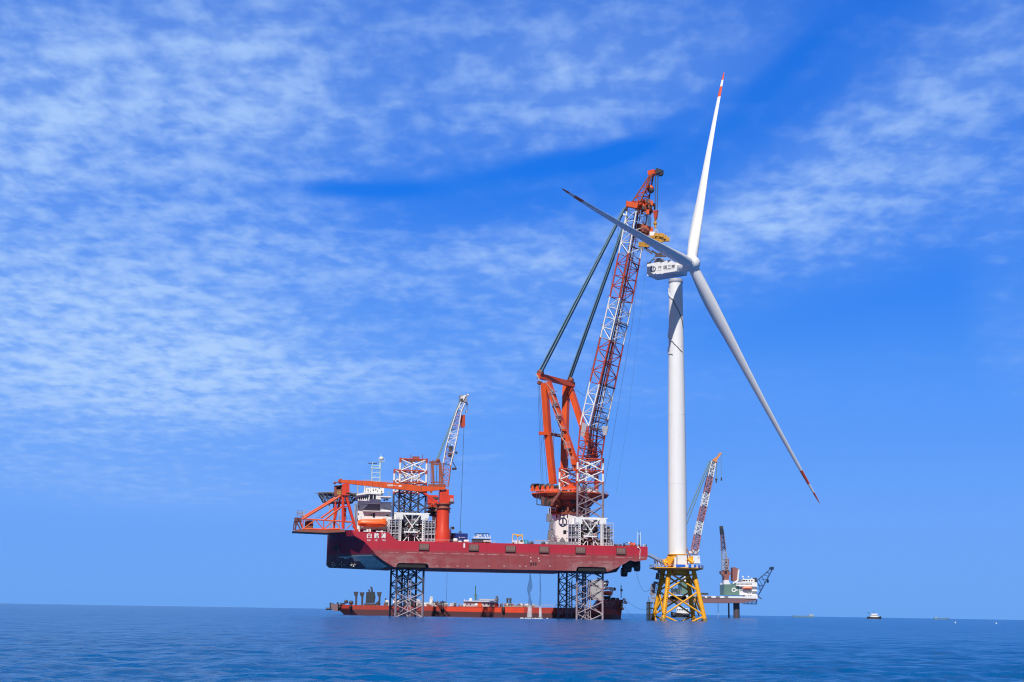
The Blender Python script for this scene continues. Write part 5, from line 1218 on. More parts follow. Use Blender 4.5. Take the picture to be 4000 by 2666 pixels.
# stern winches and light tower
for x0, y0, x1, m_, lab in ((650, 678, 750, DGREY, 'wide black mooring winch on the stern deck nearest the scaffold'), (785, 682, 842, DGREY, 'small dark mooring winch between the wide black winch and the narrow blue machine'), (885, 668, 925, NAVY, 'narrow dark blue machine with raised arm on the stern deck'), (1190, 698, 1235, DGREY, 'black mooring winch between the orange winch unit and the pale ladder frame'), (1258, 698, 1300, DGREY, 'black mooring winch inside the stern ladder frame')):
    v = 6; u0, z1 = Bf.uz(zO(x0, y0), v); u1, _ = Bf.uz(zO(x1, 730), v); r = max(.45, (z1-ZD)/2)
    t = thing('mooring_winch', Bf, (u0+u1)/2, v, ZD, lab, 'winch', 'mooring winches on the stern')
    g = MB(); g.lathe(Bf.w(u0, v, ZD+r), [(.1, 0), (r, 0), (r, .2), (r*.6, .25), (r*.6, u1-u0-.25), (r, u1-u0-.2), (r, u1-u0), (.1, u1-u0)], 14, 0, ax=Bf.a); g.build('drum', [m_], t)
    g = MB(); g.fb(Bf, u0-.1, u1+.1, v-.8, v+.8, ZD, ZD+.35); g.build('bed_frame', [BROWN], t)
v = 7; u0, z1 = Bf.uz(zO(940, 640), v); u1, _ = Bf.uz(zO(1165, 730), v)
t = thing('orange_winch_unit', Bf, (u0+u1)/2, v, ZD, 'orange winch unit with a white cover, largest machine on the stern deck', 'winch')
g = MB(); g.lathe(Bf.w(lerp(u0, u1, .55), v, ZD+1.0), [(.1, 0), (1.1, 0), (1.1, .2), (.7, .25), (.7, 1.6), (1.1, 1.7), (.1, 1.7)], 14, 0, ax=Bf.a); g.fb(Bf, u0, lerp(u0, u1, .5), v-.8, v+.8, ZD, ZD+.9, 1); g.build('drum', [ORANGE, BROWN], t)
g = MB(); c = Bf.p(zO(1025, 668), v-1); g.ball(c, .42, 10); g.build('white_cover', [WHITE], t); g = MB(); g.bar(Bf.p(zO(940, 665), v), Bf.p(zO(1110, 645), v), .3, .3); g.build('arm', [DGREY], t)
v = 4; t = thing('ladder_frame', Bf, Bf.uz(zO(1275, 730), v)[0], v, ZD, 'tall pale blue ladder frame standing at the stern corner', 'ladder frame')
g = MB(); f = lambda x, y, vv=v: Bf.p(zO(x, y), vv)
for x, y0 in ((1235, 375), (1318, 385)): g.bar(f(x, y0), Bf.w(Bf.uz(zO(x, 730), v)[0], v, ZD), .22, .22)
for y in (385, 440, 490, 540): g.bar(f(1235, y), f(1318, y), .12, .12)
g.build('frame', [PALEB], t)
g = MB(); g.bar(f(1288, 460), Bf.w(Bf.uz(zO(1288, 730), v)[0], v, ZD), .22, .22); g.ball(f(1280, 368), .25, 6); g.build('dark_pole', [DGREY], t)
for x in (1400, 1440, 1465, 610): 
    u_ = Bf.uz(zO(x, 730), 3)[0]; t = thing('stern_bollard', Bf, u_, 3, ZD, {1400: 'pale blue bollard by the stern corner, nearest the ladder frame', 1440: 'pale blue bollard by the stern corner, next to the dark post', 1465: 'dark post at the very stern corner of the red deck', 610: 'thin dark post on the stern deck beside the grey scaffold'}[x], 'bollard'); g = MB(); g.lathe(Bf.w(u_, 3, ZD), [(.2, 0), (.2, .7), (.28, .72), (.28, 1.0 if x != 610 else 1.9), (.02, 1.05 if x != 610 else 1.95)], 10); g.build('post', [PALEB if x < 1450 and x > 1000 else DGREY], t); g = MB(); g.lathe(Bf.w(u_, 3, ZD), [(.35, 0), (.35, .12), (.02, .12)], 10); g.build('foot', [MGREY], t)
# ------------------------------------------------------------------ wind turbine
Wf0 = Fr(0, 584, 0, 0)
TC = Wf0.p((2647.5, 2167)); TT = Wf0.p((2636.5, 1098))
Tf = Fr(TC.x, 584, 0, -34)
wt = thing('wind_turbine', Tf, 0, 0, TC.z, 'huge white wind turbine with red-banded blades, standing on the yellow jacket', 'wind turbine')
g = MB(); dz = TT.z-TC.z
sec = [(0, 3.98), (.25, 3.9), (.5, 3.7), (.75, 3.35), (1, 2.95)]
prof = []
for k in range(41):
    t = k/40; 
    for (a, ra), (b, rb) in zip(sec[:-1], sec[1:]):
        if a <= t <= b: r = lerp(ra, rb, (t-a)/(b-a))
    prof.append((r, dz*t))
g.lathe(TC.copy(), prof, 64)
for t, r in sec[1:-1]: g.lathe(TC+up*(dz*t), [(r, -.08), (r+.035, -.06), (r+.035, .06), (r, .08)], 64)
tower = g.build('tower', [TWHITE], wt)
g = MB(); g.lathe(Vector((TC.x, 584, TT.z)), [(3.0, -1.2), (3.15, -1.1), (3.15, 0), (3.0, .6)], 40); g.build('yaw_collar', [mat('collar_grey', (.45, .45, .5), .5)], wt)
# spiral rope with white floats
def towr(z):
    t = (z-TC.z)/dz; 
    for (a, ra), (b, rb) in zip(sec[:-1], sec[1:]):
        if t <= b: return lerp(ra, rb, (t-a)/(b-a))
    return 2.95
zq = lambda y: Wf0.p(zQ(530, y))[2]
def towpt(x, y, front=True):                        # point on the tower skin seen at that place
    q = Wf0.p(zQ(x, y)); r = towr(q.z)+.12; cx = TC.x
    s = max(-1, min(1, (q.x-cx)/r)); return Vector((cx+s*r, 584-math.sqrt(1-s*s)*r-.02, q.z-.3))
for pts, nf in ((((418, 490), (428, 560), (450, 620), (485, 675), (530, 775), (575, 850), (615, 940), (640, 1020), (652, 1100)), 3), (((418, 1190), (425, 1235), (445, 1280), (480, 1315), (510, 1360), (560, 1410), (600, 1455), (635, 1480)), 3), (((420, 1450), (425, 1480), (440, 1500), (488, 1525)), 2)):
    g = MB(); q = [towpt(*p) for p in pts]; g.path(q, .17, 6); sp = g.build('spiral_rope', [DGREY], wt)
    g = MB()
    for a, b in zip(q[:nf], q[1:nf+1]):
        for k in range(3): g.ball(a.lerp(b, k/3)-Vector((0, .2, 0)), .33, 8)
    g.each('float', [WHITE], sp)
g = MB()
for p_ in ((418, 1110), (418, 1160), (420, 1400), (420, 1425)): g.ball(towpt(*p_), .28, 8)
g.each('float', [WHITE], wt)
# hub position and nacelle
Hf = Fr(0, 578.5, 0, 0); HUB = Hf.p((2700, 1031))
axh = Vector((math.cos(rad(-34)), math.sin(rad(-34)), 0)); tilt = rad(6)
ax = (axh*math.cos(tilt)+up*math.sin(tilt)).normalized(); sd_ = Vector((-axh.y, axh.x, 0)); upn = sd_.cross(ax)*-1
if upn.z < 0: upn = -upn
# nacelle box in the Tf frame
NW = 4.9
nb0 = Fr(Tf.o.x, Tf.o.y, 0, -34)
def NP(x, y, v=-NW): return nb0.p(zR(x, y), v)
cs = [NP(268, 712), NP(440, 668), NP(1150, 600), NP(1440, 805), NP(1405, 1005), NP(270, 1165)]
us_ = [((c-nb0.o).dot(nb0.a), c.z) for c in cs]
print('nacelle', [(round(a, 1), round(b, 1)) for a, b in us_], 'hub', HUB, 'TT', TT)
u0n = us_[0][0]; u1n = us_[3][0]; zt_ = (us_[0][1]+us_[2][1])/2+.1; zb_ = (us_[5][1]+us_[4][1])/2
prof = [(u0n, zb_+.05), (u1n-.5, zb_+.35), (u1n, zt_-2.2), (us_[2][0], zt_+.35), (u0n+.2, zt_), (u0n, zt_-.3)]
g = MB(); g.prism([nb0.w(u, -NW, z) for u, z in prof], nb0.b*(NW*2), 0); nac = g.build('nacelle', [TWHITE], wt)
print('nac z', zb_, zt_, 'u', u0n, u1n)
Lz = zt_-zb_
g = MB(); cc = NP(505, 910); emblem(g, cc, nb0.a, up, 1.35, 0, .07); g.build('company_emblem', [NAVY], nac)
g = MB()
for ch, x0, x1, y in (('中', 705, 840, 905), ('国', 900, 1030, 900), ('三', 1060, 1190, 885), ('峡', 1212, 1345, 860)):
    b_ = NP(x0, y+5); w = (NP(x1, y)-b_).dot(nb0.a)
    for dx in (0, .05, .1): text(g, ch, b_+nb0.a*dx, nb0.a, up, 1.5, width=w-.1, depth=.05+dx*.1)
g.build('company_name', [INK], nac)
g = MB(); 
for s_, x0, x1, y in (('CHINA', 660, 825, 975), ('THREE GORGES CORPORATION', 905, 1320, 950)): b_ = NP(x0, y); text(g, s_, b_, nb0.a, up, .3, width=(NP(x1, y)-b_).dot(nb0.a), depth=.05)
g.build('small_lettering', [INK], nac)
g = MB(); xx = (NP(850, 900)-nb0.o).dot(nb0.a); g.fb(nb0, xx-.3, xx+.45, -NW-.12, -NW, zb_-.1, zt_-.1); g.build('panel_joint', [TWHITE], nac)
g = MB(); g.fb(nb0, u0n+2.2, u0n+6.4, -2.5, 2.5, zt_, zt_+1.9); g.lathe(nb0.w(u0n+4.3, -1.2, zt_+1.9), [(2.0, 0), (1.9, .6), (.1, .7)], 16); cl = g.build('roof_cooler', [mat('cooler_grey', (.4, .38, .42), .6)], nac)
g = MB(); q = nb0.w(u0n+2.4, -2.5, zt_+2.9); g.ball(q, .5, 10); g.ball(nb0.w(u0n+6.3, -2.5, zt_+1.5), .4, 8); g.each('roof_light', [WHITE], nac)
g = MB(); g.tube(nb0.w(u0n+.2, -NW+.5, zt_), q, .22, n=6); g.tube(nb0.w(u0n+.2, NW-.5, zt_), q, .15, n=6); g.fb(nb0, u0n-.1, u0n+1.3, -NW+.3, -NW+1.5, zt_, zt_+.8); g.build('roof_frame', [DGREY], nac)
# hub
g = MB(); fr = HUB
g.lathe(HUB, [(.1, -6.2), (2.6, -6.2), (3.0, -4.0), (3.05, -2), (3.25, 0), (3.1, 1.6), (2.5, 2.9), (1.5, 3.7), (.05, 4.0)], 36, 0, ax=ax)
hub = g.build('hub', [TWHITE], wt)
# blades
L_, cone = 122.8, .094
nrm = Vector((math.cos(.188)*math.cos(-.598), math.cos(.188)*math.sin(-.598), math.sin(.188)))
e1 = nrm.cross(up).normalized(); e2 = e1.cross(nrm)
tips = {0: (1884*1.7, 1158*1.7), 1: (1664*1.7, 165*1.7), 2: (1290*1.7, 433*1.7)}
BLR = mat('blade_red_band', (.7, .1, .04), .4, var=.05)
for k in range(3):
    a = 3.70 + k*2*math.pi/3
    din = (e1*math.sin(a)+e2*math.cos(a)); T_ = HUB+(din*math.cos(cone)+nrm*math.sin(cone))*L_
    d = pxdir(*tips[k]); T_ = CAM+d*((T_-CAM).dot(d))
    D_ = T_-HUB; L2 = D_.length; Dn = D_.normalized(); flap = (nrm-Dn*nrm.dot(Dn)).normalized(); edge = Dn.cross(flap)
    rs = []; mats_ = []
    prf = [(.018, 2.25, 1.0), (.04, 2.3, 1.0), (.07, 2.5, .92), (.11, 2.75, .76), (.16, 2.85, .6), (.22, 2.7, .5), (.3, 2.3, .43), (.4, 1.9, .38), (.5, 1.58, .35), (.6, 1.32, .32), (.7, 1.1, .3), (.78, .94, .28), (.855, .8, .27), (.857, .8, .27), (.885, .73, .26), (.915, .66, .25), (.917, .66, .25), (.935, .6, .25), (.95, .52, .25), (.952, .52, .25), (.975, .38, .25), (.992, .2, .25), (1.0, .05, .3)]
    feather = rad(84)
    for t, c, th in prf:
        tw = feather + rad(14)*(1-t)**2*min(1, t*6)
        ch = edge*math.cos(tw)+flap*math.sin(tw); tk = flap*math.cos(tw)-edge*math.sin(tw)
        bend = -4.5*(t-t*t)*1.6*0.5
        cen = HUB+Dn*(L2*t)+flap*bend - ch*(c-2.2 if c > 2.2 else 0)*.5
        ring = []
        for j in range(20):
            th_ = 2*math.pi*j/20; x = math.cos(th_); y = math.sin(th_)
            sharp = 1-.75*max(0, -x)*(1-th)  # thin trailing edge
            ring.append(cen+ch*(x*c)+tk*(y*c*th*sharp))
        rs.append(ring)
    g = MB(); g.loft(rs, 0, True)
    for fi in range(len(g.F)):
        s_ = fi//20
        if s_ < len(prf)-1:
            tm = (prf[s_][0]+prf[s_+1][0])/2
            if .856 < tm < .916 or tm > .951: g.M[fi] = 1
    b_ = g.build('blade', [TWHITE, BLR], wt, label=('blade pointing down to the right', 'blade pointing almost straight up', 'blade pointing left in front of the crane boom')[k])
    g = MB(); g.tube(HUB+Dn*1.8, HUB+Dn*3.4, 2.35, 2.32, n=28); g.build('root_collar', [TWHITE], b_)
# fin at the root of the left blade
g = MB(); g.prism([nb0.p(zR(x, y), -6.5) for x, y in ((1372, 318), (1650, 395), (1880, 640), (1700, 520))], nb0.b*.35); g.build('root_fin', [TWHITE], wt)

# ------------------------------------------------------------------ yellow jacket foundation
j0 = Fr(0, 575, 0, 0).p(zV(580, 1470)); Jf = Fr(j0.x, 575, 0, 7.6)
s_b = Jf.uz(zV(1435, 1478))[0]
ctr = Jf.w(s_b/2, s_b/2, 0)
Jf = Fr(j0.x + (TC.x-ctr.x)*.0, 575, 0, 7.6)
zdk = Jf.uz(zV(870, 420), 9)[1]
ja = thing('jacket_foundation', Jf, s_b/2, s_b/2, 0, 'yellow four-legged steel jacket with crossed braces, carrying the wind turbine', 'jacket foundation')
ht = Jf.uz(zV(700, 430))[1]
tl = Jf.uz(zV(703, 430), 4)[0]; tr_ = Jf.uz(zV(1188, 430), 4)[0]
print('jacket base side', s_b, 'top', tl, tr_, 'h', ht, 'deck', zdk, 'TC', TC, 'ctr', ctr)
tside = tr_-tl; vt0 = (s_b-tside)/2
bot = [(0, 0), (s_b, 0), (s_b, s_b), (0, s_b)]; top_ = [(tl, vt0), (tr_, vt0), (tr_, vt0+tside), (tl, vt0+tside)]
def LG(i, z):
    t = z/ht; return Jf.w(lerp(bot[i][0], top_[i][0], t), lerp(bot[i][1], top_[i][1], t), z)
labs = ('leg front left', 'leg front right', 'leg back right', 'leg back left')
for i in range(4):
    g = MB(); g.tube(LG(i, -4), LG(i, ht+.3), .92, n=18)
    for z in (6.5, 16.4, ht-3): g.tube(LG(i, z-1.2), LG(i, z+1.2), .99, n=18)
    k = g.build('leg', [YELLOW], ja)
    g = MB(); g.tube(LG(i, -1), LG(i, 1.1), .96, n=18); g.build('splash_zone', [mat('weedy_steel', (.3, .2, .05), .7, dirt=(.08, .08, .03), dirt_amt=.9)], k)
    if i == 0:
        g = MB()
        for q in range(26): z = 2+q*.75; c = LG(0, z); g.fb(Jf, (c-Jf.o).dot(Jf.a)-.25, (c-Jf.o).dot(Jf.a)+.25, (c-Jf.o).dot(Jf.b)-1.25, (c-Jf.o).dot(Jf.b)-1.0, z, z+.1)
        g.build('rung', [YELLOW], k)
lv = [-5.5, 4.0, 13.9, ht-1.6]
lv = [-6, Jf.uz(zV(600, 1380))[1], Jf.uz(zV(680, 875))[1], Jf.uz(zV(715, 500), 3)[1]]
for i in range(4):
    i2 = (i+1) % 4
    for z0, z1 in zip(lv[:-1], lv[1:]):
        for a, b in ((i, i2), (i2, i)):
            g = MB(); g.tube(LG(a, z0+.2), LG(b, z1-.2), .36, n=12); g.build('brace', [YELLOW], ja)
# inclined cable tubes on legs
g = MB()
g.tube(Jf.p(zV(540, 1130), -.8), Jf.p(zV(570, 1340), -.8), .42, .3, n=10); g.tube(Jf.p(zV(1205, 1010), 10), Jf.p(zV(1330, 1270), 8), .4, n=10); g.tube(Jf.p(zV(1100, 620), 14), Jf.p(zV(1210, 900), 12), .35, n=10); g.tube(Jf.p(zV(1240, 1180), 12), Jf.p(zV(1310, 1400), 12), .3, n=8)
g.path([Jf.p(zV(500, 980), 14), Jf.p(zV(520, 1080), 14), Jf.p(zV(470, 1200), 14), Jf.p(zV(430, 1350), 14)], .3, 8)
g.each('cable_tube', [YELLOW], ja)
# platform
pc = Vector((TC.x-.6, 584, 0)); RP = 11.4
g = MB(); g.lathe(Vector((pc.x, pc.y, zdk)), [(.1, -1.0), (RP-2.5, -1.0), (RP-.3, -.35), (RP, -.3), (RP, 0), (.1, 0)], 12, 0, rot=rad(10)); g.lathe(Vector((pc.x, pc.y, zdk)), [(RP+.02, -.42), (RP+.1, -.4), (RP+.1, .02), (RP+.02, .05)], 12, 1, rot=rad(10)); pf = g.build('platform', [mat('rusty_yellow', (.5, .22, .06), .6, dirt=(.2, .06, .03), dirt_amt=.7), YELLOW], ja)
g = MB(); 
for a in range(-10, 190, 10): pass
g.fb(Jf, tl+1.5, tr_-1.5, vt0+1, vt0+tside-1, zdk-3.0, zdk-1.0); g.build('transition_box', [YOKEY], ja)
g = MB(); g.lathe(Vector((TC.x, 584, 0)), [(4.1, zdk-2.5), (4.25, zdk), (4.25, TC.z-.25), (4.4, TC.z-.2), (4.4, TC.z), (4.0, TC.z+.05)], 40); tp = g.build('transition_piece', [YELLOW], ja)
g = MB()
for x0, y0, x1, y1, x2, y2, x3, y3, v in ((660, 185, 830, 175, 700, 385, 660, 290, 1), (790, 230, 830, 200, 730, 390, 640, 330, 2), (1075, 215, 1190, 165, 1190, 320, 1150, 320, 3)):
    g.prism([Jf.p(zV(*q), v) for q in ((x0, y0), (x1, y1), (x2, y2), (x3, y3))], Jf.b*1.4)
for a, b, r in (((700, 200), (640, 330), .9), ((810, 190), (700, 360), .8), ((620, 240), (720, 380), .8), ((1085, 225), (1190, 310), .8), ((590, 250), (640, 370), .6)): g.tube(Jf.p(zV(*a), 3), Jf.p(zV(*b), 2), r, n=10)
g.each('strut', [YELLOW], tp)
def arc(a0, a1, n_, r): return [Vector((pc.x+r*math.sin(rad(lerp(a0, a1, k/n_))), pc.y-r*math.cos(rad(lerp(a0, a1, k/n_))), zdk)) for k in range(n_+1)]
pts = arc(-8, 100, 16, RP-.15)
for k, (a, b) in enumerate(zip(pts[:-1], pts[1:])):
    g = MB(); d = (b-a); nn = Vector((d.y, -d.x, 0)).normalized()*.06
    g.hexa([a-nn, a+nn, b+nn, b-nn, a-nn+up*1.15, a+nn+up*1.15, b+nn+up*1.15, b-nn+up*1.15]); g.build('banner', [BLUEB if (k % 2 == 0 or k < 5) and k not in (3,) else WHITE], pf)
g = MB(); g.rail(arc(100, 352, 30, RP-.15), 1.2, 1.2, .05)
for x in (400, 425, 460, 520, 570): g.bar(Jf.p(zV(x, 250), 3), Jf.p(zV(x, 385), 3), .28, .28)
g.bar(Jf.p(zV(400, 255), 3), Jf.p(zV(580, 245), 3), .2, .2); g.build('platform_railing', [GREYP], pf)
g = MB()
for k in range(26): x, y = random.uniform(440, 620), random.uniform(220, 370); g.pb(Jf, zV(x, y), zV(x+random.uniform(8, 26), y+random.uniform(10, 30)), random.uniform(3, 8), .6, random.randrange(4))
g.each('platform_equipment', [GREYP, WHITE, BROWN, YOKEY], pf)
t = thing('equipment_container', Jf, Jf.uz(zV(965, 300), 2)[0], 3, zdk, 'white box container on the yellow platform at the foot of the turbine tower', 'container')
g = MB(); g.pb(Jf, zV(868, 155), zV(1063, 340), .6, 2.6, 0, z0=zdk); g.build('container_body', [WHITE], t)
g = MB(); g.pb(Jf, zV(805, 190), zV(850, 320), 1.0, 2.4, 0, z0=zdk); g.build('side_cabinet', [WHITE], t)
g = MB(); g.pb(Jf, zV(850, 190), zV(867, 330), .9, 2, 0, z0=zdk); g.pb(Jf, zV(1040, 255), zV(1050, 270), .55, .1); g.pb(Jf, zV(1078, 190), zV(1092, 205), .8, .5); g.each('cabinet_gap', [DGREY], t)
# stair cage down the left back leg and boat landing
g = MB(); f = lambda x, y, v=15: Jf.p(zV(x, y), v)
for x0, y0, x1, y1, w in ((500, 450, 492, 520, 1.3), (470, 520, 455, 650, 1.5), (420, 695, 418, 740, 3.6), (382, 740, 352, 975, 1.9), (370, 1010, 378, 1050, 1.6)): g.bar(f(x0, y0), f(x1, y1), w if w < 3 else 3.6, .4 if w < 3 else 1.4, up=Jf.b if w < 3 else None)
stt = g.build('stair_cage', [mat('cage_grey', (.25, .24, .28), .6)], ja)
g = MB()
for a, b in (((530, 450), (500, 660)), ((500, 660), (470, 760)), ((470, 700), (395, 1090)), ((400, 700), (330, 1000)), ((430, 700), (400, 760)), ((330, 960), (335, 1110)), ((395, 1020), (380, 1110))): g.bar(f(*a), f(*b), .22, .22)
for k in range(9): y = 770+k*38; x = 465-k*9; g.bar(f(x, y), f(x-65, y-8), .2, .2)
for k in range(5): y = 460+k*45; x = 535-k*9; g.bar(f(x, y), f(x-50, y-4), .2, .2)
for k in range(8): g.bar(f(270+k*14, 1100), f(275+k*14, 990+k*12), .1, .1)
g.build('stair_flight', [GREYP], stt)
g = MB()
for x in (250, 285, 300): g.tube(f(x, 1105, 14), Vector((f(x-2, 1400, 14).x, f(x, 1105, 14).y, -3)), .28, n=8)
for y in (1128, 1240, 1368): g.tube(f(248, y, 14), f(385, y, 14), .3, n=8)
g.tube(f(330, 1120, 14), Vector((f(325, 1400, 14).x, f(330, 1120, 14).y, -3)), .2, n=8)
g.build('boat_landing', [mat('landing_yellow', (.6, .42, .12), .5, dirt=(.3, .12, .05), dirt_amt=.6)], ja)
# platform davit leaning right of the tower
t = thing('platform_davit', Jf, Jf.uz(zV(1150, 220), 5)[0], 5, zdk, 'brown davit arm leaning beside the turbine foot, in front of the white crane house', 'davit')
g = MB(); g.tube(Jf.p(zV(1062, 20), 5), Jf.p(zV(1140, 215), 5), .35, n=8); g.build('arm', [mat('davit_brown', (.35, .2, .16), .6)], t); g = MB(); g.tube(Jf.p(zV(1140, 200), 5), Jf.p(zV(1165, 340), 5), .5, n=8); g.build('post', [YELLOW], t)
# gangway from vessel to platform
ga = Bf.p(zO(1512, 985), 12); gb_ = Jf.p(zV(590, 335), 3)
t = thing('gangway', Jf, 0, 0, 0, 'grey gangway sloping from the red vessel stern down to the yellow platform', 'gangway'); t.location = ga
g = MB(); g.bar(ga, gb_, 1.1, .35); g.build('walkway', [MGREY], t)
g = MB()
A2 = [ga+up*2.2, Jf.p(zV(320, 150), 6), Jf.p(zV(400, 185), 5), Jf.p(zV(540, 240), 4)]
g.path(A2[1:], .16, 6)
for k in range(12): p_ = ga.lerp(gb_, k/11); g.tube(p_, p_+up*1.3, .07, n=4)
g.tube(ga+up*1.3, gb_+up*1.3, .08, n=4); g.build('handrail', [GREYP], t)
# ropes and hoses hanging in the air
def rope(name, pts, r, lab, m_=ROPE, cat='rope'):
    g = MB(); g.path(pts, r, 5); tag(g.build(name, [m_]), lab, cat)
def sag(a, b, s, n_=12): return [a.lerp(b, k/n_)-up*(s*4*(k/n_)*(1-k/n_)) for k in range(n_+1)]
rope('mooring_rope', sag(Bf.p(zO(1212, 1430), 8), Jf.p(zB(1830, 1120), 12), 4.5), .05, 'thin rope sagging from the stern thruster to the stair cage of the yellow jacket')
q1 = KP(zS(640, 1390), 4); q2_ = nb0.w(u0n+.1, -NW+.3, zt_+.2)
rope('tag_line', sag(KP(zR(10, 815), 5), q2_, .4, 6), .07, 'thin line from the crane boom to the corner of the white nacelle')
for x, h_, lab in ((945, 10, 'thin hose hanging under the hull behind the lattice legs, shorter of two'), (962, 12, 'thin hose hanging under the hull behind the lattice legs, longer of two')):
    a = Bf.p(zB(x, 975), 20); rope('hanging_hose', [a, Vector((a.x, a.y, 5 if x < 950 else 1))], .08, lab, cat='hose')
a = Bf.p(zG(1822, 200), 20); rope('hanging_hose', [a, Vector((a.x, a.y, .2))], .05, 'very thin line hanging from hull to sea above the low red ship', cat='hose')
# ------------------------------------------------------------------ red service ship behind the vessel
s0 = Fr(0, 650, 0, 0).p((1300, 2390)); Sf = Fr(s0.x, 650, 0, 3.5)
SW = 26.0
sh = thing('red_cargo_ship', Sf, 60, SW/2, 0, 'long low red ship lying behind the lattice legs of the crane vessel', 'ship')
S = lambda f, x, y, v=0: Sf.p(f(x, y), v)
us2 = lambda f, x, y, v=0: Sf.uz(f(x, y), v)
ttop = [us2(zG, 335, 632), us2(zG, 1500, 655), us2(zT, 420, 385), us2(zT, 1720, 398), us2(zT, 2120, 402), us2(zU, 5, 1195), us2(zU, 1200, 1185), us2(zU, 1215, 985), us2(zU, 1540, 965), us2(zU, 1890, 972)]
def topz(u):
    if u <= ttop[0][0]: return ttop[0][1]
    for (a, za), (b, zb) in zip(ttop[:-1], ttop[1:]):
        if u <= b: return lerp(za, zb, (u-a)/max(1e-6, b-a))
    return ttop[-1][1]
VB = SW/2
bowp = [(-1.5, us2(zU, 1812, 1470, VB)[0]), (us2(zU, 1780, 1440, VB)[1], us2(zU, 1808, 1450, VB)[0]), (us2(zU, 1780, 1390, VB)[1], us2(zU, 1785, 1390, VB)[0]), (us2(zU, 1780, 1320, VB)[1], us2(zU, 1735, 1320, VB)[0]), (us2(zU, 1780, 1230, VB)[1], us2(zU, 1735, 1230, VB)[0]), (us2(zU, 1780, 1150, VB)[1], us2(zU, 1775, 1150, VB)[0]), (us2(zU, 1780, 1060, VB)[1], us2(zU, 1845, 1060, VB)[0]), (us2(zU, 1780, 972, VB)[1], us2(zU, 1892, 975, VB)[0])]
def bowu(z):
    for (z0, a), (z1, b) in zip(bowp[:-1], bowp[1:]):
        if z <= z1: return lerp(a, b, max(0, (z-z0)/(z1-z0)))
    return bowp[-1][1]
sternu = lambda z: us2(zG, 330, 640)[0] + (0 if z > 3 else (3-z)*1.1)
NS, NZ = 26, 12
u_f = us2(zU, 1225, 1000)[0]
zz = lambda k, zt: -1.5+(zt+1.5)*k/NZ
g = MB(); rs = []
tF = (u_f-sternu(3))/(bowu(6)-sternu(3)); tT = tF-.035
tsl = [0, .02, .05]+[.05+(tT-.05)*k/10 for k in range(1, 11)]+[tF-.002]+[tF+(1-tF)*k/9 for k in range(10)]
for t in tsl:
    ring = []; far = []
    for k in range(NZ+1):
        um = lerp(ttop[0][0], ttop[-1][0], t) if t < tF-.001 else max(u_f+.2, lerp(ttop[0][0], ttop[-1][0], t))
        um = min(um, ttop[6][0]-.1) if t < tF-.001 else um; z = zz(k, topz(um)); us_1 = sternu(z); ub_1 = bowu(z); u = lerp(us_1, ub_1, t)
        hb = SW/2*min(1, .62+.38*min(1, t/.05))*(1 if t < tT else max(.015, 1-((t-tT)/(1-tT))**2.2))
        ring.append(Sf.w(u, SW/2-hb, z)); far.append(Sf.w(u, SW/2+hb, z))
    rs.append(ring+far[::-1])
g.loft(rs, 0)
for fi, F_ in enumerate(g.F):
    zc = sum(g.V[i][2] for i in F_)/len(F_)
    if zc < 2.4: g.M[fi] = 1
hl = g.build('hull', [SHIPR, BOOT], sh)
g = MB()
for (f, a, b) in ((zT, (790, 402), (1722, 490)), (zT, (1800, 405), (2122, 500))):
    u0, z1 = Sf.uz(f(*a), -.05); u1, z0 = Sf.uz(f(*b), -.05); g.fb(Sf, u0, u1, -.05, .05, z0, z1)
g.each('fresh_paint_panel', [SHIPB], sh)
g = MB(); u0 = us2(zU, 1215, 0)[0]; c = S(zU, 1290, 1090, 1.2)
g.build('bow_orange_patch', [SHIPB], sh) if False else None
for f, x, y, w, h in ((zT, 730, 435, 26, 34), (zT, 1770, 455, 24, 55), (zG, 370, 670, 26, 24), (zG, 518, 662, 20, 22)):
    g = MB(); c = S(f, x, y, -.6); k = (S(f, x+w, y, -.6)-c).length; kz = abs((S(f, x, y+h, -.6)-c).z)
    g.lathe(c-up*kz, [(k*.5, 0), (k*.95, kz*.3), (k, kz), (k*.95, kz*1.7), (k*.5, kz*2)], 14); g.build('fender', [BLACK], sh)
# stern gear
g = MB()
for x, h in ((590, 465), (672, 472), (905, 470)):
    g.nx()
    g.fb(Sf, us2(zG, x-13, 640, 6)[0], us2(zG, x+13, 640, 6)[0], 6, 7.5, topz(us2(zG, x, 640)[0])-.5, us2(zG, x, h+45, 6)[1]); 
    c = S(zG, x, h+20, 6.5); g.hexa([c+Sf.a*a+Sf.b*b+up*z for z, s in ((-1, .7), (.9, 1.15)) for a, b in ((-1.0*s, -.7), (1.0*s, -.7), (1.0*s, .7), (-1.0*s, .7))])
g.each('vent_post', [DGREY], sh)
g = MB(); g.prism([S(zG, *q, 5) for q in ((728, 462), (838, 458), (850, 530), (835, 612), (720, 612))], Sf.b*6); fn = g.build('funnel', [mat('funnel_dark', (.03, .04, .055), .5)], sh)
g = MB(); g.path([S(zG, 806, 460, 8), S(zG, 806, 415, 8), S(zG, 798, 400, 8), S(zG, 783, 398, 8)], .45, 8); g.path([S(zG, 772, 460, 8), S(zG, 772, 440, 8), S(zG, 758, 430, 8)], .38, 8); g.build('exhaust_pipe', [mat('pipe_dark', (.06, .05, .08), .5)], fn)
g = MB()
for x, y, r in ((455, 592, 26), (522, 606, 30)): c = S(zG, x, y, 5); k = (S(zG, x+r, y, 5)-c).length; g.lathe(c, [(.1, 0), (k, 0), (k, 3), (.1, 3)], 18, 0, ax=Sf.b)
g.each('cable_drum', [DGREY], sh)
g = MB(); g.prism([S(zG, *q, 6) for q in ((825, 640), (915, 560), (915, 640))], Sf.b*1.5); g.pb(Sf, zG(700, 615), zG(860, 645), 5, 4); g.pb(Sf, zG(375, 608), zG(430, 640), 3, 6); g.pb(Sf, zG(330, 600), zG(352, 630), 2, 2)
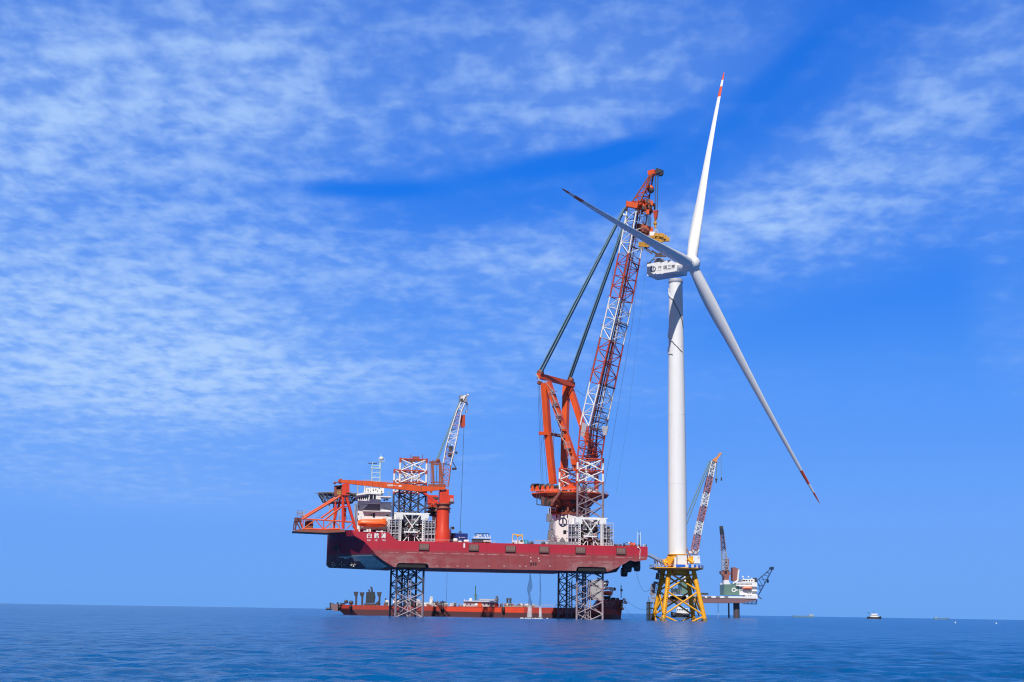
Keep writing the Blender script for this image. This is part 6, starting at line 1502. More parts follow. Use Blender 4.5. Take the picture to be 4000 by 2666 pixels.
g.tube(S(zG, 183, 688, 8), S(zG, 260, 690, 8), .6, n=8); g.tube(S(zG, 242, 605, 4), S(zG, 246, 690, 4), .35, n=6); g.bar(S(zG, 246, 612, 4), S(zG, 340, 640, 4), .4, .4)
g.each('stern_gear', [DGREY], sh)
g = MB(); g.prism([S(zG, *q, 2) for q in ((250, 625), (345, 625), (345, 720), (300, 720), (258, 690))], Sf.b*12); g.build('stern_overhang', [mat('stern_mauve', (.22, .13, .14), .6)], sh)
# deck houses
g = MB(); u0, z1 = Sf.uz(zT(1112, 312), 5); u1, z0 = Sf.uz(zT(1680, 400), 5); g.fb(Sf, u0, u1, 5, 20, z0-.5, z1); dh = g.build('deck_house', [mat('house_grey', (.45, .42, .48), .6)], sh)
g = MB(); g.pb(Sf, zT(1100, 292), zT(1690, 314), 4, 17); g.pb(Sf, zT(1100, 270), zT(1112, 300), 4, 4); g.build('roof', [WHITE], dh)
g = MB(); g.pb(Sf, zT(1360, 262), zT(1640, 293), 8, 8); g.build('upper_deck', [GREYP], dh)
for x, w in ((1140, 18), (1200, 18), (1440, 22), (1500, 30), (1545, 30), (1590, 20)): g = MB(); g.pb(Sf, zT(x, 345), zT(x+w, 365), 4.9, .2); g.build('window', [DARKW], dh)
g = MB(); g.tube(S(zT, 1300, 290, 9), S(zT, 1298, 175, 9), .45, n=8, m=0); g.tube(S(zT, 1298, 175, 9), S(zT, 1297, 40, 9), .25, n=6, m=0); g.bar(S(zT, 1265, 205, 9), S(zT, 1330, 205, 9), .5, .3)
g.build('mast', [mat('mast_green', (.06, .16, .12), .5)], dh)
g = MB(); g.ball(S(zT, 1660, 238, 7), .75, 10); g.ball(S(zT, 1655, 275, 7), 1.0, 10); g.ball(S(zT, 1310, 368, 3), .9, 8); g.ball(S(zT, 1215, 278, 7), .9, 8); g.each('white_dome', [WHITE], dh)
g = MB(); g.pb(Sf, zT(1340, 340), zT(1400, 395), 3, 2); g.pb(Sf, zT(1625, 345), zT(1690, 395), 3, 2); g.each('orange_locker', [ORANGE], sh)
for x in (1838, 1888):
    g = MB(); g.tube(S(zT, x+4, 352, 8), S(zT, x, 275, 8), .5, n=8, m=1); g.tube(S(zT, x, 275, 8), S(zT, x+3, 245, 8), .75, .5, n=8, m=1); g.fb(Sf, us2(zT, x-20, 0, 8)[0], us2(zT, x+22, 0, 8)[0], 7, 9, us2(zT, 0, 400, 8)[1], us2(zT, 0, 318, 8)[1], 0); g.build('exhaust_stack', [YOKEY, DGREY], sh)
g = MB()
u0 = us2(zT, 1700, 390, 2)[0]; u1 = us2(zU, 0, 0, 2)[0]; zt0 = topz(u0)
for v in (1.0,): g.rail([Sf.w(u0, v, zt0), Sf.w(u1+12, v, zt0)], 1.6, 1.3, .08)
g.rail([Sf.w(us2(zG, 1480, 640)[0], 1, zt0), Sf.w(us2(zT, 1090, 390)[0], 1, zt0)], 1.2, 1.6, .06); g.build('ship_railing', [GREYP], sh)
g = MB()
for k in range(55):
    x = random.uniform(1700, 2353) if k % 2 else random.uniform(430, 1100); u = us2(zT, x, 390)[0]; s = random.uniform(.3, 1.0); g.fb(Sf, u, u+s*1.5, 3, 6, topz(u)-.2, topz(u)+random.uniform(.5, 1.9), random.randrange(4))
for k in range(35): x = random.uniform(940, 1500); u = us2(zG, x, 640)[0]; s = random.uniform(.3, 1.2); g.fb(Sf, u, u+s*1.5, 3, 6, topz(u)-.2, topz(u)+random.uniform(.5, 3.5), random.randrange(4))
g.each('deck_fitting', [GREYP, DGREY, WHITE, BROWN], sh)
g = MB(); g.pb(Sf, zT(1790, 372), zT(2090, 400), 2, 5); g.pb(Sf, zT(2090, 378), zT(2353, 402), 3, 5); g.each('hatch_cover', [mat('hatch_tan', (.4, .35, .3), .7)], sh)
g = MB(); g.pb(Sf, zT(415, 325), zT(510, 385), 6, 5, 0); g.prism([S(zT, *q, 7) for q in ((505, 385), (520, 250), (540, 215), (565, 250), (585, 385))], Sf.b*2.5, 0); g.bar(S(zT, 520, 235, 7), S(zT, 568, 235, 7), .6, .5, 0)
g.build('white_crane_house', [WHITE], sh)
g = MB()
for k in range(26): x = random.uniform(545, 800); y = 300+abs(x-680)*.25+random.uniform(-20, 30); g.pb(Sf, zT(x, y), zT(x+random.uniform(12, 45), 385), random.uniform(5, 9), 1.5, random.randrange(3))
g.prism([S(zT, *q, 6) for q in ((560, 275), (600, 330), (700, 335), (735, 280), (735, 350), (575, 365))], Sf.b*2, 0)
g.each('crane_machine', [mat('navy_machinery', (.02, .03, .09), .5), DGREY, MGREY], sh)
# forward superstructure
g = MB(); 
u0, z1 = Sf.uz(zU(1010, 470), 6); u1, z0 = Sf.uz(zU(1340, 980), 6)
g.prism([S(zU, *q, 6) for q in ((1005, 640), (1040, 490), (1130, 440), (1290, 440), (1340, 520), (1340, 985), (1000, 985))], Sf.b*14)
fs = g.build('forward_house', [mat('house_pale_grey', (.42, .42, .44), .6, dirt=(.25, .22, .22), dirt_amt=.4)], sh)
g = MB(); g.prism([S(zU, *q, 5) for q in ((1290, 515), (1490, 508), (1450, 640), (1370, 690), (1290, 690))], Sf.b*14); g.pb(Sf, zU(1350, 640), zU(1580, 720), 6, 8); g.build('wheelhouse', [WHITE], fs)
for x, y in ((1362, 560), (1435, 550)): g = MB(); g.prism([S(zU, *q, 4.9) for q in ((x, y), (x+40, y), (x+28, y+65), (x-8, y+65))], Sf.b*.1); g.build('wheelhouse_window', [DARKW], fs)
for x, y in ((1015, 590), (1060, 590), (1110, 590), (1190, 590), (1150, 700), (1350, 665)): g = MB(); g.pb(Sf, zU(x, y), zU(x+24, y+26), 5.9, .1); g.build('window', [DARKW], fs)
g = MB(); g.bar(S(zU, 1340, 505, 5), S(zU, 1495, 500, 5), .5, .3); g.pb(Sf, zU(1375, 470), zU(1465, 500), 9, 3); g.tube(S(zU, 1440, 480, 10), S(zU, 1445, 430, 10), .15, n=5); g.tube(S(zU, 1200, 450, 10), S(zU, 1190, 380, 10), .3, n=5); g.tube(S(zU, 1180, 420, 10), S(zU, 1250, 405, 10), .2, n=5); g.build('radar_mast', [DGREY], fs)
g = MB(); c = S(zU, 1440, 805, 2); g.lathe(c-Sf.a*5, [(.5, 0), (1.7, 1), (2.2, 3.5), (2.3, 7), (1.8, 9.2), (.4, 10)], 14, 0, ax=Sf.a); 
k_ = .47; g.V = [tuple(c+(Vector(v)-c)*k_) for v in g.V]
lbo = g.build('rescue_boat', [mat('lifeboat_red', (.75, .1, .04), .4)]); tag(lbo, 'orange-red lifeboat on the low red ship, seen just past a lattice leg', 'lifeboat')

g = MB(); g.bar(S(zU, 1390, 880, 3), S(zU, 1400, 980, 3), .9, .9); g.bar(S(zU, 1500, 870, 3), S(zU, 1510, 975, 3), .9, .9); g.pb(Sf, zU(1340, 880), zU(1530, 975), 5, 3); g.build('boat_cradle', [DGREY], sh)
g = MB(); g.pb(Sf, zU(1582, 652), zU(1678, 738), 6, 3); g.bar(S(zU, 1590, 740, 6), S(zU, 1560, 870, 6), .7, .7); g.tube(S(zU, 1550, 620+80, 6), S(zU, 1530, 900, 6), .3, n=6); dv = g.build('white_davit', [WHITE], sh)
g = MB(); c = S(zU, 1645, 690, 5.9); g.tube(c, c+Sf.b*-.1, .45, n=12); g.build('sheave', [BLACK], dv)
g = MB(); g.path([S(zU, 1815, 930, 12), S(zU, 1815, 590, 12)], .22, 6); g.ball(S(zU, 1826, 725, 12), .7, 6); g.build('bow_mast', [MGREY], sh)
g = MB()
for x, w, h in ((1560, 110, 50), (1700, 60, 40), (1880, 50, 30), (1640, 30, 30)): g.pb(Sf, zU(x, 970-h), zU(x+w, 985), 11, 3)
g.each('bow_winch', [DGREY], sh)
g = MB(); g.path([S(zU, 1915, 1000, 12), S(zU, 1965, 1065, 12), S(zU, 1875, 1068, 12), S(zU, 1915, 1000, 12)], .3, 6); g.ball(S(zU, 1950, 1060, 12), .7, 6); g.prism([S(zU, *q, 10) for q in ((1830, 1080), (1865, 1100), (1870, 1180), (1905, 1255), (1845, 1255), (1850, 1200), (1790, 1170), (1750, 1220))], Sf.b*1.2); g.build('anchor', [DGREY], sh)
# name in white on the bow (partly unreadable): three marks and a line
def bowv(xy):
    for k in range(130):
        v = k*.1; u, z = Sf.uz(xy, v); t = (u-sternu(z))/(bowu(z)-sternu(z)); hb = SW/2*(1 if t < tT else max(.015, 1-((t-tT)/(1-tT))**2.2))
        if SW/2-hb <= v: return v
    return SW/2
g = MB()
for x, ch in ((1375, '之'), (1475, '力'), (1565, '之')):
    xy = zU(x, 1105); v = bowv(xy)-.35; b_ = Sf.p(xy, v); text(g, ch, b_, Sf.a, up, 1.5, width=1.9)
xy = zU(1370, 1165); v = bowv(xy)-.3; v2 = bowv(zU(1600, 1165))-.5
for k in range(12):
    x = lerp(1370, 1590, k/12); vv = bowv(zU(x, 1160))-.25; g.pb(Sf, zU(x, 1148-k), zU(x+13, 1163-k), vv, .08)
g.build('bow_lettering', [mat('faded_lettering', (.6, .5, .45), .6)], sh)
a = S(zU, 1945, 965, 12)
rope('mooring_rope', sag(a, Fr(0, 700, 0, 0).p(zB(1790, 1375)), 1.5), .06, 'thin mooring rope running from the red ship bow towards the yellow jacket')
b_ = Fr(0, 640, 0, 0).p(zB(1680, 1500)); b_.z = max(0, b_.z)
rope('mooring_rope', sag(S(zU, 1900, 1150, 12), Vector((b_.x, b_.y, -.2)), .8), .06, 'thin mooring rope dropping from the red ship bow into the sea')

# ------------------------------------------------------------------ second jack-up farther off
FD = 1400.0
f0 = Fr(0, FD, 0, 0).p(zF(1800, 1100)); Ff2 = Fr(f0.x, FD, 0, 0)
fj = thing('far_jackup_barge', Ff2, -40, 20, 0, 'distant white and green jack-up barge on dark pile legs, seen beyond the yellow jacket', 'jack-up vessel')
def pf_(mb, a, b, v, d, m=0): mb.pb(Ff2, zF(*a), zF(*b), v, d, m)
FP = lambda x, y, v=0: Ff2.p(zF(x, y), v)
g = MB(); g.prism([FP(*q) for q in ((420, 1125), (1850, 1125), (1868, 1160), (1640, 1202), (420, 1195))], Ff2.b*40); g.build('hull', [PURP], fj)
g = MB(); pf_(g, (480, 1082), (1870, 1133), -.5, 41); 
ub_ = g.build('deck_band', [WHITE], fj)
g = MB()
for x in (1010, 1110, 1240, 1370, 880): pf_(g, (x, 1095), (x+62, 1118), -.8, .4)
g.each('freeing_port', [mat('port_grey', (.2, .18, .2), .6)], ub_)
g = MB(); pf_(g, (1000, 1045), (1125, 1075), 5, 12); g.build('pipe_rack', [DGREY], fj)
g = MB(); pf_(g, (1368, 915), (1602, 1082), 4, 30); gh = g.build('green_house', [GREEN], fj)
g = MB(); c = FP(1515, 1000, 3.8); kk = (FP(1515+34, 1000, 3.8)-c).length
ringo = [c+Vector((math.cos(a)*kk, 0, math.sin(a)*kk)) for a in [math.pi*2*k/24 for k in range(24)]]; ringi = [c+Vector((math.cos(a)*kk*.55, 0, math.sin(a)*kk*.55)) for a in [math.pi*2*k/24 for k in range(24)]]
g.add(ringo+ringi, [[k, (k+1) % 24, 24+(k+1) % 24, 24+k] for k in range(1, 24)]); pf_(g, (1535, 988), (1580, 996), 3.7, .2); pf_(g, (1535, 1004), (1580, 1012), 3.7, .2); g.build('round_mark', [WHITE], gh)
g = MB(); g.prism([FP(*q, 4) for q in ((1372, 850), (1435, 850), (1462, 915), (1366, 915))], Ff2.b*20); g.build('white_block', [WHITE], fj)
g = MB(); pf_(g, (1600, 945), (1868, 1085), 3, 30); pf_(g, (1700, 1080), (1880, 1135), -.9, 20); wb = g.build('accommodation', [WHITE], fj)
g = MB(); pf_(g, (1555, 880), (1872, 945), 1, 34); pf_(g, (1650, 832), (1832, 882), 3, 30); pf_(g, (1600, 938), (1880, 950), 0, 3); pf_(g, (1790, 1010), (1885, 1022), 0, 3); g.build('bridge', [WHITE], wb)
for k in range(12):
    g = MB(); x = 1568+k*19; pf_(g, (x, 903), (x+13, 918), .8, .3); g.build('window', [DARKW], wb)
for x, y, w, h in ((1652, 848, 40, 20), (1700, 850, 25, 18), (1745, 850, 18, 20), (1780, 852, 22, 18), (1725, 1050, 14, 14), (1758, 1050, 16, 14), (1738, 1075, 12, 14), (1770, 1078, 14, 14), (1615, 960, 14, 60), (1630, 1000, 20, 12), (1610, 980, 30, 6)):
    g = MB(); pf_(g, (x, y), (x+w, y+h), .7 if y < 900 else 2.8 if x < 1700 else -1.2, .3); g.build('window', [MGREY if y > 940 else DARKW], wb)
g = MB(); c = FP(1720, 975, .5); 
rr = []
for t, w in ((-1, .3), (-.85, .8), (-.4, 1), (.5, 1), (.9, .8), (1, .3)):
    cc = c+Ff2.a*(t*4.7); rr.append([cc+Ff2.b*(-1.6*w*math.cos(a))+up*(2.1*w*math.sin(a)*(.9 if math.sin(a) > 0 else .75)) for a in [2*math.pi*k/12 for k in range(12)]])
g.loft(rr, 0)
for fi, F_ in enumerate(g.F):
    if sum(g.V[i][2] for i in F_)/len(F_) < c.z-.3: g.M[fi] = 1
tag(g.build('far_lifeboat', [mat('pale_orange', (.8, .3, .18), .5), mat('dark_orange_red', (.45, .06, .03), .5)]), 'orange lifeboat on the side of the distant white barge house', 'lifeboat')
g = MB(); g.prism([FP(*q, 6) for q in ((1495, 655), (1530, 650), (1550, 665), (1600, 680), (1595, 840), (1560, 862), (1498, 862))], Ff2.b*12); g.prism([FP(*q, 5) for q in ((1578, 690), (1602, 690), (1585, 860), (1560, 880), (1500, 912), (1495, 895), (1565, 850))], Ff2.b*2, 1); g.build('boom_rest', [mat('dull_red_brown', (.27, .1, .09), .6), WHITE], fj)
g = MB(); g.ball(FP(1655, 800, 8), 1.0, 10); g.ball(FP(1740, 800, 8), .9, 10); g.ball(FP(1790, 825, 8), .8, 10); g.tube(FP(1655, 800, 8), FP(1660, 835, 8), .35, n=6); pf_(g, (1825, 815), (1870, 880), 6, 5, 1); g.each('roof_dome', [WHITE, DGREY], wb)
g = MB()
for a, b in (((1640, 1200), (1870, 1150)), ((1640, 1215), (1870, 1218)), ((1868, 1150), (1868, 1218))): g.bar(FP(*a, 8), FP(*b, 8), .6, .6)
for k in range(10): x = 1680+k*20; g.bar(FP(x, 1195-k*4, 8), FP(x+8, 1217, 8), .5, .5)
g.bar(FP(1870, 1090, 5), FP(1940, 1138, 5), .8, 1.0); g.build('end_truss', [DGREY], fj)
for x0, x1, v, lab in ((1515, 1612, 6, 'thick dark pile leg'), (1428, 1452, 34, 'thin dark pile leg')):
    u0 = Ff2.uz(zF(x0, 1300), v)[0]; u1 = Ff2.uz(zF(x1, 1300), v)[0]; r = (u1-u0)/2; g = MB(); g.lathe(Ff2.w((u0+u1)/2, v+r, 0), [(r, -4), (r, Ff2.uz(zF(1550, 1190), v)[1])], 24); g.build('pile_leg', [mat('pile_steel', (.09, .07, .08), .45)], fj, label=lab)
g = MB()
for x in (1268, 1280): g.tube(FP(x, 1200, 10), Vector((FP(x, 1200, 10).x, FP(x, 1200, 10).y, 0)), .12, n=5)
g.each('hose', [GREYP], fj)
# part of the barge seen through the jacket
g = MB(); g.prism([Ff2.p(zV(*q), 4) for q in ((950, 690), (1092, 690), (1092, 950), (955, 950))], Ff2.b*30); g.build('green_house', [GREEN], fj)
g = MB(); g.prism([Ff2.p(zV(*q), 4) for q in ((1005, 560), (1048, 560), (1052, 700), (1000, 700))], Ff2.b*14); g.build('white_block', [WHITE], fj)
g = MB()
for k in range(30): x = random.uniform(740, 955); y = random.uniform(815, 920); g.pb(Ff2, zV(x, y), zV(x+random.uniform(8, 40), 952), random.uniform(4, 12), 3, random.randrange(2))
g.each('deck_machine', [mat('teal_dark_machinery', (.04, .08, .1), .6), MGREY], fj)
# cranes on the far barge
def farcrane(name, lab, build_): 
    t = thing(name, Ff2, 0, 20, 0, lab, 'crane', None); t.location = build_[0]; return t
cA = farcrane('red_white_boom_crane', 'tall distant red and white lattice crane with orange tip, rising beside the turbine tower', (Ff2.p(zV(1250, 310), 10),))
VP = lambda x, y, v=10: Ff2.p(zV(x, y), v); PP = lambda x, y, v=10: Ff2.p(zP(x, y), v)
g = MB(); g.loft([[VP(x, y)+Ff2.b*b for x, b in ((x0, 0), (x1, 0), (x1-5, 18), (x0+5, 18))] for y, x0, x1 in ((320, 900, 1345), (280, 905, 1330), (180, 905, 1328), (165, 915, 1318))]); g.build('slewing_house', [WHITE], cA)
g = MB(); g.loft([[VP(x, y, 14)+Ff2.b*b for x, b in ((x0, 0), (x1, 0), (x1, 12), (x0, 12))] for y, x0, x1 in ((420, 960, 1060), (320, 940, 1100))]); g.tube(VP(1025, 560, 16), VP(1025, 400, 16), 4, n=16); g.build('crane_pedestal', [WHITE], cA)
g = MB(); g.pb(Ff2, zV(1300, 195), zV(1315, 220), 9.8, .3); g.build('porthole', [DARKW], cA)
sts = [((93, 955), (150, 960)), ((128, 780), (180, 785)), ((155, 655), (203, 665)), ((185, 525), (235, 530)), ((212, 400), (260, 405)), ((245, 255), (290, 262)), ((280, 115), (315, 130))]
qs = []
for a, b in sts:
    A_, B_ = PP(*a, 10), PP(*b, 10); A_.y = B_.y = FD+10; qs.append([A_, B_, B_+Vector((0, 9, 0)), A_+Vector((0, 9, 0))])
g = MB()
for k in range(6): lattice(g, qs[k], qs[k+1], 5, .5, .28, k % 2, k % 2)
g.tube(VP(1110, 95), VP(1160, 160), 2.5, n=6, m=1) if False else None
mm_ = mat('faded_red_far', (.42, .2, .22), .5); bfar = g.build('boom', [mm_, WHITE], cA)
g = MB()
for k in range(6): lattice(g, [q.lerp(qs[k][(i+2) % 4], .3) for i, q in enumerate(qs[k])], [q.lerp(qs[k+1][(i+2) % 4], .3) for i, q in enumerate(qs[k+1])], 6, .2, .2, k % 2, k % 2, hor=False)
g.build('boom_walkway', [mm_, GREYP], bfar)
g = MB()
for a, b in (((88, 965), (110, 920)), ((110, 920), (130, 955)), ((95, 935), (150, 940)), ((140, 950), (165, 915))): g.bar(PP(*a, 10), PP(*b, 10), .9, .9)
g.ball(PP(82, 945, 9), 1.6, 8); g.build('boom_foot', [WHITE], cA)
g = MB(); g.prism([PP(*q, 9) for q in ((280, 108), (330, 75), (352, 42), (370, 48), (325, 105), (330, 130), (315, 130))], Vector((0, 9, 0))); g.build('boom_tip', [mat('faded_orange', (.7, .28, .08), .5)], cA)
for a, b, r in (((258, 115), (50, 612), .7), ((268, 125), (50, 685), .7)):
    g = MB(); 
    A_, B_ = PP(*a, 12), PP(*b, 12); d = (B_-A_); B_ = A_+d*1.25
    g.tube(A_, B_, r, n=6); g.build('boom_pendant', [PEND], cA)
g = MB(); g.tube(PP(316, 130), PP(318, 270), .4, n=5); g.tube(PP(322, 130), PP(322, 270), .3, n=5); g.tube(PP(362, 50), PP(364, 275), .3, n=5); g.build('hoist_rope', [PEND], cA)
g = MB(); g.ball(PP(318, 283), 1.4, 8, 0); g.tube(PP(318, 290), PP(318, 318), .9, .5, n=6); g.build('hook_block', [mat('hook_dark', (.1, .12, .1), .5)], cA); g = MB(); g.tube(PP(364, 268), PP(364, 296), .7, n=6); g.build('small_hook', [DGREY], cA)
cB = farcrane('red_pedestal_crane', 'distant slim crane with black tip and dull red head on the green house', (FP(1400, 860, 12),))
g = MB(); DR = mat('dull_red_brown', (.27, .1, .09), .6)
g.prism([FP(*q, 6) for q in ((1368, 850), (1372, 800), (1340, 755), (1325, 745), (1325, 710), (1350, 700), (1440, 695), (1468, 750), (1465, 765), (1445, 785), (1438, 850))], Ff2.b*14); g.build('slewing_head', [DR], cB)
g = MB(); g.pb(Ff2, zF(1372, 715), zF(1412, 755), 5.8, .3); g.build('opening', [BLACK], cB)
g = MB(); g.pb(Ff2, zF(1385, 520), zF(1442, 700), 9, 6); g.build('winch_frame', [DR], cB)
A1 = [FP(1338, 695, 5), FP(1435, 695, 5)]; A2 = [FP(1332, 400, 5), FP(1392, 380, 5)]; A3 = [FP(1322, 150, 5), FP(1362, 150, 5)]; A4 = [FP(1312, 60, 5), FP(1345, 60, 5)]
ex_ = lambda a: [a[0], a[1], a[1]+Vector((0, 4, 0)), a[0]+Vector((0, 4, 0))]
g = MB(); lattice(g, ex_(A1), ex_(A2), 7, .36, .22, 0); lattice(g, ex_(A2), ex_(A3), 6, .45, .28, 1, 2); lattice(g, ex_(A3), ex_(A4), 3, .6, .45, 2); g.build('boom', [GREYP, mat('boom_mauve', (.25, .12, .17), .5), mat('boom_tip_dark', (.03, .04, .06), .5)], cB)
g = MB(); g.pb(Ff2, zF(1308, 20), zF(1352, 75), 5, 6); g.build('boom_head', [DGREY], cB)
g = MB(); g.tube(FP(1330, 440, 3), FP(1325, 860, 3), .2, n=5); g.build('hoist_rope', [PEND], cB)
g = MB(); g.ball(FP(1322, 913, 3), 1.0, 8); g.build('white_hook_ball', [WHITE], cB)
cC = farcrane('blue_boom_crane', 'distant dark blue lattice boom leaning out from the white barge house', (FP(1890, 1080, 8),))
g = MB(); lattice(g, [FP(1868, 1050, 6), FP(1895, 1085, 6), FP(1895, 1085, 14), FP(1868, 1050, 14)], [FP(2090, 655, 6), FP(2118, 665, 6), FP(2118, 665, 14), FP(2090, 655, 14)], 1, 1.0, .5) if False else None
for v in (6, 10):
    g.tube(FP(1890, 1085, v), FP(2118, 660, v), .6, n=8); g.tube(FP(1868, 858, v), FP(2085, 672, v), .5, n=8)
    for a, b in (((1870, 860), (1930, 1010)), ((1900, 835), (1960, 950)), ((1900, 940), (1960, 930)), ((1950, 790), (1990, 900)), ((1930, 830), (2020, 845)), ((1980, 770), (2040, 790)), ((2030, 725), (2060, 770)), ((1880, 900), (1950, 970)), ((1890, 970), (1925, 1015)), ((2000, 745), (2050, 730))): g.tube(FP(*a, v), FP(*b, v), .3, n=5)
for a in ((2118, 660), (2085, 672), (1960, 950), (2020, 845)): g.tube(FP(*a, 6), FP(*a, 10), .3, n=5)
g.build('boom', [mat('crane_dark_blue', (.015, .06, .17), .5)], cC)
g = MB(); g.pb(Ff2, zF(2100, 645), zF(2128, 690), 5, 8); g.pb(Ff2, zF(2075, 655), zF(2098, 680), 5, 8); g.pb(Ff2, zF(2035, 840), zF(2052, 890), 5, 6); g.pb(Ff2, zF(1830, 820), zF(1868, 870), 8, 8); g.each('boom_gear', [mat('crane_gear_blue', (.01, .03, .1), .5)], cC)

# ------------------------------------------------------------------ boats
def boat(name, fr_, xs, mats_, lab, cat, grp=None):
    pass
Tg = Fr(Fr(0, 1250, 0, 0).p(zV(930, 1380)).x, 1250, 0, 0)
t = thing('black_tug', Tg, 0, 4, 0, 'black-hulled tug with a white wheelhouse seen between the legs of the yellow jacket', 'tug')
TP = lambda x, y, v=0: Tg.p(zV(x, y), v)
g = MB(); rs = []
zw = TP(900, 1415)[2]
uL_, uR_ = Tg.uz(zV(745, 1350))[0], Tg.uz(zV(1125, 1350))[0]
for tt, w, zt_2 in ((0, .5, Tg.uz(zV(900, 1312))[1]), (.06, .8, Tg.uz(zV(900, 1315))[1]), (.2, 1, Tg.uz(zV(900, 1328))[1]), (.6, 1, Tg.uz(zV(900, 1340))[1]), (.85, .9, Tg.uz(zV(900, 1345))[1]), (1, .6, Tg.uz(zV(900, 1345))[1])):
    u = lerp(uL_, uR_, tt); rs.append([Tg.w(u+(.6 if tt == 0 else 0), 4-3.6*w, -1), Tg.w(u, 4-4*w, zt_2), Tg.w(u, 4+4*w, zt_2), Tg.w(u+(.6 if tt == 0 else 0), 4+3.6*w, -1)])
g.loft(rs); hl = g.build('hull', [BLACK], t)
g = MB(); g.pb(Tg, zV(850, 1235), zV(1100, 1345), 1.5, 5); g.pb(Tg, zV(870, 1205), zV(1000, 1240), 1.8, 4); g.build('wheelhouse', [WHITE], t)
g = MB()
for k in range(7): g.pb(Tg, zV(862+k*34, 1255), zV(884+k*34, 1280), 1.35, .2)
g.each('wheelhouse_window', [DARKW], t)
for x in (800, 1000, 1060): g = MB(); c = TP(x, 1365, -.3); g.lathe(c-Tg.b*.5, [(.6, 0), (1.6 if x == 800 else 1.2, .1), (1.6 if x == 800 else 1.2, .6), (.6, .7)], 14, 0, ax=Tg.b); g.build('tyre_fender', [DGREY], t)
g = MB(); g.tube(TP(940, 1205, 4), TP(945, 1120, 4), .3, n=6); g.bar(TP(915, 1150, 4), TP(975, 1150, 4), .4, .3); g.build('mast', [GREYP], t)
g = MB()
for k in range(16): a = TP(random.uniform(700, 1000), random.uniform(1000, 1060), 2); g.pb(Ff2, zV(random.uniform(690, 1000), random.uniform(985, 1040)), zV(random.uniform(1000, 1060), 1050), -1.0, .8, 0)
g.each('side_machine', [mat('navy_machinery', (.02, .03, .09), .5)], fj)
def ship(name, f, D_, xL, xR, yTop, yB, brx0, brx1, bry, bowright, mh, mb_, lab, beam_):
    F0 = Fr(Fr(0, D_, 0, 0).p(f((xL+xR)/2, yB)).x, D_, 0, 0); t = thing(name, F0, 0, beam_/2, 0, lab, 'ship')
    u0, zt_ = F0.uz(f(xL, yTop)); u1, _ = F0.uz(f(xR, yTop)); g = MB(); rs = []
    L1 = u1-u0
    for tt, w in ((0, .12), (.08, .7), (.2, 1), (.85, 1), (1, .8)):
        x = tt if not bowright else 1-tt; u = u0+L1*x; bow = (0 if tt > .1 else zt_*.35)
        rs.append([F0.w(u, beam_/2-beam_/2*w, -2), F0.w(u, beam_/2-beam_/2*w, zt_+bow), F0.w(u, beam_/2+beam_/2*w, zt_+bow), F0.w(u, beam_/2+beam_/2*w, -2)])
    if bowright: rs = rs[::-1]
    g.loft(rs); g.build('hull', [mh], t)
    g = MB(); g.pb(F0, f(brx0, bry), f(brx1, yTop+3), beam_*.2, beam_*.6); g.pb(F0, f(lerp(brx0, brx1, .15), bry-5), f(lerp(brx0, brx1, .6), bry), beam_*.3, beam_*.3); br_ = g.build('bridge_house', [mb_], t)
    g = MB(); g.tube(F0.p(f(lerp(brx0, brx1, .4), bry-5), beam_*.4), F0.p(f(lerp(brx0, brx1, .4), bry-14), beam_*.4), zt_*.05, n=6); g.build('mast', [MGREY], t)
    g = MB()
    for k in range(9): 
        x = lerp(xL+14, xR-14, k/8); g.pb(F0, f(x, yTop-2.5), f(x+7, yTop+1), beam_*.2, beam_*.5)
    g.each('hatch', [MGREY], t)
    return t, F0
PG = mat('haze_tinted_hull', (.1, .22, .3), .6);  # distance haze put into the colours of both far ships
ship('distant_tanker', zX, 3600, 228, 425, 134, 150, 378, 420, 120, False, PG, mat('haze_tinted_house', (.35, .45, .55), .6), 'longer pale ship on the horizon, nearer the distant jack-up barge', 12)
ship('distant_freighter', zX, 4200, 1527, 1667, 156, 172, 1535, 1562, 150, True, PG, mat('haze_tinted_house', (.35, .45, .55), .6), 'shorter pale ship on the horizon, near two tiny white buoys', 11)
W1 = Fr(Fr(0, 2600, 0, 0).p(zX(982, 160)).x, 2600, 0, 0)
t = thing('horizon_tug', W1, 0, 4, 0, 'small dark boat with a white cabin on the horizon between two pale ships', 'boat')
g = MB(); rs = []
u0, _ = W1.uz(zX(918, 150)); u1, _ = W1.uz(zX(1046, 150)); zt1 = W1.uz(zX(0+918, 152))[1]
zt1 = 4.2
for tt, w, zt_2 in ((0, .6, zt1*1.0), (.1, .9, zt1*.9), (.5, 1, zt1*.8), (.85, .9, zt1*.95), (1, .2, zt1*1.25)): u = lerp(u0, u1, tt); rs.append([W1.w(u, 4-4*w, -1), W1.w(u, 4-4.6*w, zt_2), W1.w(u, 4+4.6*w, zt_2), W1.w(u, 4+4*w, -1)])
g.loft(rs); g.build('hull', [BLACK], t)
g = MB(); L1 = u1-u0; g.fb(W1, u0+L1*.2, u0+L1*.78, 1, 7, 3.4, 6.2); g.fb(W1, u0+L1*.28, u0+L1*.7, 1.5, 6.5, 7.0, 9.2); g.fb(W1, u0+L1*.25, u0+L1*.73, 1.2, 6.8, 9.2, 9.8); cb = g.build('cabin', [WHITE], t)
g = MB(); g.fb(W1, u0+L1*.28, u0+L1*.72, 1.2, 6.7, 6.2, 7.0); g.build('window_band', [DARKW], cb)
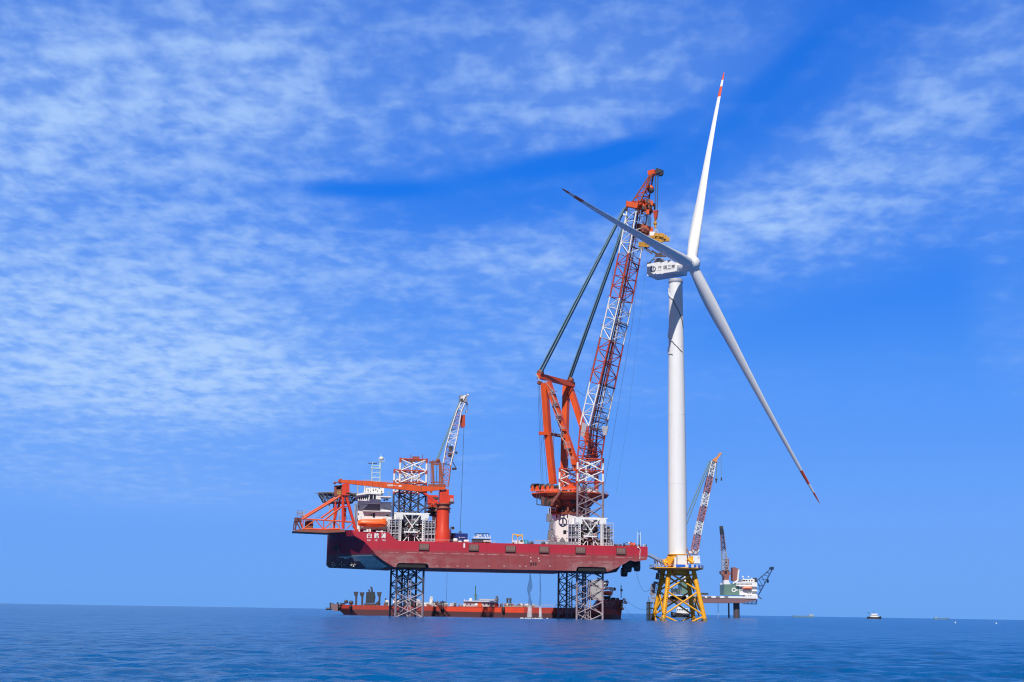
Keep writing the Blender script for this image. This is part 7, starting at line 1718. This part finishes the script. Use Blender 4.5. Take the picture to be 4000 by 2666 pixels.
g = MB(); g.tube(W1.w(u0+L1*.48, 4, 9.8), W1.w(u0+L1*.48, 4, 14.5), .3, n=6); g.fb(W1, u0+L1*.03, u0+L1*.15, 4, 4.2, 10, 12.2, 0); g.tube(W1.w(u0+L1*.15, 4, 4), W1.w(u0+L1*.15, 4, 12.5), .2, n=5); g.build('mast_and_flag', [mat('flag_teal', (.02, .2, .3), .6)], t)
g = MB(); g.lathe(W1.w((u0+u1)/2, 1, .05), [(L1*.7, 0), (.1, .12)], 24); ww = g.build('bow_wave', [mat('wake_white', (.5, .6, .7), .7)], t)
for x, y, lab in ((1722, 203, 'tiny white buoy on the open sea, just below the shorter pale ship'), (2098, 207, 'tiny white buoy on the open sea, farthest from all the ships')):
    D_ = 900; F0 = Fr(0, D_, 0, 0); q = F0.p(zX(x, y)); t = thing('buoy', Fr(q.x, D_, 0, 0), 0, 0, 0, lab, 'buoy', 'white buoys at the right')
    g = MB(); c = Vector((q.x, D_, 0)); g.lathe(c, [(.1, -.3), (.4, -.2), (.45, .15), (.25, .4), (.1, .45)], 14); g.build('float', [WHITE], t); g = MB(); g.tube(c+up*.4, c+up*1.2, .1, .16, n=8); g.build('top_mark', [WHITE], t)

# ------------------------------------------------------------------ thin sea haze
g = MB(); X0, X1, Y0, Y1, Z0_, Z1_ = -6000, 6000, -300, 6500, -1.2, 360
g.hexa([Vector(v) for v in ((X0, Y0, Z0_), (X1, Y0, Z0_), (X1, Y1, Z0_), (X0, Y1, Z0_), (X0, Y0, Z1_), (X1, Y0, Z1_), (X1, Y1, Z1_), (X0, Y1, Z1_))])
hm = bpy.data.materials.new('haze'); hm.use_nodes = True; n, l = nt_new(hm.node_tree)
o = n('ShaderNodeOutputMaterial'); vv = n('ShaderNodeVolumePrincipled'); l(vv.outputs[0], o.inputs[1])
vv.inputs['Color'].default_value = (0.5, 0.78, 1, 1); vv.inputs['Density'].default_value = 0.000012; vv.inputs['Anisotropy'].default_value = 0.2
hz_ = g.build('haze', [hm], root=(0, 0, 0)); hz_['kind'] = 'stuff'
